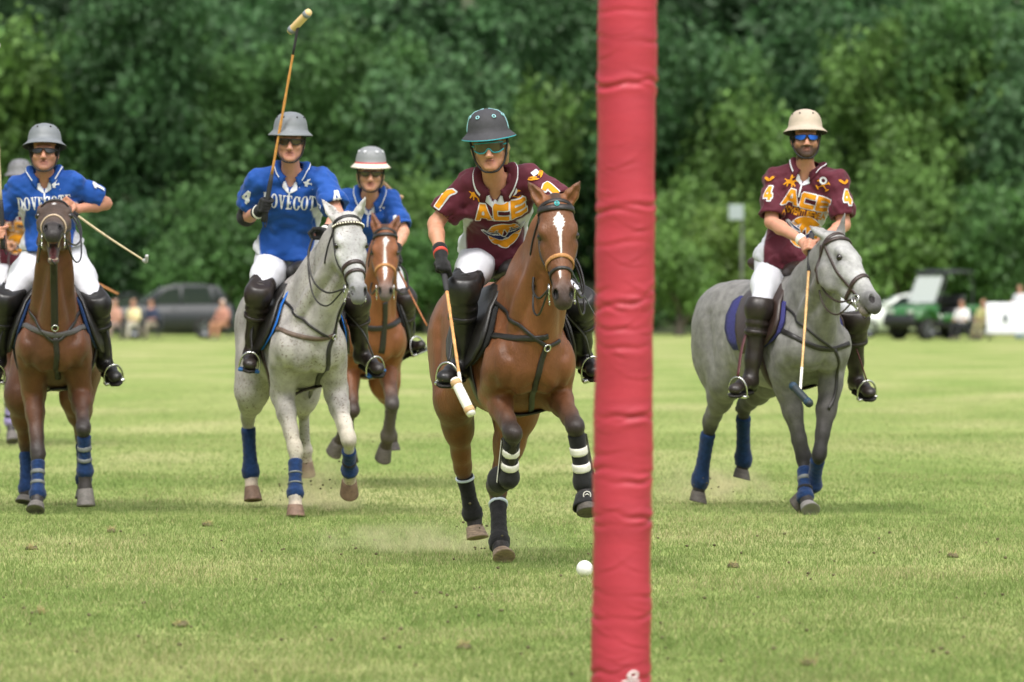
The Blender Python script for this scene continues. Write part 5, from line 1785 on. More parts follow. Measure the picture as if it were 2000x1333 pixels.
def text(s, face, height, gap, xs=1.0, slant=0.0):
    """returns (half width, half height, fn) in metres, centred"""
    items, x0 = [], 0.0
    for ch in s:
        w, fn = face(ch)
        items.append((x0, fn)); x0 += w + gap
    tot = x0 - gap
    def fn(x, y):
        Y = y / height + .5
        X = (x - slant * y) / (height * xs) + tot / 2
        d = np.full_like(x, 9e9)
        for o, f in items:
            d = np.minimum(d, f(X - o, Y))
        return d * height * min(1, xs)
    return tot * height * xs / 2, height / 2, fn

def decal(name, fn, hw, hh, O, X, Y, N, bvh, material, parent, cell=.004, off=.0025, grow=0.0, pad=.012, reach=.45):
    """flat print laid on a garment: cells inside the outline, projected along -N"""
    nx, ny = int(2 * (hw + pad + grow) / cell) + 2, int(2 * (hh + pad + grow) / cell) + 2
    gx = np.linspace(-hw - pad - grow, hw + pad + grow, nx); gy = np.linspace(-hh - pad - grow, hh + pad + grow, ny)
    GX, GY = np.meshgrid(gx, gy, indexing='ij')
    D = fn(GX, GY) - grow
    e = cell * .25
    dx = (fn(GX + e, GY) - fn(GX - e, GY)) / (2 * e); dy = (fn(GX, GY + e) - fn(GX, GY - e)) / (2 * e)
    g = np.maximum(np.hypot(dx, dy), 1e-6)
    inside = D < 0
    ck = inside[:-1, :-1] | inside[1:, :-1] | inside[:-1, 1:] | inside[1:, 1:]
    mv = np.clip(D, 0, cell * 1.1)
    PX = np.where(inside, GX, GX - dx / g * mv); PY = np.where(inside, GY, GY - dy / g * mv)
    idx = {}
    v, f = [], []
    def vert(i, j):
        k = (i, j)
        if k not in idx:
            p = O + X * PX[i, j] + Y * PY[i, j]
            h = cast(bvh, p + N * .30, -N, reach)
            if h is None: idx[k] = -1
            else:
                idx[k] = len(v); v.append(h[0] + N * off + h[1] * off * .6)
        return idx[k]
    for i, j in zip(*np.nonzero(ck)):
        q = [vert(i, j), vert(i + 1, j), vert(i + 1, j + 1), vert(i, j + 1)]
        if min(q) < 0: continue
        a = [v[t] for t in q]
        if max(np.linalg.norm(a[t] - a[t - 1]) for t in range(4)) > cell * 7: continue
        f.append(q)
    if not f: return None
    return obj(name, v, f, material, parent)

# ================================================================== riders
SKIN = (.46, .235, .155)
M_SKIN = mat('skin', SKIN, attr=True, rough=.5, spec=.35, var=.07, vscale=30, bump=.05, bscale=200)
_p = M_SKIN.node_tree.nodes['Principled BSDF']
_p.inputs['Subsurface Weight'].default_value = .12
_p.inputs['Subsurface Radius'].default_value = (.012, .005, .003)
M_WHITECLOTH = mat('white_breeches', (.60, .61, .66), rough=.85, spec=.2, var=.05, vscale=12, bump=.18, bscale=50)
M_BOOT = mat('black_boot', (.012, .011, .011), rough=.38, spec=.55, var=.3, vscale=20, bump=.1, bscale=60)
M_BROWNBOOT = mat('brown_boot', (.020, .014, .012), rough=.42, spec=.55, var=.3, vscale=20, bump=.1, bscale=60)
M_WHITEPRINT = mat('white_print', (.62, .63, .67), rough=.8, spec=.2)
M_YELLOWPRINT = mat('yellow_print', (.66, .27, .012), rough=.75, spec=.2)
M_GOLDPRINT = mat('dark_gold_print', (.52, .22, .012), rough=.75, spec=.2)
M_NAVYPRINT = mat('navy_print', (.02, .025, .09), rough=.75, spec=.2)
M_CANE = mat('cane', (.58, .30, .11), rough=.45, spec=.4, var=.25, vscale=30, bump=.1, bscale=60)
M_REDCANE = mat('red_cane', (.42, .15, .055), rough=.45, spec=.4, var=.25, vscale=30)
M_PALECANE = mat('pale_cane', (.50, .42, .25), rough=.5, spec=.4, var=.2, vscale=30)
M_GRIP = mat('mallet_grip', (.03, .03, .032), rough=.75)
M_WHITETAPE = mat('white_tape', (.74, .72, .66), rough=.6)
M_LENSBLACK = mat('lens_black', (.012, .012, .014), rough=.06, spec=.8)
M_LENSBROWN = mat('lens_brown', (.05, .035, .018), rough=.07, spec=.8)
M_LENSBLUE = mat('lens_blue', (.02, .16, .75), rough=.08, spec=.9, metal=.6)

def shirt_material(name, c):
    m = mat(name, c, attr=True, rough=.72, spec=.25, var=.07, vscale=14, bump=.22, bscale=26, sheen=.12)
    return m

def hand(B, wr, G, axis, sgn, col, th=1.0, k=.010):
    """fist closed round a shaft at G lying along axis"""
    ax = nrm(axis)
    e1 = (wr - G) - ax * np.dot(wr - G, ax)
    e1 = nrm(e1) if np.linalg.norm(e1) > .01 else perp(V(.2, .9, .3), ax)
    e2 = np.cross(ax, e1) * sgn
    B.cone(wr, G + e1 * .030, .029 * th, .034 * th, .02, col, sq=(e2, .8))
    B.ell(G + e1 * .034 + e2 * .004, (.044 * th, .022 * th, .026 * th), np.array([ax, e1, e2]), .015, col)
    ln = (.92, 1.0, .97, .85)
    for i in range(4):
        o = ax * (1.5 - i) * .0205
        pts = []
        for an, R in ((-28, .050), (50, .036), (120, .030), (205, .027)):
            A = math.radians(an * (1 if an < 0 else ln[i]))
            pts.append(G + o + e1 * R * math.cos(A) + e2 * R * math.sin(A))
        B.chain(pts, [.0125 * th, .0118 * th, .0108 * th, .0095 * th], .006, col)
    pts = [G + e1 * .045 + ax * .030, G + ax * .045 + e1 * .022 - e2 * .030, G + ax * .040 - e1 * .012 - e2 * .030, G + ax * .034 - e1 * .030 - e2 * .010]
    B.chain(pts, [.015 * th, .0135 * th, .012 * th, .010 * th], .008, col)

def make_rider(sp, R):
    """sp: joints in world space; R: the horse"""
    pel, nek, hd = sp['pelvis'], sp['neck'], sp['head']
    EL, WR, GR = sp['el'], sp['wr'], sp['grip']
    SH = [q - nrm(sp['neck'] - sp['pelvis']) * .018 for q in sp['sh']]
    HP, KN, AN, TO = sp['hip'], sp['kn'], sp['an'], sp['toe']
    bw = sp.get('bulk', 1.0)
    skin = sp.get('skin', SKIN)
    U = nrm(nek - pel); Lt = np.linalg.norm(nek - pel)
    Rt = perp(SH[1] - SH[0], U); Fr = np.cross(Rt, U)
    RTo = np.array([Rt, Fr, U])
    hu = nrm(sp.get('hup', U)); hf = perp(sp['hfwd'], hu); hr = np.cross(hf, hu)
    if np.dot(hr, Rt) < 0: hr = -hr
    RHd = np.array([hr, hf, hu])
    HS = 1.06
    Q = lambda x, y, z: hd + (hr * x + hf * y + hu * z) * HS
    base = pel.copy(); base[2] = 0.0
    # ---------------- torso shape shared by body and jersey
    def torso(B, g, col=None):
        tp = lambda x, y, z: pel + Rt * x + Fr * y + U * z * (Lt / .50)
        e = lambda c, r, k: B.ell(c, (r[0] * bw + g, r[1] * bw ** .8 + g, r[2] + g), RTo, k, col)
        e(tp(0, -.005, .35), (.178, .112, .145), .05)
        e(tp(0, .0, .20), (.150, .110, .190), .07)
        e(tp(0, .01 * bw, .05), (.158, .122, .130), .07)
        for s in (0, 1):
            sg = (-1, 1)[s]
            B.cone(nek - U * .040 + Rt * sg * .03, lerp(nek, SH[s], .95) + U * .010, .052 + g, .054 + g, .05, col)
            B.cone(lerp(nek, SH[s], .45) - U * .02, lerp(nek, SH[s], .9) - U * .05, .06 + g, .058 + g, .05, col)
            e(tp(sg * .075, .045, .345), (.080, .060, .075), .06)
            e(tp(sg * .085, -.03, .30), (.09, .085, .15), .05)
    # ---------------- body: one continuous skin
    B = Body()
    torso(B, -.016, skin)
    B.cone(nek - U * .07, hd - hu * .075 - hf * .005, .062, .054, .03, skin)
    B.ell(Q(0, -.018, .032), (.076, .093, .085), RHd, .02, skin)
    B.ell(Q(0, .022, -.035), (.062, .066, .084), RHd, .03, skin)
    jw = sp.get('jaw', 1.0)
    for s in (-1, 1):
        B.cone(Q(s * .050 * jw, .0, -.055), Q(s * .014, .066, -.097), .026, .019, .03, skin)
        B.ell(Q(s * .042, .055, -.030), (.024, .024, .022), RHd, .02, sp.get('cheek', skin))
        B.ell(Q(s * .0125, .099, -.045), (.0105, .012, .0085), RHd, .008, skin)
        B.ell(Q(s * .077, -.010, -.018), (.011, .021, .033), RHd, .012, skin)
        B.ell(Q(s * .032, .088, -.002), (.017, .012, .011), RHd, .01, None, op='sub')
        B.ell(Q(s * .032, .070, -.002), .0125, None, .004, (.5, .46, .42))
    beard = sp.get('beard')
    B.ell(Q(0, .074, -.102), (.025, .019, .018), RHd, .02, skin)
    B.cone(Q(-.04, .076, .016), Q(.04, .076, .016), .014, .014, .02, skin)
    B.cone(Q(0, .083, .004), Q(0, .111, -.040), .0095, .014, .012, skin)
    lip = sp.get('lip', (.40, .15, .12))
    B.ell(Q(0, .088, -.0665), (.022, .009, .0055), RHd, .008, lip)
    B.ell(Q(0, .086, -.0785), (.019, .010, .0065), RHd, .006, lip)
    for s in (0, 1):
        ma = lerp(SH[s], EL[s], .5)
        B.chain([SH[s], ma, EL[s]], [.052 * bw ** .5, .048 * bw ** .5, .041 * bw ** .5], .02, skin)
        fm = lerp(EL[s], WR[s], .32)
        B.chain([EL[s], fm, WR[s]], [.042 * bw ** .5, .043 * bw ** .5, .028], .02, skin)
        G, ax = GR[s]
        hand(B, WR[s], G, ax, (1, -1)[s], skin, .86 if sp['glove'][s] else 1.0)
        B.chain([HP[s], lerp(HP[s], KN[s], .5), KN[s]], [.082, .072, .052], .04, skin)
        B.chain([KN[s], lerp(KN[s], AN[s], .3), AN[s]], [.052, .050, .034], .03, skin)
        B.cone(AN[s], lerp(AN[s], TO[s], .9), .036, .028, .02, skin)
    def paint(v, cols):
        rel = (v - hd) @ RHd.T
        x, y, z = rel[:, 0], rel[:, 1], rel[:, 2]
        on = (np.abs(x) < .1) & (y > .02) & (z > -.14) & (z < .06)
        m = np.clip(1 - np.abs(z + .0722 - .0015 * np.cos(x * 60)) / .0035, 0, 1) * (np.abs(x) < .024) * on  # shade of the crease between the lips, put into the colour
        cols = cols * (1 - .75 * m[:, None]) + np.array((.08, .03, .025)) * .75 * m[:, None]
        if beard is not None:
            bd, strength = beard
            chin = np.clip((-.048 - z) / .02, 0, 1) * np.clip((y - .0 + .5 * (-z - .06)) / .02, 0, 1)
            mouth = np.exp(-((x / .020) ** 2 + ((z + .072) / .011) ** 2) * 1.2) * (y > .06)
            must = np.clip((-.046 - z) / .006, 0, 1) * (np.abs(x) < .04)
            a = np.clip(np.maximum(chin, must) - 1.3 * mouth, 0, 1) * ((np.abs(x) < .09) & (z > -.135) & (z < -.04)) * strength
            cols = cols * (1 - a[:, None]) + np.array(bd) * a[:, None]
        return cols
    fine = [(hd, .13, .0056)]
    for s in (0, 1):
        if not sp['glove'][s]: fine.append((GR[s][0], .06, .007))
    v, q, cols = B.mesh(.022, fine=fine, smooth=1, paint=paint, default=skin, sigma=.006)
    me = obj('person', v, flipfix(v, q), M_SKIN, base=base, cols=cols, label=sp['label'], category='person', group='polo riders')
    # ---------------- jersey
    J = Body()
    torso(J, .0)
    cutl = sp.get('sleeve', (.72, .72))
    for s in (0, 1):
        J.chain([SH[s], lerp(SH[s], EL[s], .55), lerp(SH[s], EL[s], cutl[s] + .12)], [.060 * bw ** .5, .067 * bw ** .5, .077 * bw ** .5], .035)
    tp = lambda x, y, z: pel + Rt * x + Fr * y + U * z * (Lt / .50)
    J.ell(tp(0, .02, -.02), (.172 * bw, .142 * bw, .10), RTo, .05)
    for s in (0, 1):
        J.ell(lerp(pel, HP[s], .75) + U * .045 + Fr * .02, (.125 * bw ** .5, .128 * bw ** .5, .10), RTo, .06)
    J.disp(folds(sp.get('seed', 3), .0045, 24, U * .4 + Rt))
    J.disp(folds(sp.get('seed', 3) + 9, .0075, 30, Rt * .8 + U * .9, ridge=True))
    J.disp(folds(sp.get('seed', 3) + 17, .0045, 44, Rt - U * .5, ridge=True))
    # openings: neck, sleeves, hem
    J.cone(nek - U * .03, hd, .070, .070, .01, op='sub')
    J.ell(nek + Fr * .095 - U * .022, (.026, .075, .058), RTo, .012, op='sub')
    for s in (0, 1):
        a = nrm(EL[s] - SH[s])
        J.cone(lerp(SH[s], EL[s], cutl[s] - .12), EL[s] + a * .1, .060 * bw ** .5, .064 * bw ** .5, .008, op='sub')
    for s in (0, 1):
        a = nrm(EL[s] - SH[s])
        J.scoop(lerp(SH[s], EL[s], cutl[s]), a, .15, .12)
    J2 = Body(); J2.ops = J.ops
    hem = pel + U * sp.get('hem', -.03)
    J2.cut(hem, -U)
    tones = sp['jersey']
    side = sp.get('side', (.54, .55, .60))
    def jpaint(v, cols):
        cols = np.tile(np.asarray(tones), (len(v), 1))
        rel = (v - pel) @ RTo.T
        x, y, z = rel[:, 0], rel[:, 1], rel[:, 2] * .5 / Lt
        mx = .158 * bw
        low = np.clip((.33 - z) / .01, 0, 1)
        arm = np.zeros(len(v))
        for s in (0, 1):
            d = Body.dist('cone', (SH[s], EL[s], .098 * bw ** .5, .105 * bw ** .5, None), v[:, 0], v[:, 1], v[:, 2])
            arm = np.maximum(arm, (d < 0) * ((rel[:, 0] * (-1, 1)[s]) > .09))
        edge = .118 * bw - .10 * np.clip(z - .18, 0, 1) + .035 * np.sin(np.clip(z, 0, .35) * 9)
        w = np.clip((np.abs(x) - edge) / .008, 0, 1) * low * (1 - arm)
        return cols * (1 - w[:, None]) + np.asarray(side) * w[:, None]
    v, q, cols = J2.mesh(.0098, smooth=1, paint=jpaint)
    q = flipfix(v, q)
    sh = obj('jersey', v, q, shirt_material(sp['jname'], tones), me, cols=cols)
    jb = bvh_of(v, q)
    sp['_jb'], sp['_frame'] = jb, (pel, Rt, Fr, U, Lt)
    # collar: stands at the neck and folds over, with a white stripe
    nu, nv = 40, 7
    vv, ff, mi = [], [], []
    for i in range(nu + 1):
        ph = math.radians(20 + 320 * i / nu)
        dr = Fr * math.cos(ph) + Rt * math.sin(ph)
        fwd = max(0, math.cos(ph))
        top = nek + dr * (.066 + .012 * fwd) + U * (.040 - .055 * fwd)
        wid = .118 + .022 * fwd ** 2
        h = cast(jb, nek + dr * wid + U * .16 + Fr * .05 * fwd, nrm(-U - Fr * .4 * fwd), .4)
        bot = h[0] + h[1] * .008 if h is not None else nek + dr * wid - U * .03
        if fwd > .5: bot = bot - U * .020 * (fwd - .5) * 2
        for j in range(nv + 1):
            t = j / nv
            p = lerp(top, bot, t) + (U * .020 + dr * .010) * math.sin(math.pi * t) * (1 - .3 * fwd)
            vv.append(p)
    for i in range(nu):
        for j in range(nv):
            ff.append((i * (nv + 1) + j, (i + 1) * (nv + 1) + j, (i + 1) * (nv + 1) + j + 1, i * (nv + 1) + j + 1))
            mi.append(1 if (j == nv - 2) and (2 <= i < nu - 2) else 0)
    co = obj('collar', vv, ff, [mat(sp['jname'] + '_collar', tones, rough=.8, var=.06, vscale=30, bump=.2, bscale=90), M_WHITEPRINT], sh, midx=mi)
    sol = co.modifiers.new('thickness', 'SOLIDIFY'); sol.thickness = .004; sol.offset = 0
    # white placket
    O = nek - U * .098 + Fr * .0
    def pk(name, P, m=M_WHITEPRINT, off=.003):
        fn = lambda x, y: s_poly(x, y, P)
        decal(name, fn, .075, .11, O, Rt, U, Fr, jb, m, sh, cell=.0035, off=off)
    pk('placket', [(-.001, .004), (-.010, .000), (-.046, .026), (-.044, .058), (-.028, .062), (-.012, .034)])
    pk('placket', [(.001, .004), (.010, .000), (.048, .022), (.046, .058), (.028, .062), (.012, .034)], off=.0035)
    pk('placket', rect(-.005, -.075, .005, .004))
    # ---------------- breeches
    T = Body()
    T.ell(pel - U * .02, (.160 * bw ** .7, .126 * bw ** .6, .12), RTo, .05)
    T.ell(pel + U * .06, (.146 * bw, .110 * bw ** .8, .07), RTo, .04)
    for s in (0, 1):
        T.chain([HP[s], lerp(HP[s], KN[s], .45), KN[s]], [.108 * bw ** .5, .090 * bw ** .5, .056], .05)
        T.ell(lerp(HP[s], pel, .3) - Fr * .06, .105, None, .06)
        T.cone(KN[s], lerp(KN[s], AN[s], .25), .056, .05, .03)
    T.disp(folds(sp.get('seed', 3) + 5, .0042, 30))
    T.disp(folds(sp.get('seed', 3) + 6, .0034, 38, ridge=True))
    v, q, _ = T.mesh(.014, smooth=1)
    br = obj('breeches', v, flipfix(v, q), sp.get('breeches', M_WHITECLOTH), me)
    pts = []
    for i in range(29 if sp.get('belt') else 0):
        A = 2 * math.pi * i / 28
        pts.append(pel + U * .075 + Rt * .163 * bw * math.cos(A) + Fr * .132 * bw ** .8 * math.sin(A))
    if pts: obj('belt', *ribbon(pts, [nrm(p - pel - U * .075) for p in pts], .030, .004), sp.get('belt', M_BROWNLEATHER), br)
    # ---------------- boots, knee guards
    bm = sp.get('boot', M_BOOT)
    for s in (0, 1):
        k_, a_, t_ = KN[s], AN[s], TO[s]
        sd = nrm(a_ - k_); fd = nrm(t_ - a_)
        fr_ = perp(sp['kfront'][s], sd)
        S = Body()
        S.chain([lerp(k_, a_, -.02), lerp(k_, a_, .30), lerp(k_, a_, .72), a_], [.066, .064, .050, .046], .03)
        S.cone(lerp(k_, a_, .25) - fr_ * .012, lerp(k_, a_, .6) - fr_ * .008, .058, .045, .03)
        heel = a_ - fd * .045 + sd * .055
        fn_ = perp(-sd, fd)
        S.cone(a_, heel, .046, .036, .03)
        S.chain([a_ + sd * .02, lerp(a_, t_, .45), t_ - fd * .03], [.046, .040, .030], .03, sq=(fn_, .9))
        S.ell(t_ - fd * .045, (.045, .036, .028), np.array([np.cross(fd, fn_), fd, fn_]), .03)
        S.ell(heel - fd * .002 + sd * .022, (.034, .030, .020), np.array([np.cross(fd, fn_), fd, fn_]), .01)
        for rr_ in (.42, .5, .58, .85, .92):
            S.disp((lambda c, ax_: (lambda X, Y, Z: (.0016 * np.exp(-(((X - c[0]) * ax_[0] + (Y - c[1]) * ax_[1] + (Z - c[2]) * ax_[2]) / .006) ** 2)).astype(np.float32)))(lerp(k_, a_, rr_), sd))
        v, q, _ = S.mesh(.0105, smooth=1)
        bo = obj('boot', v, flipfix(v, q), bm, me)
        sol_c = lerp(heel + sd * .03, t_ - fn_ * .034, .5)
        L = np.linalg.norm(t_ - heel)
        obj('sole', *box(lerp(heel + sd * .030, t_ - fn_ * .036, .56), .078, L * .95, .014, np.cross(fd, fn_), nrm(t_ - fn_ * .036 - heel - sd * .03), fn_, bev=.4), mat('sole', (.02, .018, .016), rough=.8), bo)
        G = Body()
        th = nrm(HP[s] - k_)
        G.chain([k_ + th * .125 + fr_ * .020, k_ + fr_ * .024, k_ + sd * .17 + fr_ * .014], [.088, .082, .067], .04)
        G.ell(k_ + fr_ * .052 - sd * .0, (.052, .040, .060), np.array([np.cross(sd, fr_), fr_, sd]), .03)
        G.ell(k_ + fr_ * .078 + sd * .0, (.028, .022, .030), np.array([np.cross(sd, fr_), fr_, sd]), .008)
        for o_ in (.075, .125):
            G.disp((lambda c, ax_: (lambda X, Y, Z: (.008 * np.exp(-(((X - c[0]) * ax_[0] + (Y - c[1]) * ax_[1] + (Z - c[2]) * ax_[2]) / .008) ** 2)).astype(np.float32)))(k_ + sd * o_, sd))
        G.disp((lambda c, ax_: (lambda X, Y, Z: (.008 * np.exp(-(((X - c[0]) * ax_[0] + (Y - c[1]) * ax_[1] + (Z - c[2]) * ax_[2]) / .008) ** 2)).astype(np.float32)))(k_ + th * .065, th))
        G.cut(k_ - sd * .068, -sd); G.cut(k_ + th * .115, th); G.cut(k_ + sd * .180, sd)
        v, q, _ = G.mesh(.010, smooth=2)
        kg = obj('knee_guard', v, flipfix(v, q), bm, me)
        for o_ in (.10, .155):
            c = k_ + sd * o_ + fr_ * .014
            x = np.cross(sd, fr_)
            pts = [c + (x * math.cos(A) + fr_ * math.sin(A)) * .072 for A in np.linspace(0, 2 * math.pi, 25)]
            obj('strap', *ribbon(pts, [nrm(p - c) for p in pts], .026, .004), bm, kg)
        # foot in the stirrup
        ballp = lerp(a_, t_, .68) - fn_ * .012
        stirrup(R, ballp, fd, -sd, (-1, 1)[s], sp.get('leather', (None, None))[s], sp.get('tread'))
    # ---------------- gloves
    for s in (0, 1):
        if sp['glove'][s]:
            Gb = Body()
            G, ax = GR[s]
            hand(Gb, WR[s], G, ax, (1, -1)[s], None, 1.08)
            Gb.cone(lerp(EL[s], WR[s], .84), WR[s], .040, .035, .02)
            v, q, _ = Gb.mesh(.0055, smooth=1)
            gl = obj('glove', v, flipfix(v, q), sp['glove'][s], me)
            if sp.get('cuff'):
                c0, c1 = lerp(EL[s], WR[s], .93), lerp(EL[s], WR[s], 1.02)
                obj('cuff_strap', *sleeve(c0, c1, .042, .042, V(0, 0, 0), Rt, 0, 0, 18, 4), sp['cuff'], gl)
        elif sp.get('wristband') and sp['wristband'][s]:
            c0, c1 = lerp(EL[s], WR[s], .90), lerp(EL[s], WR[s], 1.04)
            obj('wrist_band', *sleeve(c0, c1, .036, .036, V(0, 0, 0), Rt, 0, 0, 18, 4), sp['wristband'][s], me)
    if sp.get('elbow'):
        for s in sp['elbow']:
            E_ = Body()
            E_.chain([lerp(SH[s], EL[s], .70), EL[s], lerp(EL[s], WR[s], .22)], [.054, .056, .052], .03)
            v, q, _ = E_.mesh(.009, smooth=1)
            obj('elbow_pad', v, flipfix(v, q), M_BLACKCLOTH, me)
    helmet(sp, me, Q, hr, hf, hu, hd)
    eyewear(sp, me, Q)
    hb = Body()
    hb.ell(Q(0, -.024, .022), (.081, .090, .078), RHd, .01)
    for s in (-1, 1): hb.cone(Q(s * .074, .012, .02), Q(s * .070, .0, -.035), .013, .008, .02)
    if sp.get('hairlong'):
        for s in (-1, 1): hb.cone(Q(s * .075, -.02, -.02), Q(s * .066, -.05, -.09), .022, .016, .03)
    hb.disp(folds(8, .003, 90))
    v, q, _ = hb.mesh(.007, smooth=1)
    hm = mat('hair_%d' % sp.get('hairid', 0), sp['hair'], rough=.6, bump=.5, bscale=130)
    hair = obj('hair', v, flipfix(v, q), hm, me)
    if sp.get('braid'):
        pts = catmull(sp['braid'], 10)
        m = len(pts)
        k = Buf()
        for st in range(3):
            cp, rr = [], []
            for i, p in enumerate(pts):
                t = i / (m - 1)
                tg = nrm(pts[min(i + 1, m - 1)] - pts[max(i - 1, 0)])
                x = perp(V(0, 0, 1), tg); y = np.cross(tg, x)
                A = t * 16 + st * 2.094
                cp.append(p + (x * math.cos(A) + y * math.sin(A)) * .012 * (1 - .3 * t)); rr.append(.014 * (1 - .45 * t))
            k.add(tube(cp, rr, 7))
        k.add(ball(pts[-1], V(.024, .02, .02), 10, 8))
        k.make('braid', hm, me)
    return me, sh

def helmet(sp, me, Q, hr, hf, hu, hd):
    h = sp['helmet']
    c = Q(0, -.014, .052)
    tl = math.radians(h.get('tilt', 0))
    ax = nrm(hu * math.cos(tl) + hf * math.sin(tl)); fw = perp(hf, ax)
    n = 48
    prof = [(.001, .132), (.032, .129), (.062, .119), (.085, .101), (.098, .077), (.105, .049), (.108, .022), (.112, .012), (.121, .003), (.131, -.006), (.139, -.014), (.141, -.019), (.136, -.020), (.120, -.008), (.102, .004), (.092, .02)]
    def ringpts(r, z):
        out = []
        for j in range(n):
            A = 2 * math.pi * j / n
            x, y = math.cos(A), math.sin(A)
            ex = 1.0 + (.15 if r > .111 else .12) * abs(y) + (.04 * max(0, y) if r > .111 else 0)
            dz = (.004 * y - .004 * y * y) * max(0, (r - .108) / .033) if r > .108 else 0
            out.append(c + hr * r * x * ex ** .0 + fw * r * y * ex + ax * (z + dz))
        return out
    v = []
    for r, z in prof: v += ringpts(r, z)
    f, mi = [], []
    for i in range(len(prof) - 1):
        for j in range(n):
            a, b = i * n + j, i * n + (j + 1) % n
            f.append((a, a + n, b + n, b))
            m = 0
            if i >= 11: m = 1
            if i in (10,): m = 2
            if i in (7, 8, 9) and h.get('brim') is not None: m = 3
            if i == 6 and h.get('band') is not None: m = 4
            mi.append(m)
    ms = [h['mat'], mat('helmet_lining', (.02, .02, .02), rough=.9), h.get('edge', h['mat']), h.get('brim') or h['mat'], h.get('band') or h['mat']]
    he = obj('helmet', v, f, ms, me, midx=mi)
    # vents
    for an in (62, 118, 20, 160, 242, 298):
        A = math.radians(an)
        p = c + hr * .087 * math.cos(A) + fw * .087 * 1.12 * math.sin(A) + ax * .096
        nn_ = nrm(hr * math.cos(A) + fw * math.sin(A) + ax * .85)
        obj('vent', *lathe([(.001, .002), (.005, .002), (.0055, -.003)], 14, p + nn_ * .003, nn_), h.get('vent', mat('vent_dark', (.02, .02, .02))), he)
        if h.get('ventring'):
            obj('vent_rim', *ring(p + nn_ * .003, nn_, .0085, .0028, 14), h['ventring'], he)
    if h.get('seam'):
        for sx in (-1, 1):
            pts = [c + hr * sx * .0 + V(0, 0, 0)]
            P = []
            for t in np.linspace(0, 1, 16):
                rr_ = np.interp(t, [0, .25, .5, .75, 1], [.012, .063, .0925, .1045, .1095]); zz = np.interp(t, [0, .25, .5, .75, 1], [.132, .119, .090, .055, .022])
                A = math.radians(90 - sx * 78)
                P.append(c + hr * rr_ * math.cos(A) + fw * rr_ * math.sin(A) * 1.12 + ax * zz)
            obj('seam', *tube(P, .0026, 6), h['seam'], he)
    mk = mat('strap_black', (.015, .015, .015), rough=.7)
    k = Buf()
    for s in (-1, 1):
        k.add(tube(catmull([Q(s * .090, .02, .03), Q(s * .082, .022, -.02), Q(s * .068, .045, -.078), Q(s * .035, .075, -.116), Q(0, .082, -.124)], 6), .0055, 6))
        k.add(tube(catmull([Q(s * .088, -.05, .02), Q(s * .084, -.02, -.03), Q(s * .070, .04, -.072)], 5), .0045, 6))
    k.make('chin_strap', mk, he)

def eyewear(sp, me, Q):
    e = sp['eyewear']
    nu, nv = 40, 6
    vv, ff = [], []
    wrap = e.get('wrap', 58)
    top_, bot_ = e.get('top', .017), e.get('bot', -.021)
    def pt(an, z):
        A = math.radians(an)
        return Q(.0800 * math.sin(A), -.006 + .107 * math.cos(A) ** .72 + .004, z)
    tops, bots = [], []
    for i in range(nu + 1):
        an = -wrap + 2 * wrap * i / nu
        x = an / wrap
        tz = top_ - .004 * x * x
        bz = bot_ + .022 * math.exp(-(x / .17) ** 2) + (.016 * max(0, abs(x) - .55) ** 1.2 * 2)
        if e.get('two'): bz += .006 * math.exp(-(x / .12) ** 2); tz -= .004 * math.exp(-(x / .12) ** 2)
        tops.append(pt(an, tz)); bots.append(pt(an, bz))
        for j in range(nv + 1):
            vv.append(pt(an, bz + (tz - bz) * j / nv))
    for i in range(nu):
        for j in range(nv):
            ff.append((i * (nv + 1) + j, (i + 1) * (nv + 1) + j, (i + 1) * (nv + 1) + j + 1, i * (nv + 1) + j + 1))
    g = obj('sunglasses', vv, ff, e['lens'], me)
    so = g.modifiers.new('thickness', 'SOLIDIFY'); so.thickness = .003
    fr = e.get('frame')
    k = Buf().add(tube(bots, e.get('fw', .0028), 6)).add(tube(tops, .003, 6))
    for s, q in ((-1, 0), (1, -1)):
        k.add(tube([lerp(bots[q], tops[q], .6), Q(s * .082, .02, .004), Q(s * .080, -.02, .0)], [.005, .0035], 6))
    k.make('frame', fr or mat('frame_black', (.015, .015, .015), rough=.4), g)

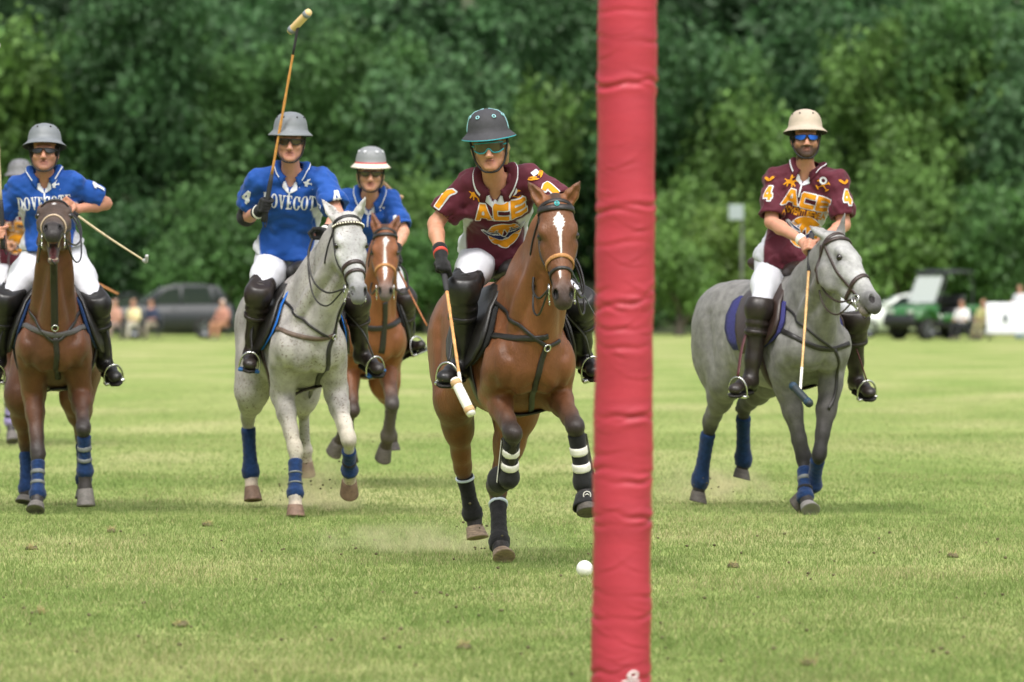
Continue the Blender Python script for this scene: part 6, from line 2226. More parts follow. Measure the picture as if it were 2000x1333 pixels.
# ================================================================== mallets
def mallet(G, tipdir, hd_axis, label, shaft=M_CANE, length=1.30, gripback=.10, headm=None, ends=None, taper=None, bandm=None, droop=None, headlen=.225, headr=.024, tape=True):
    """held at G; shaft runs along tipdir to the head"""
    t = nrm(tipdir)
    butt = G - t * gripback; tip = butt + t * length
    root = empty('polo_mallet', G, label, 'mallet', 'polo mallets')
    if droop is None: droop = V(0, 0, 0)
    pth = [lerp(butt, tip, x) + droop * (x * x) for x in np.linspace(0, 1, 26)]
    gr = pth[:7]
    obj('grip', *tube(gr, [.0175, .016, .0155, .015, .015, .0145, .012], 10), M_GRIP, root)
    rad = [.0085 - .002 * i / 20 + (.0016 if i % 3 == 0 else 0) for i in range(len(pth) - 6)]
    obj('shaft', *tube(pth[6:], rad, 10), shaft, root)
    if tape:
        obj('binding', *tube(pth[-5:], .0088, 10), bandm or M_WHITETAPE, root)
    ha = perp(hd_axis, t) * .97 + t * .12 * 0
    ha = nrm(hd_axis)
    tip = pth[-1]
    hc = tip + ha * headlen * .06
    k = [(.001, -.5), (headr * .86, -.498), (headr, -.42), (headr * 1.06, -.1), (headr * 1.06, .1), (headr, .40), (headr * .90, .47), (.001, .49)]
    h = obj('head', *lathe([(r, z * headlen) for r, z in k], 18, hc, ha), headm or mat('mallet_wood', (.62, .42, .20), rough=.5, var=.2, vscale=20), root)
    for z in (-.40, .33):
        obj('end_band', *lathe([(headr * 1.01, (z - .05) * headlen), (headr * 1.12, (z - .045) * headlen), (headr * 1.12, (z + .075) * headlen), (headr * 1.02, (z + .08) * headlen)], 18, hc, ha), ends or M_WHITETAPE, h)
    lp = [butt + t * .02, butt - t * .035 + V(.015, .02, 0), butt + V(.02, .04, 0), G + V(.012, .045, 0)]
    obj('sling', *tube(catmull(lp, 6), .0035, 6), M_GRIP, root)
    return root

def rein(R, pts, parent_name='bridle', r=.0065, m=None):
    br = [c for c in R['o'].children if c.name.split('.')[0] == 'bridle'][0]
    obj('rein', *tube(catmull(pts, 8), r, 6), m or R['sp']['tack'].get('leather', M_LEATHER), br)
# ================================================================== assemble
build_field()
build_post()
build_ball()
build_trees()
build_far()

BAY = dict(body=(.172, .064, .024), leg=(.022, .018, .016), muzzle=(.045, .032, .028), mane=(.02, .016, .014), ear=(.22, .085, .032), eartip=(.03, .02, .015), face=(.145, .058, .025))
DBAY = dict(body=(.118, .046, .021), leg=(.030, .026, .025), muzzle=(.028, .024, .024), mane=(.02, .016, .014), ear=(.10, .045, .025), face=(.060, .040, .030), belly=(.15, .11, .085), chin=(.09, .07, .06))
RBAY = dict(body=(.215, .078, .030), leg=(.040, .030, .025), muzzle=(.10, .085, .08), mane=(.03, .02, .016), ear=(.17, .065, .03), chin=(.20, .15, .10))
FLEA = dict(body=(.355, .335, .315), leg=(.35, .335, .32), muzzle=(.16, .16, .17), mane=(.40, .39, .37), ear=(.44, .43, .42), face=(.42, .42, .42), chin=(.40, .34, .24), eyedark=.6, eyerim=(.10, .09, .09))
STEEL_ = dict(body=(.195, .190, .182), leg=(.022, .020, .020), muzzle=(.075, .073, .076), mane=(.22, .21, .2), ear=(.36, .355, .35), eartip=(.12, .115, .115), face=(.36, .36, .355), belly=(.235, .228, .216), chin=(.25, .20, .15), eyedark=.7, eyerim=(.09, .085, .085))
WN = dict(mat=M_NAVYCLOTH, ridges=7)
WB = dict(mat=M_BLACKCLOTH, ridges=9, ra=.052, rb=.052)

# ------------------------------------------------------------------ A: galloping bay in front
d = 29.3
P = lambda x, y, dd: W(x, y, d + dd)
eA0, eA1 = P(968, 768, -.12), P(1086, 766, -.12)
kA0, kA1 = bone(eA0, 1001, 846, .42), bone(eA1, 1124, 834, .42)
fA0, fA1 = bone(kA0, 994, 940, .29, 1), bone(kA1, 1142, 950, .32, 1)
hA0, hA1 = bone(fA0, 970, 936, .17, 1), bone(fA1, 1147, 1008, .17, -1)
wbA = dict(mat=M_BLACKCLOTH, ridges=0, ra=.051, rb=.052, t0=.12, t1=1.06, bands=((.30, .16, M_WHITESTRAP), (.60, .16, M_WHITESTRAP)), shell=M_WHITESTRAP)
whA = dict(WB, bands=((.07, .06, mat('band_pale_blue', (.55, .62, .68), rough=.7)),))
HA = make_horse(dict(d0=d, px0=1012, yaw=12, coat=BAY, coatname='bay_coat', seed=2, h=.0115, hf=.006,
    label='bright bay horse with a white blaze galloping in front, just left of the red post',
    poll=P(1084, 392, -.70), muzzle=P(1103, 592, -.96), face=V(.08, -1, .35), ears=(P(1031, 356, -.66), P(1132, 356, -.70)), arch=.03,
    blaze=[([.10, .135, .165, .20, .24, .35], [.004] * 6, [.004, .026, .030, .014, .008, .004]), ([.415, .425, .455, .47], [-.012] * 4, [.0, .008, .006, .0])],
    front=[dict(j=(eA0, kA0, fA0, hA0), knee=(.026, .021, .019), wrap=wbA, bell=True), dict(j=(eA1, kA1, fA1, hA1), knee=(.028, .022, .02), wrap=wbA, bell=True)],
    hind=[dict(j=(P(888, 778, .72), P(904, 912, 1.05), P(924, 1008, 1.15), P(931, 1054, 1.12)), wrap=whA, knee=(.16, .062, .025), hoofmat=M_HOOFPALE),
          dict(j=(P(1010, 800, .45), P(973, 958, .62), P(976, 1062, .42), P(983, 1097, .33)), wrap=whA, knee=(.15, .058, .025), hoofmat=M_HOOFPALE)],
    tack=dict(nose=[(.335, .05, .022, M_TANLEATHER), (.405, .03, .018, None)], brow_w=.034, brow_t=.075, brow_emblem=True,
              straps=[('breastplate', [(939, 652), (975, 657), (1020, 661), (1070, 657), (1116, 645)], .032, None),
                      ('breastplate', [(962, 582), (985, 604), (1015, 634), (1042, 658), (1066, 676)], .022, None),
                      ('breastplate', [(1112, 606), (1108, 640), (1092, 666), (1068, 677)], .022, None),
                      ('martingale', [(1066, 680), (1054, 720), (1044, 760), (1036, 805)], .032, None)],
              rings=((1067, 679, .018), (946, 653, .02)))))

# ------------------------------------------------------------------ B: dark bay at the left
d = 36.1
eB0, eB1 = P(66, 768, -.10), P(158, 768, -.10)
kB0, kB1 = bone(eB0, 74, 886, .42), bone(eB1, 163, 836, .40)
fB0, fB1 = bone(kB0, 73, 968, .28), bone(kB1, 166, 925, .30, 1)
hB0, hB1 = bone(fB0, 69, 1002, .13), bone(fB1, 168, 990, .21)
wB = dict(WN, bands=((.30, .12, M_GREYSTRAP), (.58, .10, M_GREYSTRAP)))
HB = make_horse(dict(d0=d, px0=108, yaw=2, coat=DBAY, coatname='dark_bay_coat', seed=5, jaw=21, neck=.92,
    label='dark bay horse with raised head and open mouth at the far left',
    poll=P(107, 404, -.58), muzzle=P(103, 448, -1.20), face=V(0, -.1, 1), ears=(P(80, 402, -.47), P(132, 403, -.47)), arch=.0,
    blaze=[([.12, .14, .17, .19], [0] * 4, [.0, .014, .012, .0])], hoofmat=mat('hoof_grey', (.12, .11, .10), rough=.7, var=.3, vscale=30),
    front=[dict(j=(eB0, kB0, fB0, hB0), knee=(.035, .031, .03), wrap=wB), dict(j=(eB1, kB1, fB1, hB1), knee=(.035, .031, .03), wrap=wB)],
    hind=[dict(j=(P(42, 772, .72), P(50, 868, 1.0), P(51, 958, .95), P(47, 984, .92)), wrap=WN),
          dict(j=(P(150, 772, .72), P(160, 850, 1.0), P(163, 940, .95), P(164, 975, .92)), wrap=WN)],
    tack=dict(nose=[(.36, .02, .026, mat('pale_leather', (.45, .35, .24), rough=.6))], pad=M_NAVYCLOTH, leather=M_LEATHER,
              straps=[('breastplate', [(46, 636), (70, 645), (90, 652), (108, 655), (128, 652), (150, 645), (176, 634)], .036, mat('strap_grey', (.09, .085, .085), rough=.6)),
                      ('breastplate', [(44, 578), (58, 606), (74, 634), (90, 656), (106, 668), (124, 658), (142, 634), (158, 606), (170, 578)], .022, None),
                      ('martingale', [(104, 512), (105, 560), (106, 600), (107, 640)], .046, None),
                      ('martingale', [(108, 660), (112, 700), (113, 740), (111, 775)], .036, None)],
              rings=((107, 640, .020),))))

# ------------------------------------------------------------------ C: flea-bitten grey left of centre
d = 35.6
eC0, eC1 = P(552, 768, -.10), P(656, 766, -.10)
kC0, kC1 = bone(eC0, 577, 880, .42), bone(eC1, 681, 860, .42)
fC0, fC1 = bone(kC0, 577, 966, .29), bone(kC1, 683, 922, .28, 1)
hC0, hC1 = bone(fC0, 576, 1010, .14), bone(fC1, 681, 958, .17, 1)
PK = (.50, .40, .32)
HC = make_horse(dict(d0=d, px0=590, yaw=11, coat=FLEA, coatname='flea_bitten_grey_coat', grey=True, seed=9,
    label='flea-bitten pale grey horse with a studded browband, left of centre',
    poll=P(678, 424, -.70), muzzle=P(704, 584, -1.0), face=V(.28, -1, .35), ears=(P(626, 386, -.60), P(714, 385, -.72)), arch=.03, hoofmat=mat('hoof_brown', (.16, .10, .07), rough=.65, var=.3, vscale=30),
    front=[dict(j=(eC0, kC0, fC0, hC0), knee=(.42, .38, .30), pastern=PK, wrap=dict(WN, t0=.22, bands=((.35, .05, M_GREYSTRAP), (.62, .05, M_GREYSTRAP)))),
           dict(j=(eC1, kC1, fC1, hC1), knee=(.44, .40, .32), pastern=PK, wrap=dict(WN, t0=.35, bands=((.5, .08, M_BLACKCLOTH),)))],
    hind=[dict(j=(P(492, 762, .72), P(484, 816, 1.05), P(490, 926, 1.12), P(493, 980, 1.08)), pastern=PK, knee=(.40, .37, .34), wrap=dict(WN, ridges=8, ra=.054, rb=.055)),
          dict(j=(P(588, 770, .72), P(592, 800, 1.02), P(597, 880, 1.15), P(597, 925, 1.2)), pastern=PK)],
    tack=dict(nose=[(.345, .04, .030, M_BROWNLEATHER), (.405, .02, .024, M_BROWNLEATHER)], leather=M_LEATHER, studs=True, brow_m=M_BROWNLEATHER,
              padedge=mat('blue_edging', (.01, .14, .55), rough=.7), girth=M_BROWNLEATHER,
              straps=[('breastplate', [(520, 632), (548, 645), (580, 656), (615, 662), (650, 656), (676, 640)], .030, mat('worn_brown_leather', (.11, .075, .055), rough=.55, var=.3, vscale=30)),
                      ('breastplate', [(540, 566), (560, 592), (590, 622), (618, 645), (642, 660)], .018, None),
                      ('martingale', [(672, 590), (666, 620), (654, 650), (640, 690), (622, 735), (606, 775)], .034, None)],
              rings=((650, 658, .016), (526, 634, .02)))))

# ------------------------------------------------------------------ D: bay behind, ridden by the braided rider
d = 40.2
eD0, eD1 = P(684, 712, -.10), P(757, 712, -.10)
kD0, kD1 = bone(eD0, 690, 802, .42), bone(eD1, 766, 790, .42)
fD0, fD1 = bone(kD0, 670, 846, .28, 1), bone(kD1, 758, 855, .30, 1)
hD0, hD1 = bone(fD0, 651, 880, .17, 1), bone(fD1, 747, 892, .17, 1)
HD = make_horse(dict(d0=d, px0=722, yaw=6, coat=RBAY, coatname='red_bay_coat', seed=12, h=.015, hf=.009,
    label='bay horse with a narrow blaze partly hidden behind the flea-bitten grey horse',
    poll=P(752, 448, -.68), muzzle=P(752, 580, -.96), face=V(0, -1, .35), ears=(P(727, 417, -.64), P(780, 420, -.64)), arch=.03,
    blaze=[([.10, .13, .16, .19, .30, .40, .47], [.006, .01, .006, .0, .0, .004, .0], [.0, .024, .014, .010, .012, .016, .004])],
    front=[dict(j=(eD0, kD0, fD0, hD0)), dict(j=(eD1, kD1, fD1, hD1), knee=(.05, .045, .042), wrap=dict(mat=mat('dusty_wrap', (.085, .072, .062), rough=.9), ridges=9, t0=.1, t1=1.1))],
    hind=[dict(j=(P(672, 745, .7), P(682, 795, 1.0), P(683, 862, 1.05), P(684, 905, 1.0))), dict(j=(P(752, 745, .7), P(763, 790, 1.0), P(764, 850, 1.05), P(766, 880, 1.05)))],
    tack=dict(nose=[(.335, .05, .024, M_TANLEATHER)], leather=M_LEATHER,
              straps=[('breastplate', [(690, 632), (715, 640), (740, 642), (765, 636), (782, 624)], .04, None), ('martingale', [(752, 590), (752, 620), (750, 645), (745, 690)], .045, None)])))

# ------------------------------------------------------------------ E: steel grey at the right
d = 36.0
eE0, eE1 = P(1537, 756, -.14), P(1622, 756, -.22)
kE0, kE1 = bone(eE0, 1571, 896, .45), bone(eE1, 1600, 888, .45)
fE0, fE1 = bone(kE0, 1574, 972, .28), bone(kE1, 1590, 950, .26, 1)
hE0, hE1 = bone(fE0, 1581, 1004, .15), bone(fE1, 1552, 982, .17, 1)
HE_ = make_horse(dict(d0=d, px0=1553, yaw=21, coat=STEEL_, coatname='steel_grey_coat', grey='dapple', seed=15,
    label='steel grey horse with dark legs and lowered head at the right',
    poll=P(1629, 462, -.64), muzzle=P(1722, 598, -1.02), face=V(.80, -.52, .55), ears=(P(1582, 443, -.60), P(1650, 418, -.66)), arch=.02, neck=.92,
    front=[dict(j=(eE0, kE0, fE0, hE0), top=(.115, .11, .105), knee=(.014, .013, .013), wrap=dict(WN, t0=.25, bands=((.32, .12, M_GREYSTRAP), (.62, .10, M_BLACKCLOTH))), bell=False, hoofmat=mat('hoof_pale_grey', (.20, .19, .18), rough=.7)),
           dict(j=(eE1, kE1, fE1, hE1), top=(.075, .07, .067), knee=(.012, .011, .011), wrap=dict(WN, t0=.2))],
    hind=[dict(j=(P(1420, 742, .68), P(1388, 826, 1.10), P(1368, 944, 1.25), P(1360, 980, 1.25)), top=(.14, .134, .128), knee=(.03, .028, .027), wrap=dict(WN, ra=.054, rb=.055)),
          dict(j=(P(1500, 735, .75), P(1453, 796, 1.15), P(1453, 902, 1.35), P(1445, 934, 1.35)), top=(.11, .105, .10), knee=(.025, .023, .022), wrap=dict(WN, ra=.054, rb=.055))],
    tack=dict(nose=[(.37, .03, .030, M_BROWNLEATHER)], leather=M_BROWNLEATHER, pad=mat('navy_quilt', (.035, .035, .16), rough=.85, bump=.7, bscale=40), girth=mat('maroon_girth', (.035, .018, .018), rough=.6),
              straps=[('breastplate', [(1500, 628), (1520, 642), (1545, 655), (1570, 668), (1600, 680), (1630, 682), (1658, 672)], .034, M_LEATHER),
                      ('breastplate', [(1532, 596), (1555, 618), (1582, 646), (1608, 668), (1630, 684)], .016, M_LEATHER),
                      ('martingale', [(1630, 682), (1634, 730), (1630, 775), (1618, 800)], .022, M_LEATHER)])))

# ------------------------------------------------------------------ G: sixth horse, almost hidden at the far left
d = 50.3
HG = make_horse(dict(d0=d, px0=34, yaw=4, coat=DBAY, coatname='hidden_bay_coat', seed=19, h=.02, hf=.014,
    label='horse almost wholly hidden behind the dark bay at the far left, purple leg wrap showing',
    poll=P(72, 470, -.60), muzzle=P(84, 566, -.88), face=V(0, -1, .35), ears=(P(64, 452, -.58), P(84, 452, -.58)),
    hoofmat=mat('hoof_grey', (.12, .11, .10)),
    front=[dict(j=(P(12, 680, -.1), P(17, 762, -.3), P(20, 826, -.2), P(25, 866, -.3)), wrap=dict(mat=mat('lilac_wrap', (.30, .25, .48), rough=.9), ridges=5, ra=.052, rb=.054, bands=((.3, .12, M_BLACKCLOTH), (.65, .1, M_BLACKCLOTH)))),
           dict(j=(P(66, 680, -.1), P(72, 762, -.3), P(73, 826, -.25), P(74, 862, -.3)))],
    hind=[dict(j=(P(0, 680, .7), P(-10, 750, 1.05), P(-12, 815, 1.1), P(-12, 846, 1.1))), dict(j=(P(60, 680, .7), P(70, 750, 1.05), P(72, 815, 1.1), P(72, 846, 1.1)))],
    tack=dict(nose=[(.36, .03, .024, None)])))

# ================================================================== riders
MAROON, BLUE = (.085, .010, .022), (.008, .066, .31)
M_HGREY = mat('helmet_grey', (.17, .185, .20), rough=.5, spec=.4, var=.06, vscale=20, bump=.06, bscale=200)
M_HCHAR = mat('helmet_charcoal', (.05, .05, .056), rough=.7, spec=.3, var=.1, vscale=40, bump=.15, bscale=250)
M_HTAN = mat('helmet_tan', (.44, .37, .29), rough=.65, spec=.3, var=.06, vscale=20, bump=.1, bscale=200)
M_TEAL = mat('teal_trim', (.03, .34, .40), rough=.45)
M_PALETEAL = mat('pale_teal_trim', (.30, .60, .64), rough=.45)

def chest_print(rd, sh, name, px, py, t, m, grow=0.0, off=.0025, tilt=0.0, outline=None, cell=.004):
    pel, Rt, Fr, U, Lt = rd['_frame']; jb = rd['_jb']
    h = seen(jb, px, py)
    if h is None: return
    hw, hh, fn = t
    c, s = math.cos(tilt), math.sin(tilt)
    X, Y = Rt * c + U * s, U * c - Rt * s
    if outline is not None:
        decal(name, fn, hw, hh, h[0], X, Y, Fr, jb, outline, sh, cell=cell, off=off - .001, grow=.0045)
    decal(name, fn, hw, hh, h[0], X, Y, Fr, jb, m, sh, cell=cell, off=off)
def sleeve_print(rd, sh, s, px, py, t, m, N=V(0, -1, .15), outline=None, name='number', roll=0.0):
    jb = rd['_jb']
    h = seen(jb, px, py)
    if h is None: return
    N = nrm(lerp(N, h[1], .92))
    Y = perp(rd['sh'][s] - rd['el'][s], N); X = np.cross(Y, N)
    Y, X = Y * math.cos(roll) + X * math.sin(roll), X * math.cos(roll) - Y * math.sin(roll)
    hw, hh, fn = t
    if outline is not None: decal(name, fn, hw, hh, h[0], X, Y, N, jb, outline, sh, off=.0022, grow=.007, reach=.36)
    decal(name, fn, hw, hh, h[0], X, Y, N, jb, m, sh, off=.004, reach=.36)

def emblem_wheel(r):
    """winged wheel with an A across it"""
    def yel(x, y):
        x, y = x / r, y / r
        ring_ = np.abs(np.hypot(x, y) - .80) - .19
        gaps = np.minimum(np.abs(x * .5 + y * .87 + .0) , np.abs(x * .5 - y * .87)) - .05
        ring_ = np.maximum(ring_, -np.minimum(gaps, 9))
        A = np.minimum(s_seg(x, y, (-.40, -.45), (-.05, .72), .15), s_seg(x, y, (.40, -.45), (.05, .72), .15))
        return np.minimum(ring_, A) * r
    def wht(x, y):
        x, y = np.abs(x) / r, y / r
        d = np.minimum(s_poly(x, y, [(0, -.42), (.25, -.12), (.75, .02), (1.32, .42), (1.02, -.02), (.55, -.20), (.18, -.50)]), s_poly(x, y, [(.30, -.02), (.72, .12), (1.20, .50), (.70, .22), (.35, .10)]))
        return d * r
    return (1.0 * r, 1.0 * r, yel), (1.35 * r, .6 * r, wht)
def emblem_horse(r):
    """small galloping horse and player, in one colour"""
    def fn(x, y):
        x, y = x / r, y / r
        d = s_ell(x, y, (0, -.1), .62, .30)
        for a, b, w in (((-.5, -.2), (-.85, -.7), .10), ((-.3, -.3), (-.35, -.85), .10), ((.3, -.3), (.45, -.85), .10), ((.5, -.2), (.9, -.6), .10), ((.45, .0), (.85, .35), .15), ((.8, .35), (1.05, .18), .11), ((.0, .1), (.02, .65), .18), ((.05, .55), (.75, .95), .05), ((-.6, 0), (-.95, .1), .08)):
            d = np.minimum(d, s_seg(x, y, a, b, w))
        return np.minimum(d, s_ell(x, y, (.02, .86), .15, .15)) * r
    return r * 1.1, r, fn
def emblem_cross(r):
    """two crossed mallets"""
    def fn(x, y):
        x, y = x / r, y / r
        d = np.minimum(s_seg(x, y, (-.8, -.75), (.8, .35), .07), s_seg(x, y, (.8, -.75), (-.8, .35), .07))
        d = np.minimum(d, np.minimum(s_seg(x, y, (-.98, -.55), (-.62, -.95), .10), s_seg(x, y, (.98, -.55), (.62, -.95), .10)))
        return np.minimum(d, np.minimum(s_seg(x, y, (-.98, .25), (-.7, .5), .08), s_seg(x, y, (.98, .25), (.7, .5), .08))) * r
    return r * 1.1, r, fn
def emblem_disc(r):
    return r, r, lambda x, y: np.maximum(np.abs(np.hypot(x, y) - .72 * r) - .24 * r, -1) * 1.0
def emblem_dove(r):
    """flying bird over crossed mallets"""
    _, _, cr = emblem_cross(r)
    def fn(x, y):
        x1, y1 = x / r, y / r
        d = s_ell(x1, y1, (0, .08), .34, .22)
        for P_ in ([(-.1, .1), (.15, .15), (.55, .75), (.05, .55)], [(-.2, 0), (.1, .0), (.2, -.42), (-.25, -.35)], [(.2, .1), (.75, .2), (.75, -.1)], [(-.2, .1), (-.62, .3), (-.3, -.05)]):
            d = np.minimum(d, s_poly(x1, y1, P_))
        return np.minimum(d * r, cr(x, y) + .004)
    return r * 1.1, r, fn
def emblem_wing(r):
    def fn(x, y):
        x, y = np.abs(x) / r, y / r
        return np.minimum(s_poly(x, y, [(0, -.4), (.3, -.1), (1, .45), (.75, 0), (.3, -.35)]), s_poly(x, y, [(0, -.1), (.35, .12), (.9, .62), (.3, .25)])) * r
    return r, r * .7, fn
def flag(r):
    return r, r * .75, lambda x, y: s_poly(x, y, rect(-r, -r * .7, r, r * .7))

def ace_prints(rd, sh, ace, sub_, logo, horse_, skull, tilt=0.0, size=1.0, cell=.004):
    chest_print(rd, sh, 'lettering', *ace, text('ACE', block, .098 * size, .14, .82), M_YELLOWPRINT, off=.004, tilt=tilt, outline=M_WHITEPRINT, cell=cell)
    if sub_: chest_print(rd, sh, 'lettering', *sub_, text('ADVENTUREWEAR', plain, .040 * size, .30, .42), M_GOLDPRINT, tilt=tilt, cell=.0032)
    yel, wht = emblem_wheel(.098 * size)
    chest_print(rd, sh, 'emblem', *logo, yel, M_YELLOWPRINT, off=.0035, tilt=tilt, outline=M_WHITEPRINT, cell=cell)
    chest_print(rd, sh, 'emblem', *logo, wht, M_NAVYPRINT, off=.0065, tilt=tilt, outline=M_WHITEPRINT, cell=.0035)
    chest_print(rd, sh, 'emblem', *horse_, emblem_horse(.040 * size), M_YELLOWPRINT, tilt=tilt, cell=.0035)
    chest_print(rd, sh, 'emblem', *skull, emblem_cross(.042 * size), M_YELLOWPRINT, tilt=tilt, cell=.003)
    chest_print(rd, sh, 'emblem', skull[0], skull[1] - 7, emblem_disc(.026 * size), M_WHITEPRINT, off=.004, tilt=tilt, cell=.003)
def dove_prints(rd, sh, word, dove, size=1.0):
    chest_print(rd, sh, 'lettering', *word, text('DOVECOTE', serif, .082 * size, .07, .82), M_WHITEPRINT, cell=.0035)
    chest_print(rd, sh, 'emblem', *dove, emblem_dove(.042 * size), M_WHITEPRINT, cell=.003)

# ---- A
d = 29.3
sA = [P(918, 352, -.06), P(1034, 344, -.10)]
elA = [bone(sA[0], 849, 438, .28), bone(sA[1], 1104, 408, .28)]
wrA = [bone(elA[0], 861, 497, .235), P(1088, 450, -.33)]
gA0 = W(867, 530, wrA[0][1] - .04)
tipA = bone(gA0, 902, 768, 1.12)
gA1 = P(1086, 468, -.40)
hpA = [P(940, 498, .20), P(1000, 498, .20)]
knA = [bone(hpA[0], 908, 562, .43), bone(hpA[1], 1131, 588, .43)]
anA = [bone(knA[0], 900, 712, .42, 1), bone(knA[1], 1139, 700, .42, 1)]
toA = [bone(anA[0], 863, 742, .24), bone(anA[1], 1166, 730, .24)]
rA = dict(pelvis=P(968, 492, .22), neck=P(968, 350, -.13), head=P(956, 284, -.25), hfwd=V(-.05, -1, -.16), hup=V(-.10, -.12, 1), sh=sA, el=elA, wr=wrA,
          grip=[(gA0, gA0 - tipA), (gA1, V(.3, -1, -.2))], hip=hpA, kn=knA, an=anA, toe=toA, kfront=(V(-.35, -1, 0), V(.4, -1, 0)),
          glove=[M_BLACKCLOTH, M_BLACKCLOTH], cuff=mat('red_cuff', (.55, .06, .04), rough=.7), jersey=MAROON, jname='maroon_jersey', bulk=.95, jaw=.88, seed=3,
          skin=(0.526, 0.258, 0.162), hair=(.36, .24, .12), hairid=1, hairlong=True, sleeve=(.80, .80), hem=.03,
          helmet=dict(mat=M_HCHAR, edge=M_TEAL, ventring=M_PALETEAL, seam=M_PALETEAL, tilt=0), eyewear=dict(lens=M_LENSBROWN, frame=M_TEAL, top=.022, bot=-.028, wrap=62, fw=.0035),
          label='rider in maroon with a dark teal rimmed helmet leaning forward on the galloping bay')
meA, shA = make_rider(rA, HA)
ace_prints(rA, shA, (977, 417), None, (985, 452), (929, 379), (1002, 380), tilt=.10, size=.86)
sleeve_print(rA, shA, 0, 864, 386, text('1', block, .115, .1, .9), M_YELLOWPRINT, V(-.5, -.8, .2), outline=M_WHITEPRINT)
sleeve_print(rA, shA, 1, 1077, 372, text('1', block, .115, .1, .95), M_YELLOWPRINT, V(.2, -.8, .5), outline=M_WHITEPRINT)
sleeve_print(rA, shA, 0, 873, 362, emblem_wing(.05), M_YELLOWPRINT, V(-.4, -.8, .3), name='emblem')
sleeve_print(rA, shA, 1, 1050, 346, emblem_wing(.05), M_YELLOWPRINT, V(.2, -.7, .6), name='emblem')
sleeve_print(rA, shA, 0, 879, 354, flag(.018), M_WHITEPRINT, V(-.4, -.8, .3), name='flag_patch')
sleeve_print(rA, shA, 1, 1045, 339, flag(.02), M_WHITEPRINT, V(.2, -.7, .6), name='flag_patch')
mallet(gA0, tipA - gA0, W(913, 806, tipA[1] - .02) - W(889, 757, tipA[1] + .05), 'cane mallet with white bound head hanging beside the galloping bay horse', length=1.24, gripback=.10,
       headm=M_WHITETAPE, ends=mat('tan_band', (.50, .32, .16), rough=.6))

# ---- B
d = 36.1
sB = [P(33, 360, .12), P(141, 352, .10)]
elB = [bone(sB[0], -6, 436, .30, 1), bone(sB[1], 206, 398, .30, 1)]
wrB = [bone(elB[0], 2, 462, .25), bone(elB[1], 150, 409, .26)]
gB0 = W(5, 456, wrB[0][1] - .06); gB1 = W(128, 405, wrB[1][1] - .04)
hpB = [P(76, 502, .22), P(134, 502, .22)]
knB = [bone(hpB[0], 14, 586, .44), bone(hpB[1], 188, 592, .44)]
anB = [bone(knB[0], -3, 704, .43, 1), bone(knB[1], 204, 708, .43, 1)]
toB = [bone(anB[0], -12, 742, .25), bone(anB[1], 229, 742, .25)]
rB = dict(pelvis=P(104, 494, .25), neck=P(88, 340, .12), head=P(87, 298, .04), hfwd=V(.03, -1, .10), hup=V(0, .10, 1), sh=sB, el=elB, wr=wrB,
          grip=[(gB0, V(-.05, .1, 1)), (gB1, V(.6, .2, -.5))], hip=hpB, kn=knB, an=anB, toe=toB, kfront=(V(-.3, -1, 0), V(.35, -1, 0)), glove=[None, None],
          jersey=BLUE, jname='blue_jersey', bulk=1.05, seed=13, skin=(0.482, 0.230, 0.151), beard=((.09, .06, .05), .35), hair=(.025, .02, .016), hairid=2, sleeve=(.74, .76),
          helmet=dict(mat=M_HGREY, tilt=-4), hem=.06, eyewear=dict(lens=M_LENSBLACK, top=.013, bot=-.016, two=True), belt=M_BROWNLEATHER,
          label='rider in blue with dark glasses on the dark bay at the far left')
meB, shB = make_rider(rB, HB)
dove_prints(rB, shB, (85, 398), (106, 362), 1.0)
sleeve_print(rB, shB, 1, 192, 366, text('1', block, .095, .1, .8), M_WHITEPRINT, V(.5, -.8, .2))
mallet(gB0, W(-13, 60, gB0[1] - .1) - gB0, V(-.1, -1, .1), 'mallet held upright at the far left edge, almost out of the picture', shaft=M_PALECANE)

# ---- C
d = 35.6
sC = [P(504, 348, .02), P(633, 348, .0)]
elC = [bone(sC[0], 481, 424, .31, 1), bone(sC[1], 660, 425, .31)]
wrC = [bone(elC[0], 505, 414, .26), bone(elC[1], 634, 455, .26)]
gC0 = W(520, 403, wrC[0][1] - .06); gC1 = W(614, 456, wrC[1][1] - .05)
tipC = bone(gC0, 584, 42, 1.18)
hpC = [P(535, 506, .22), P(592, 506, .22)]
knC = [bone(hpC[0], 507, 572, .44), bone(hpC[1], 694, 585, .44)]
anC = [bone(knC[0], 491, 690, .43, 1), bone(knC[1], 706, 692, .43, 1)]
toC = [bone(anC[0], 487, 716, .25), bone(anC[1], 744, 726, .25)]
rC = dict(pelvis=P(560, 492, .25), neck=P(570, 334, .02), head=P(567, 277, -.07), hfwd=V(.02, -1, -.03), hup=V(.02, -.02, 1), sh=sC, el=elC, wr=wrC,
          grip=[(gC0, tipC - gC0), (gC1, V(.3, -1, -.1))], hip=hpC, kn=knC, an=anC, toe=toC, kfront=(V(-.2, -1, 0), V(.35, -1, 0)), glove=[M_BLACKCLOTH, M_BLACKCLOTH],
          cuff=M_WHITETAPE, elbow=(0,), jersey=BLUE, jname='blue_jersey', bulk=1.2, jaw=1.1, seed=23, skin=(0.526, 0.263, 0.190), hair=(.10, .08, .07), hairid=3, sleeve=(.70, .74),
          helmet=dict(mat=M_HGREY), eyewear=dict(lens=M_LENSBROWN, top=.015, bot=-.020, two=True), hem=.025, boot=M_BROWNBOOT, tread=mat('blue_tread', (.02, .10, .28), rough=.6),
          label='burly rider in blue raising a mallet on the flea-bitten grey')
meC, shC = make_rider(rC, HC)
dove_prints(rC, shC, (571, 397), (599, 359), 1.08)
sleeve_print(rC, shC, 0, 482, 384, text('4', block, .095, .1, .8), M_WHITEPRINT, V(-.5, -.8, .2))
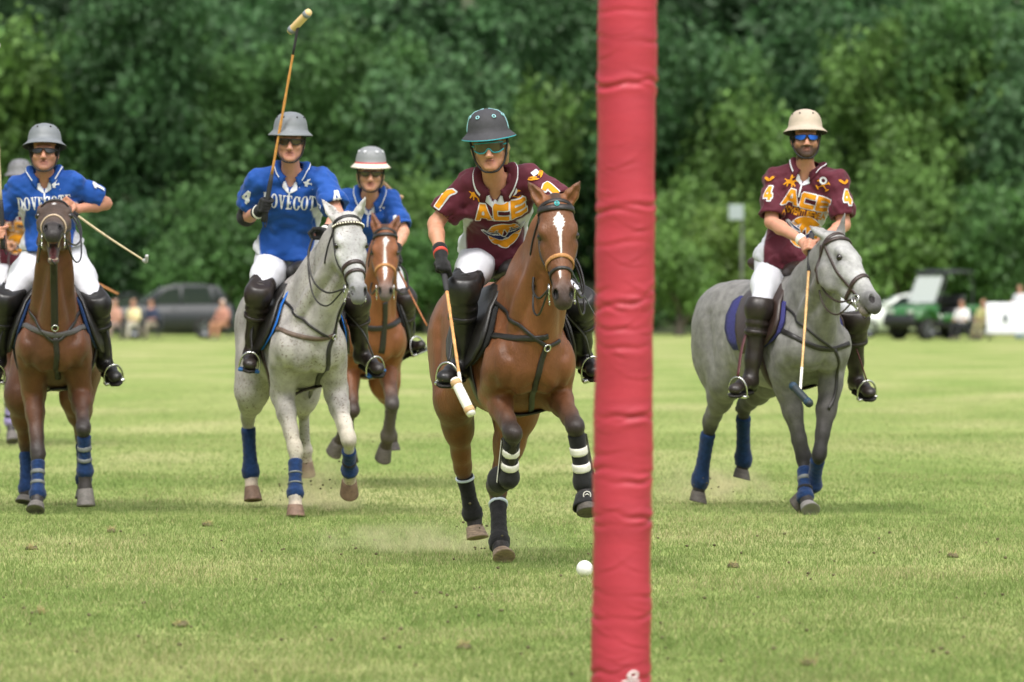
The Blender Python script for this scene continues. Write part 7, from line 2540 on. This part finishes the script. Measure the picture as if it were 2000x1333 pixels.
sleeve_print(rC, shC, 1, 658, 386, text('4', block, .095, .1, .8), M_WHITEPRINT, V(.4, -.8, .2))
mallet(gC0, tipC - gC0, W(604, 13, tipC[1] - .1) - W(574, 44, tipC[1]), 'long orange cane mallet raised high above the rider in blue', shaft=mat('orange_cane', (.55, .26, .07), rough=.45, var=.2, vscale=30), length=1.27,
       bandm=M_GRIP, ends=mat('grey_band', (.22, .24, .27), rough=.6), headm=mat('pale_wood', (.70, .50, .24), rough=.5))

# ---- D
d = 40.2
sD = [P(676, 386, -.05), P(764, 388, -.05)]
elD = [bone(sD[0], 668, 456, .28), bone(sD[1], 788, 454, .28)]
wrD = [bone(elD[0], 690, 484, .235), bone(elD[1], 772, 490, .235)]
gD0 = W(700, 490, wrD[0][1] - .05); gD1 = W(768, 506, wrD[1][1] - .05)
hpD = [P(690, 510, .2), P(738, 510, .2)]
knD = [bone(hpD[0], 652, 582, .43), bone(hpD[1], 788, 582, .43)]
anD = [bone(knD[0], 650, 676, .42, 1), bone(knD[1], 792, 680, .42, 1)]
toD = [bone(anD[0], 640, 700, .24), bone(anD[1], 826, 674, .24)]
rD = dict(pelvis=P(712, 502, .25), neck=P(722, 382, -.08), head=P(724, 338, -.2), hfwd=V(.02, -1, -.10), hup=V(.02, -.08, 1), sh=sD, el=elD, wr=wrD,
          grip=[(gD0, V(0, -1, 0)), (gD1, V(.3, -.4, -.9))], hip=hpD, kn=knD, an=anD, toe=toD, kfront=(V(-.3, -1, 0), V(.35, -1, 0)), glove=[M_BLACKCLOTH, M_BLACKCLOTH],
          jersey=BLUE, jname='blue_jersey', bulk=.95, jaw=.88, seed=33, skin=(0.538, 0.280, 0.190), hair=(.34, .22, .12), hairid=4, hairlong=True, sleeve=(.85, .85), boot=M_BROWNBOOT,
          helmet=dict(mat=mat('helmet_midgrey', (.22, .23, .24), rough=.5), edge=mat('cream_brim', (.66, .60, .50), rough=.6), brim=mat('cream_brim', (.66, .60, .50)), band=mat('red_band', (.50, .05, .05), rough=.6), vent=M_WHITEPRINT, ventring=M_WHITEPRINT),
          eyewear=dict(lens=M_LENSBROWN, top=.014, bot=-.018, two=True), braid=[P(742, 356, -.06), P(755, 366, -.02), P(768, 378, .0), P(782, 386, -.02)],
          label='rider in blue with a blond braid and red banded helmet on the bay behind')
meD, shD = make_rider(rD, HD)
chest_print(rD, shD, 'emblem', 742, 405, emblem_dove(.042), M_WHITEPRINT)
sleeve_print(rD, shD, 1, 789, 440, text('4', block, .09, .1, .8), M_WHITEPRINT, V(.5, -.8, .2))

# ---- E
d = 36.0
sE = [P(1514, 348, .02), P(1637, 350, -.05)]
elE = [bone(sE[0], 1506, 434, .30), bone(sE[1], 1648, 440, .30)]
wrE = [bone(elE[0], 1566, 470, .34), bone(elE[1], 1614, 462, .26)]
gE0 = W(1583, 482, wrE[0][1] - .09); gE1 = W(1602, 470, wrE[1][1] - .06)
tipE = bone(gE0, 1563, 764, 1.12)
hpE = [P(1508, 516, .15), P(1560, 516, .08)]
knE = [bone(hpE[0], 1484, 602, .45), bone(hpE[1], 1668, 622, .45)]
anE = [bone(knE[0], 1466, 742, .44, 1), bone(knE[1], 1672, 742, .43, 1)]
toE = [bone(anE[0], 1430, 764, .25), bone(anE[1], 1703, 772, .25)]
rE = dict(pelvis=P(1536, 508, .15), neck=P(1576, 328, .02), head=P(1573, 271, -.05), hfwd=V(.04, -1, .05), hup=V(.0, .05, 1), sh=sE, el=elE, wr=wrE,
          grip=[(gE0, gE0 - tipE), (gE1, V(.4, -1, 0))], hip=hpE, kn=knE, an=anE, toe=toE, kfront=(V(-.35, -1, 0), V(.5, -.9, 0)), glove=[None, None],
          jersey=MAROON, jname='maroon_jersey', bulk=1.05, seed=43, skin=(0.515, 0.252, 0.168), beard=((.045, .028, .02), .95), hair=(.02, .015, .012), hairid=5, sleeve=(.86, .82),
          helmet=dict(mat=M_HTAN, tilt=-3), eyewear=dict(lens=M_LENSBLUE, top=.016, bot=-.018, two=True), boot=M_BROWNBOOT, wristband=(M_WHITETAPE, None),
          leather=(mat('maroon_leather', (.08, .02, .022), rough=.5), mat('maroon_leather', (.08, .02, .022))),
          label='bearded rider in maroon with a tan helmet on the steel grey')
meE, shE = make_rider(rE, HE_)
ace_prints(rE, shE, (1576, 393), (1573, 418), (1571, 452), (1544, 354), (1608, 360), tilt=-.03, size=.98)
sleeve_print(rE, shE, 0, 1500, 378, text('4', block, .10, .1, .7), M_YELLOWPRINT, V(-.4, -.8, .1), outline=M_WHITEPRINT)
sleeve_print(rE, shE, 1, 1654, 386, text('4', block, .10, .1, .7), M_YELLOWPRINT, V(.5, -.8, .1), outline=M_WHITEPRINT)
sleeve_print(rE, shE, 0, 1503, 350, emblem_wing(.038), M_YELLOWPRINT, V(-.3, -.8, .2), name='emblem')
sleeve_print(rE, shE, 1, 1648, 356, emblem_wing(.038), M_YELLOWPRINT, V(.3, -.8, .2), name='emblem')
mallet(gE0, tipE - gE0, W(1574, 788, tipE[1] - .06) - W(1545, 757, tipE[1] + .05), 'cane mallet with a dark blue head hanging before the steel grey horse', length=1.24, gripback=.10, shaft=mat('yellow_cane', (.60, .36, .15), rough=.45, var=.2, vscale=30),
       headm=mat('mallet_dark', (.02, .03, .035), rough=.5), ends=mat('mallet_blue', (.015, .04, .07), rough=.6))

# ---- G
d = 50.3
sG = [P(3, 398, .0), P(72, 398, .0)]
elG = [bone(sG[0], -6, 458, .30), bone(sG[1], 80, 458, .30)]
wrG = [bone(elG[0], 14, 480, .25), bone(elG[1], 66, 478, .25)]
gG0 = W(24, 484, wrG[0][1] - .05); gG1 = W(58, 482, wrG[1][1] - .05)
hpG = [P(12, 514, .2), P(50, 514, .2)]
knG = [bone(hpG[0], 8, 578, .44), bone(hpG[1], 88, 576, .44)]
anG = [bone(knG[0], -4, 660, .43, 1), bone(knG[1], 92, 660, .43, 1)]
toG = [bone(anG[0], -14, 682, .25), bone(anG[1], 104, 682, .25)]
rG = dict(pelvis=P(30, 508, .2), neck=P(38, 390, .05), head=P(39, 352, -.03), hfwd=V(0, -1, 0), hup=V(0, 0, 1), sh=sG, el=elG, wr=wrG,
          grip=[(gG0, V(0, -1, .2)), (gG1, V(.8, -.2, -.4))], hip=hpG, kn=knG, an=anG, toe=toG, kfront=(V(-.3, -1, 0), V(.3, -1, 0)), glove=[None, None],
          jersey=MAROON, jname='maroon_jersey', bulk=1.0, seed=53, hair=(.03, .02, .016), hairid=6, sleeve=(.8, .8),
          helmet=dict(mat=mat('helmet_dullgrey', (.15, .15, .16), rough=.6)), eyewear=dict(lens=M_LENSBLACK),
          label='rider in maroon mostly hidden behind the leftmost rider in blue')
meG, shG = make_rider(rG, HG)
ace_prints(rG, shG, (36, 442), (36, 458), (32, 476), (22, 414), (54, 414), size=.9, cell=.006)

# ------------------------------------------------------------------ whips and sticks in rein hands
def whip(name, G, tip, r, m, label, hook=None):
    root = empty(name, G, label, 'whip', None)
    t = nrm(tip - G)
    pts = [G - t * .08, G, lerp(G, tip, .5) - V(0, 0, .008), tip]
    obj('shaft', *tube(catmull(pts, 6), [r * 1.3, r * 1.2, r, r * .8], 7), m, root)
    obj('handle', *tube([G - t * .10, G + t * .10], [r * 2.0, r * 1.7], 8), M_GRIP, root)
    if hook is not None:
        obj('tip_loop', *tube(catmull([tip - t * .02, tip + t * .005, hook], 5), [r * 1.6, r * 1.5], 7), mat('tip_grey', (.45, .46, .45), rough=.5), root)
whip('riding_whip', gA1, W(1170, 632, gA1[1] - .1), .0042, mat('whip_dark', (.05, .06, .05), rough=.5), 'thin dark whip slanting down between the galloping bay and the red post')
whip('riding_whip', gB1, bone(gB1, 284, 511, .62), .0075, M_PALECANE, 'pale stick with an upturned tip held by the leftmost rider in blue', bone(bone(gB1, 284, 511, .62), 287, 499, .05))
whip('riding_whip', gD1, W(834, 637, gD1[1] - .15), .0065, M_REDCANE, 'reddish brown stick slanting down right of the bay horse behind')
whip('riding_whip', gG1, bone(gG1, 231, 575, 1.0), .0095, mat('orange_stick', (.48, .20, .07), rough=.5), 'orange brown stick end showing right of the leftmost rider thigh')

# ------------------------------------------------------------------ reins
def reins(R, G, sag=.05, ends=(-1, 1), r=.0065):
    for s in ends:
        b = R['bit', s]
        side = R['l'] * s
        m = lerp(b, G, .5) + side * .10 - V(0, 0, sag)
        m1 = lerp(b, G, .25) + side * .06 - V(0, 0, sag * .9)
        m2 = lerp(b, G, .75) + side * .085 - V(0, 0, sag * .4)
        rein(R, [b, m1, m, m2, G], r=r)
for _R, _G in ((HA, gA1), (HB, gB1), (HC, gC1), (HE_, gE1)): reins(_R, _G, .21, r=.0055)
reins(HA, gA1, .12); reins(HB, gB1, .10); reins(HC, gC1, .12); reins(HD, gD1, .10); reins(HE_, gE1, .12); reins(HG, gG0, .10)

# ------------------------------------------------------------------ torn earth in the air by the hooves
_r = random.Random(77)
_k = Buf()
for px, py, dd, n_ in ((905, 1040, 30.4, 16), (960, 1075, 29.8, 12), (600, 965, 36.0, 16), (1385, 965, 37.3, 10), (690, 880, 40.5, 6), (560, 1000, 35.6, 8)):
    for i in range(n_):
        _c = W(px + _r.gauss(0, 42), py - abs(_r.gauss(0, 34)), dd + _r.gauss(0, .3))
        if _c[2] > .02: _k.add(clod(_c, _r.uniform(.003, .009), _r))
_k.make('flying_earth', M_EARTH, kind='stuff', label='crumbs of earth thrown up by the hooves', category='earth')

# ------------------------------------------------------------------ dust kicked up behind the hooves
def dust(px, py, dd, rx, ry, rz, dens, label, seed):
    c = W(px, py, dd)
    v, f = ball(V(0, 0, 0), 1.0, 20, 14)
    rs = random.Random(seed)
    v = [c + V(p[0] * rx, p[1] * ry, p[2] * rz) for p in v]
    m = bpy.data.materials.new('dust'); m.use_nodes = True
    N, L = m.node_tree.nodes, m.node_tree.links
    N.remove(N['Principled BSDF'])
    pv = N.new('ShaderNodeVolumePrincipled')
    pv.inputs['Color'].default_value = (1.0, .86, .62, 1)
    tc = N.new('ShaderNodeTexCoord')
    mp = N.new('ShaderNodeMapping'); mp.inputs['Scale'].default_value = (1 / rx, 1 / ry, 1 / rz)
    L.new(tc.outputs['Object'], mp.inputs['Vector'])
    ln = N.new('ShaderNodeVectorMath'); ln.operation = 'LENGTH'; L.new(mp.outputs[0], ln.inputs[0])
    fo = N.new('ShaderNodeMapRange'); fo.inputs['From Min'].default_value = 1.0; fo.inputs['From Max'].default_value = .1; L.new(ln.outputs['Value'], fo.inputs['Value'])
    nz = N.new('ShaderNodeTexNoise'); nz.inputs['Scale'].default_value = 7.0; nz.inputs['Detail'].default_value = 6
    mo = N.new('ShaderNodeVectorMath'); mo.operation = 'ADD'; mo.inputs[1].default_value = (seed * 3.1, seed, 0)
    L.new(tc.outputs['Object'], mo.inputs[0]); L.new(mo.outputs[0], nz.inputs['Vector'])
    nr = N.new('ShaderNodeMapRange'); nr.inputs['From Min'].default_value = .42; nr.inputs['From Max'].default_value = .68; L.new(nz.outputs['Fac'], nr.inputs['Value'])
    mu = N.new('ShaderNodeMath'); mu.operation = 'MULTIPLY'; L.new(fo.outputs[0], mu.inputs[0]); L.new(nr.outputs[0], mu.inputs[1])
    mu2 = N.new('ShaderNodeMath'); mu2.operation = 'MULTIPLY'; L.new(mu.outputs[0], mu2.inputs[0]); mu2.inputs[1].default_value = dens
    L.new(mu2.outputs[0], pv.inputs['Density'])
    L.new(pv.outputs[0], N['Material Output'].inputs['Volume'])
    obj('dust', v, f, m, base=c, kind='stuff', label=label, category='dust')
dust(850, 1058, 30.8, .80, .6, .13, 2.4, 'tan dust drifting behind the hind hooves of the galloping bay', 1)
dust(625, 965, 36.3, .32, .4, .28, 4.5, 'brown dust cloud behind the front hooves of the flea-bitten grey', 2)
dust(1400, 955, 37.6, .50, .5, .22, 3.5, 'tan dust under the hind hooves of the steel grey', 3)
dust(530, 985, 37.0, .55, .4, .12, 2.5, 'thin dust trailing left of the flea-bitten grey', 4)
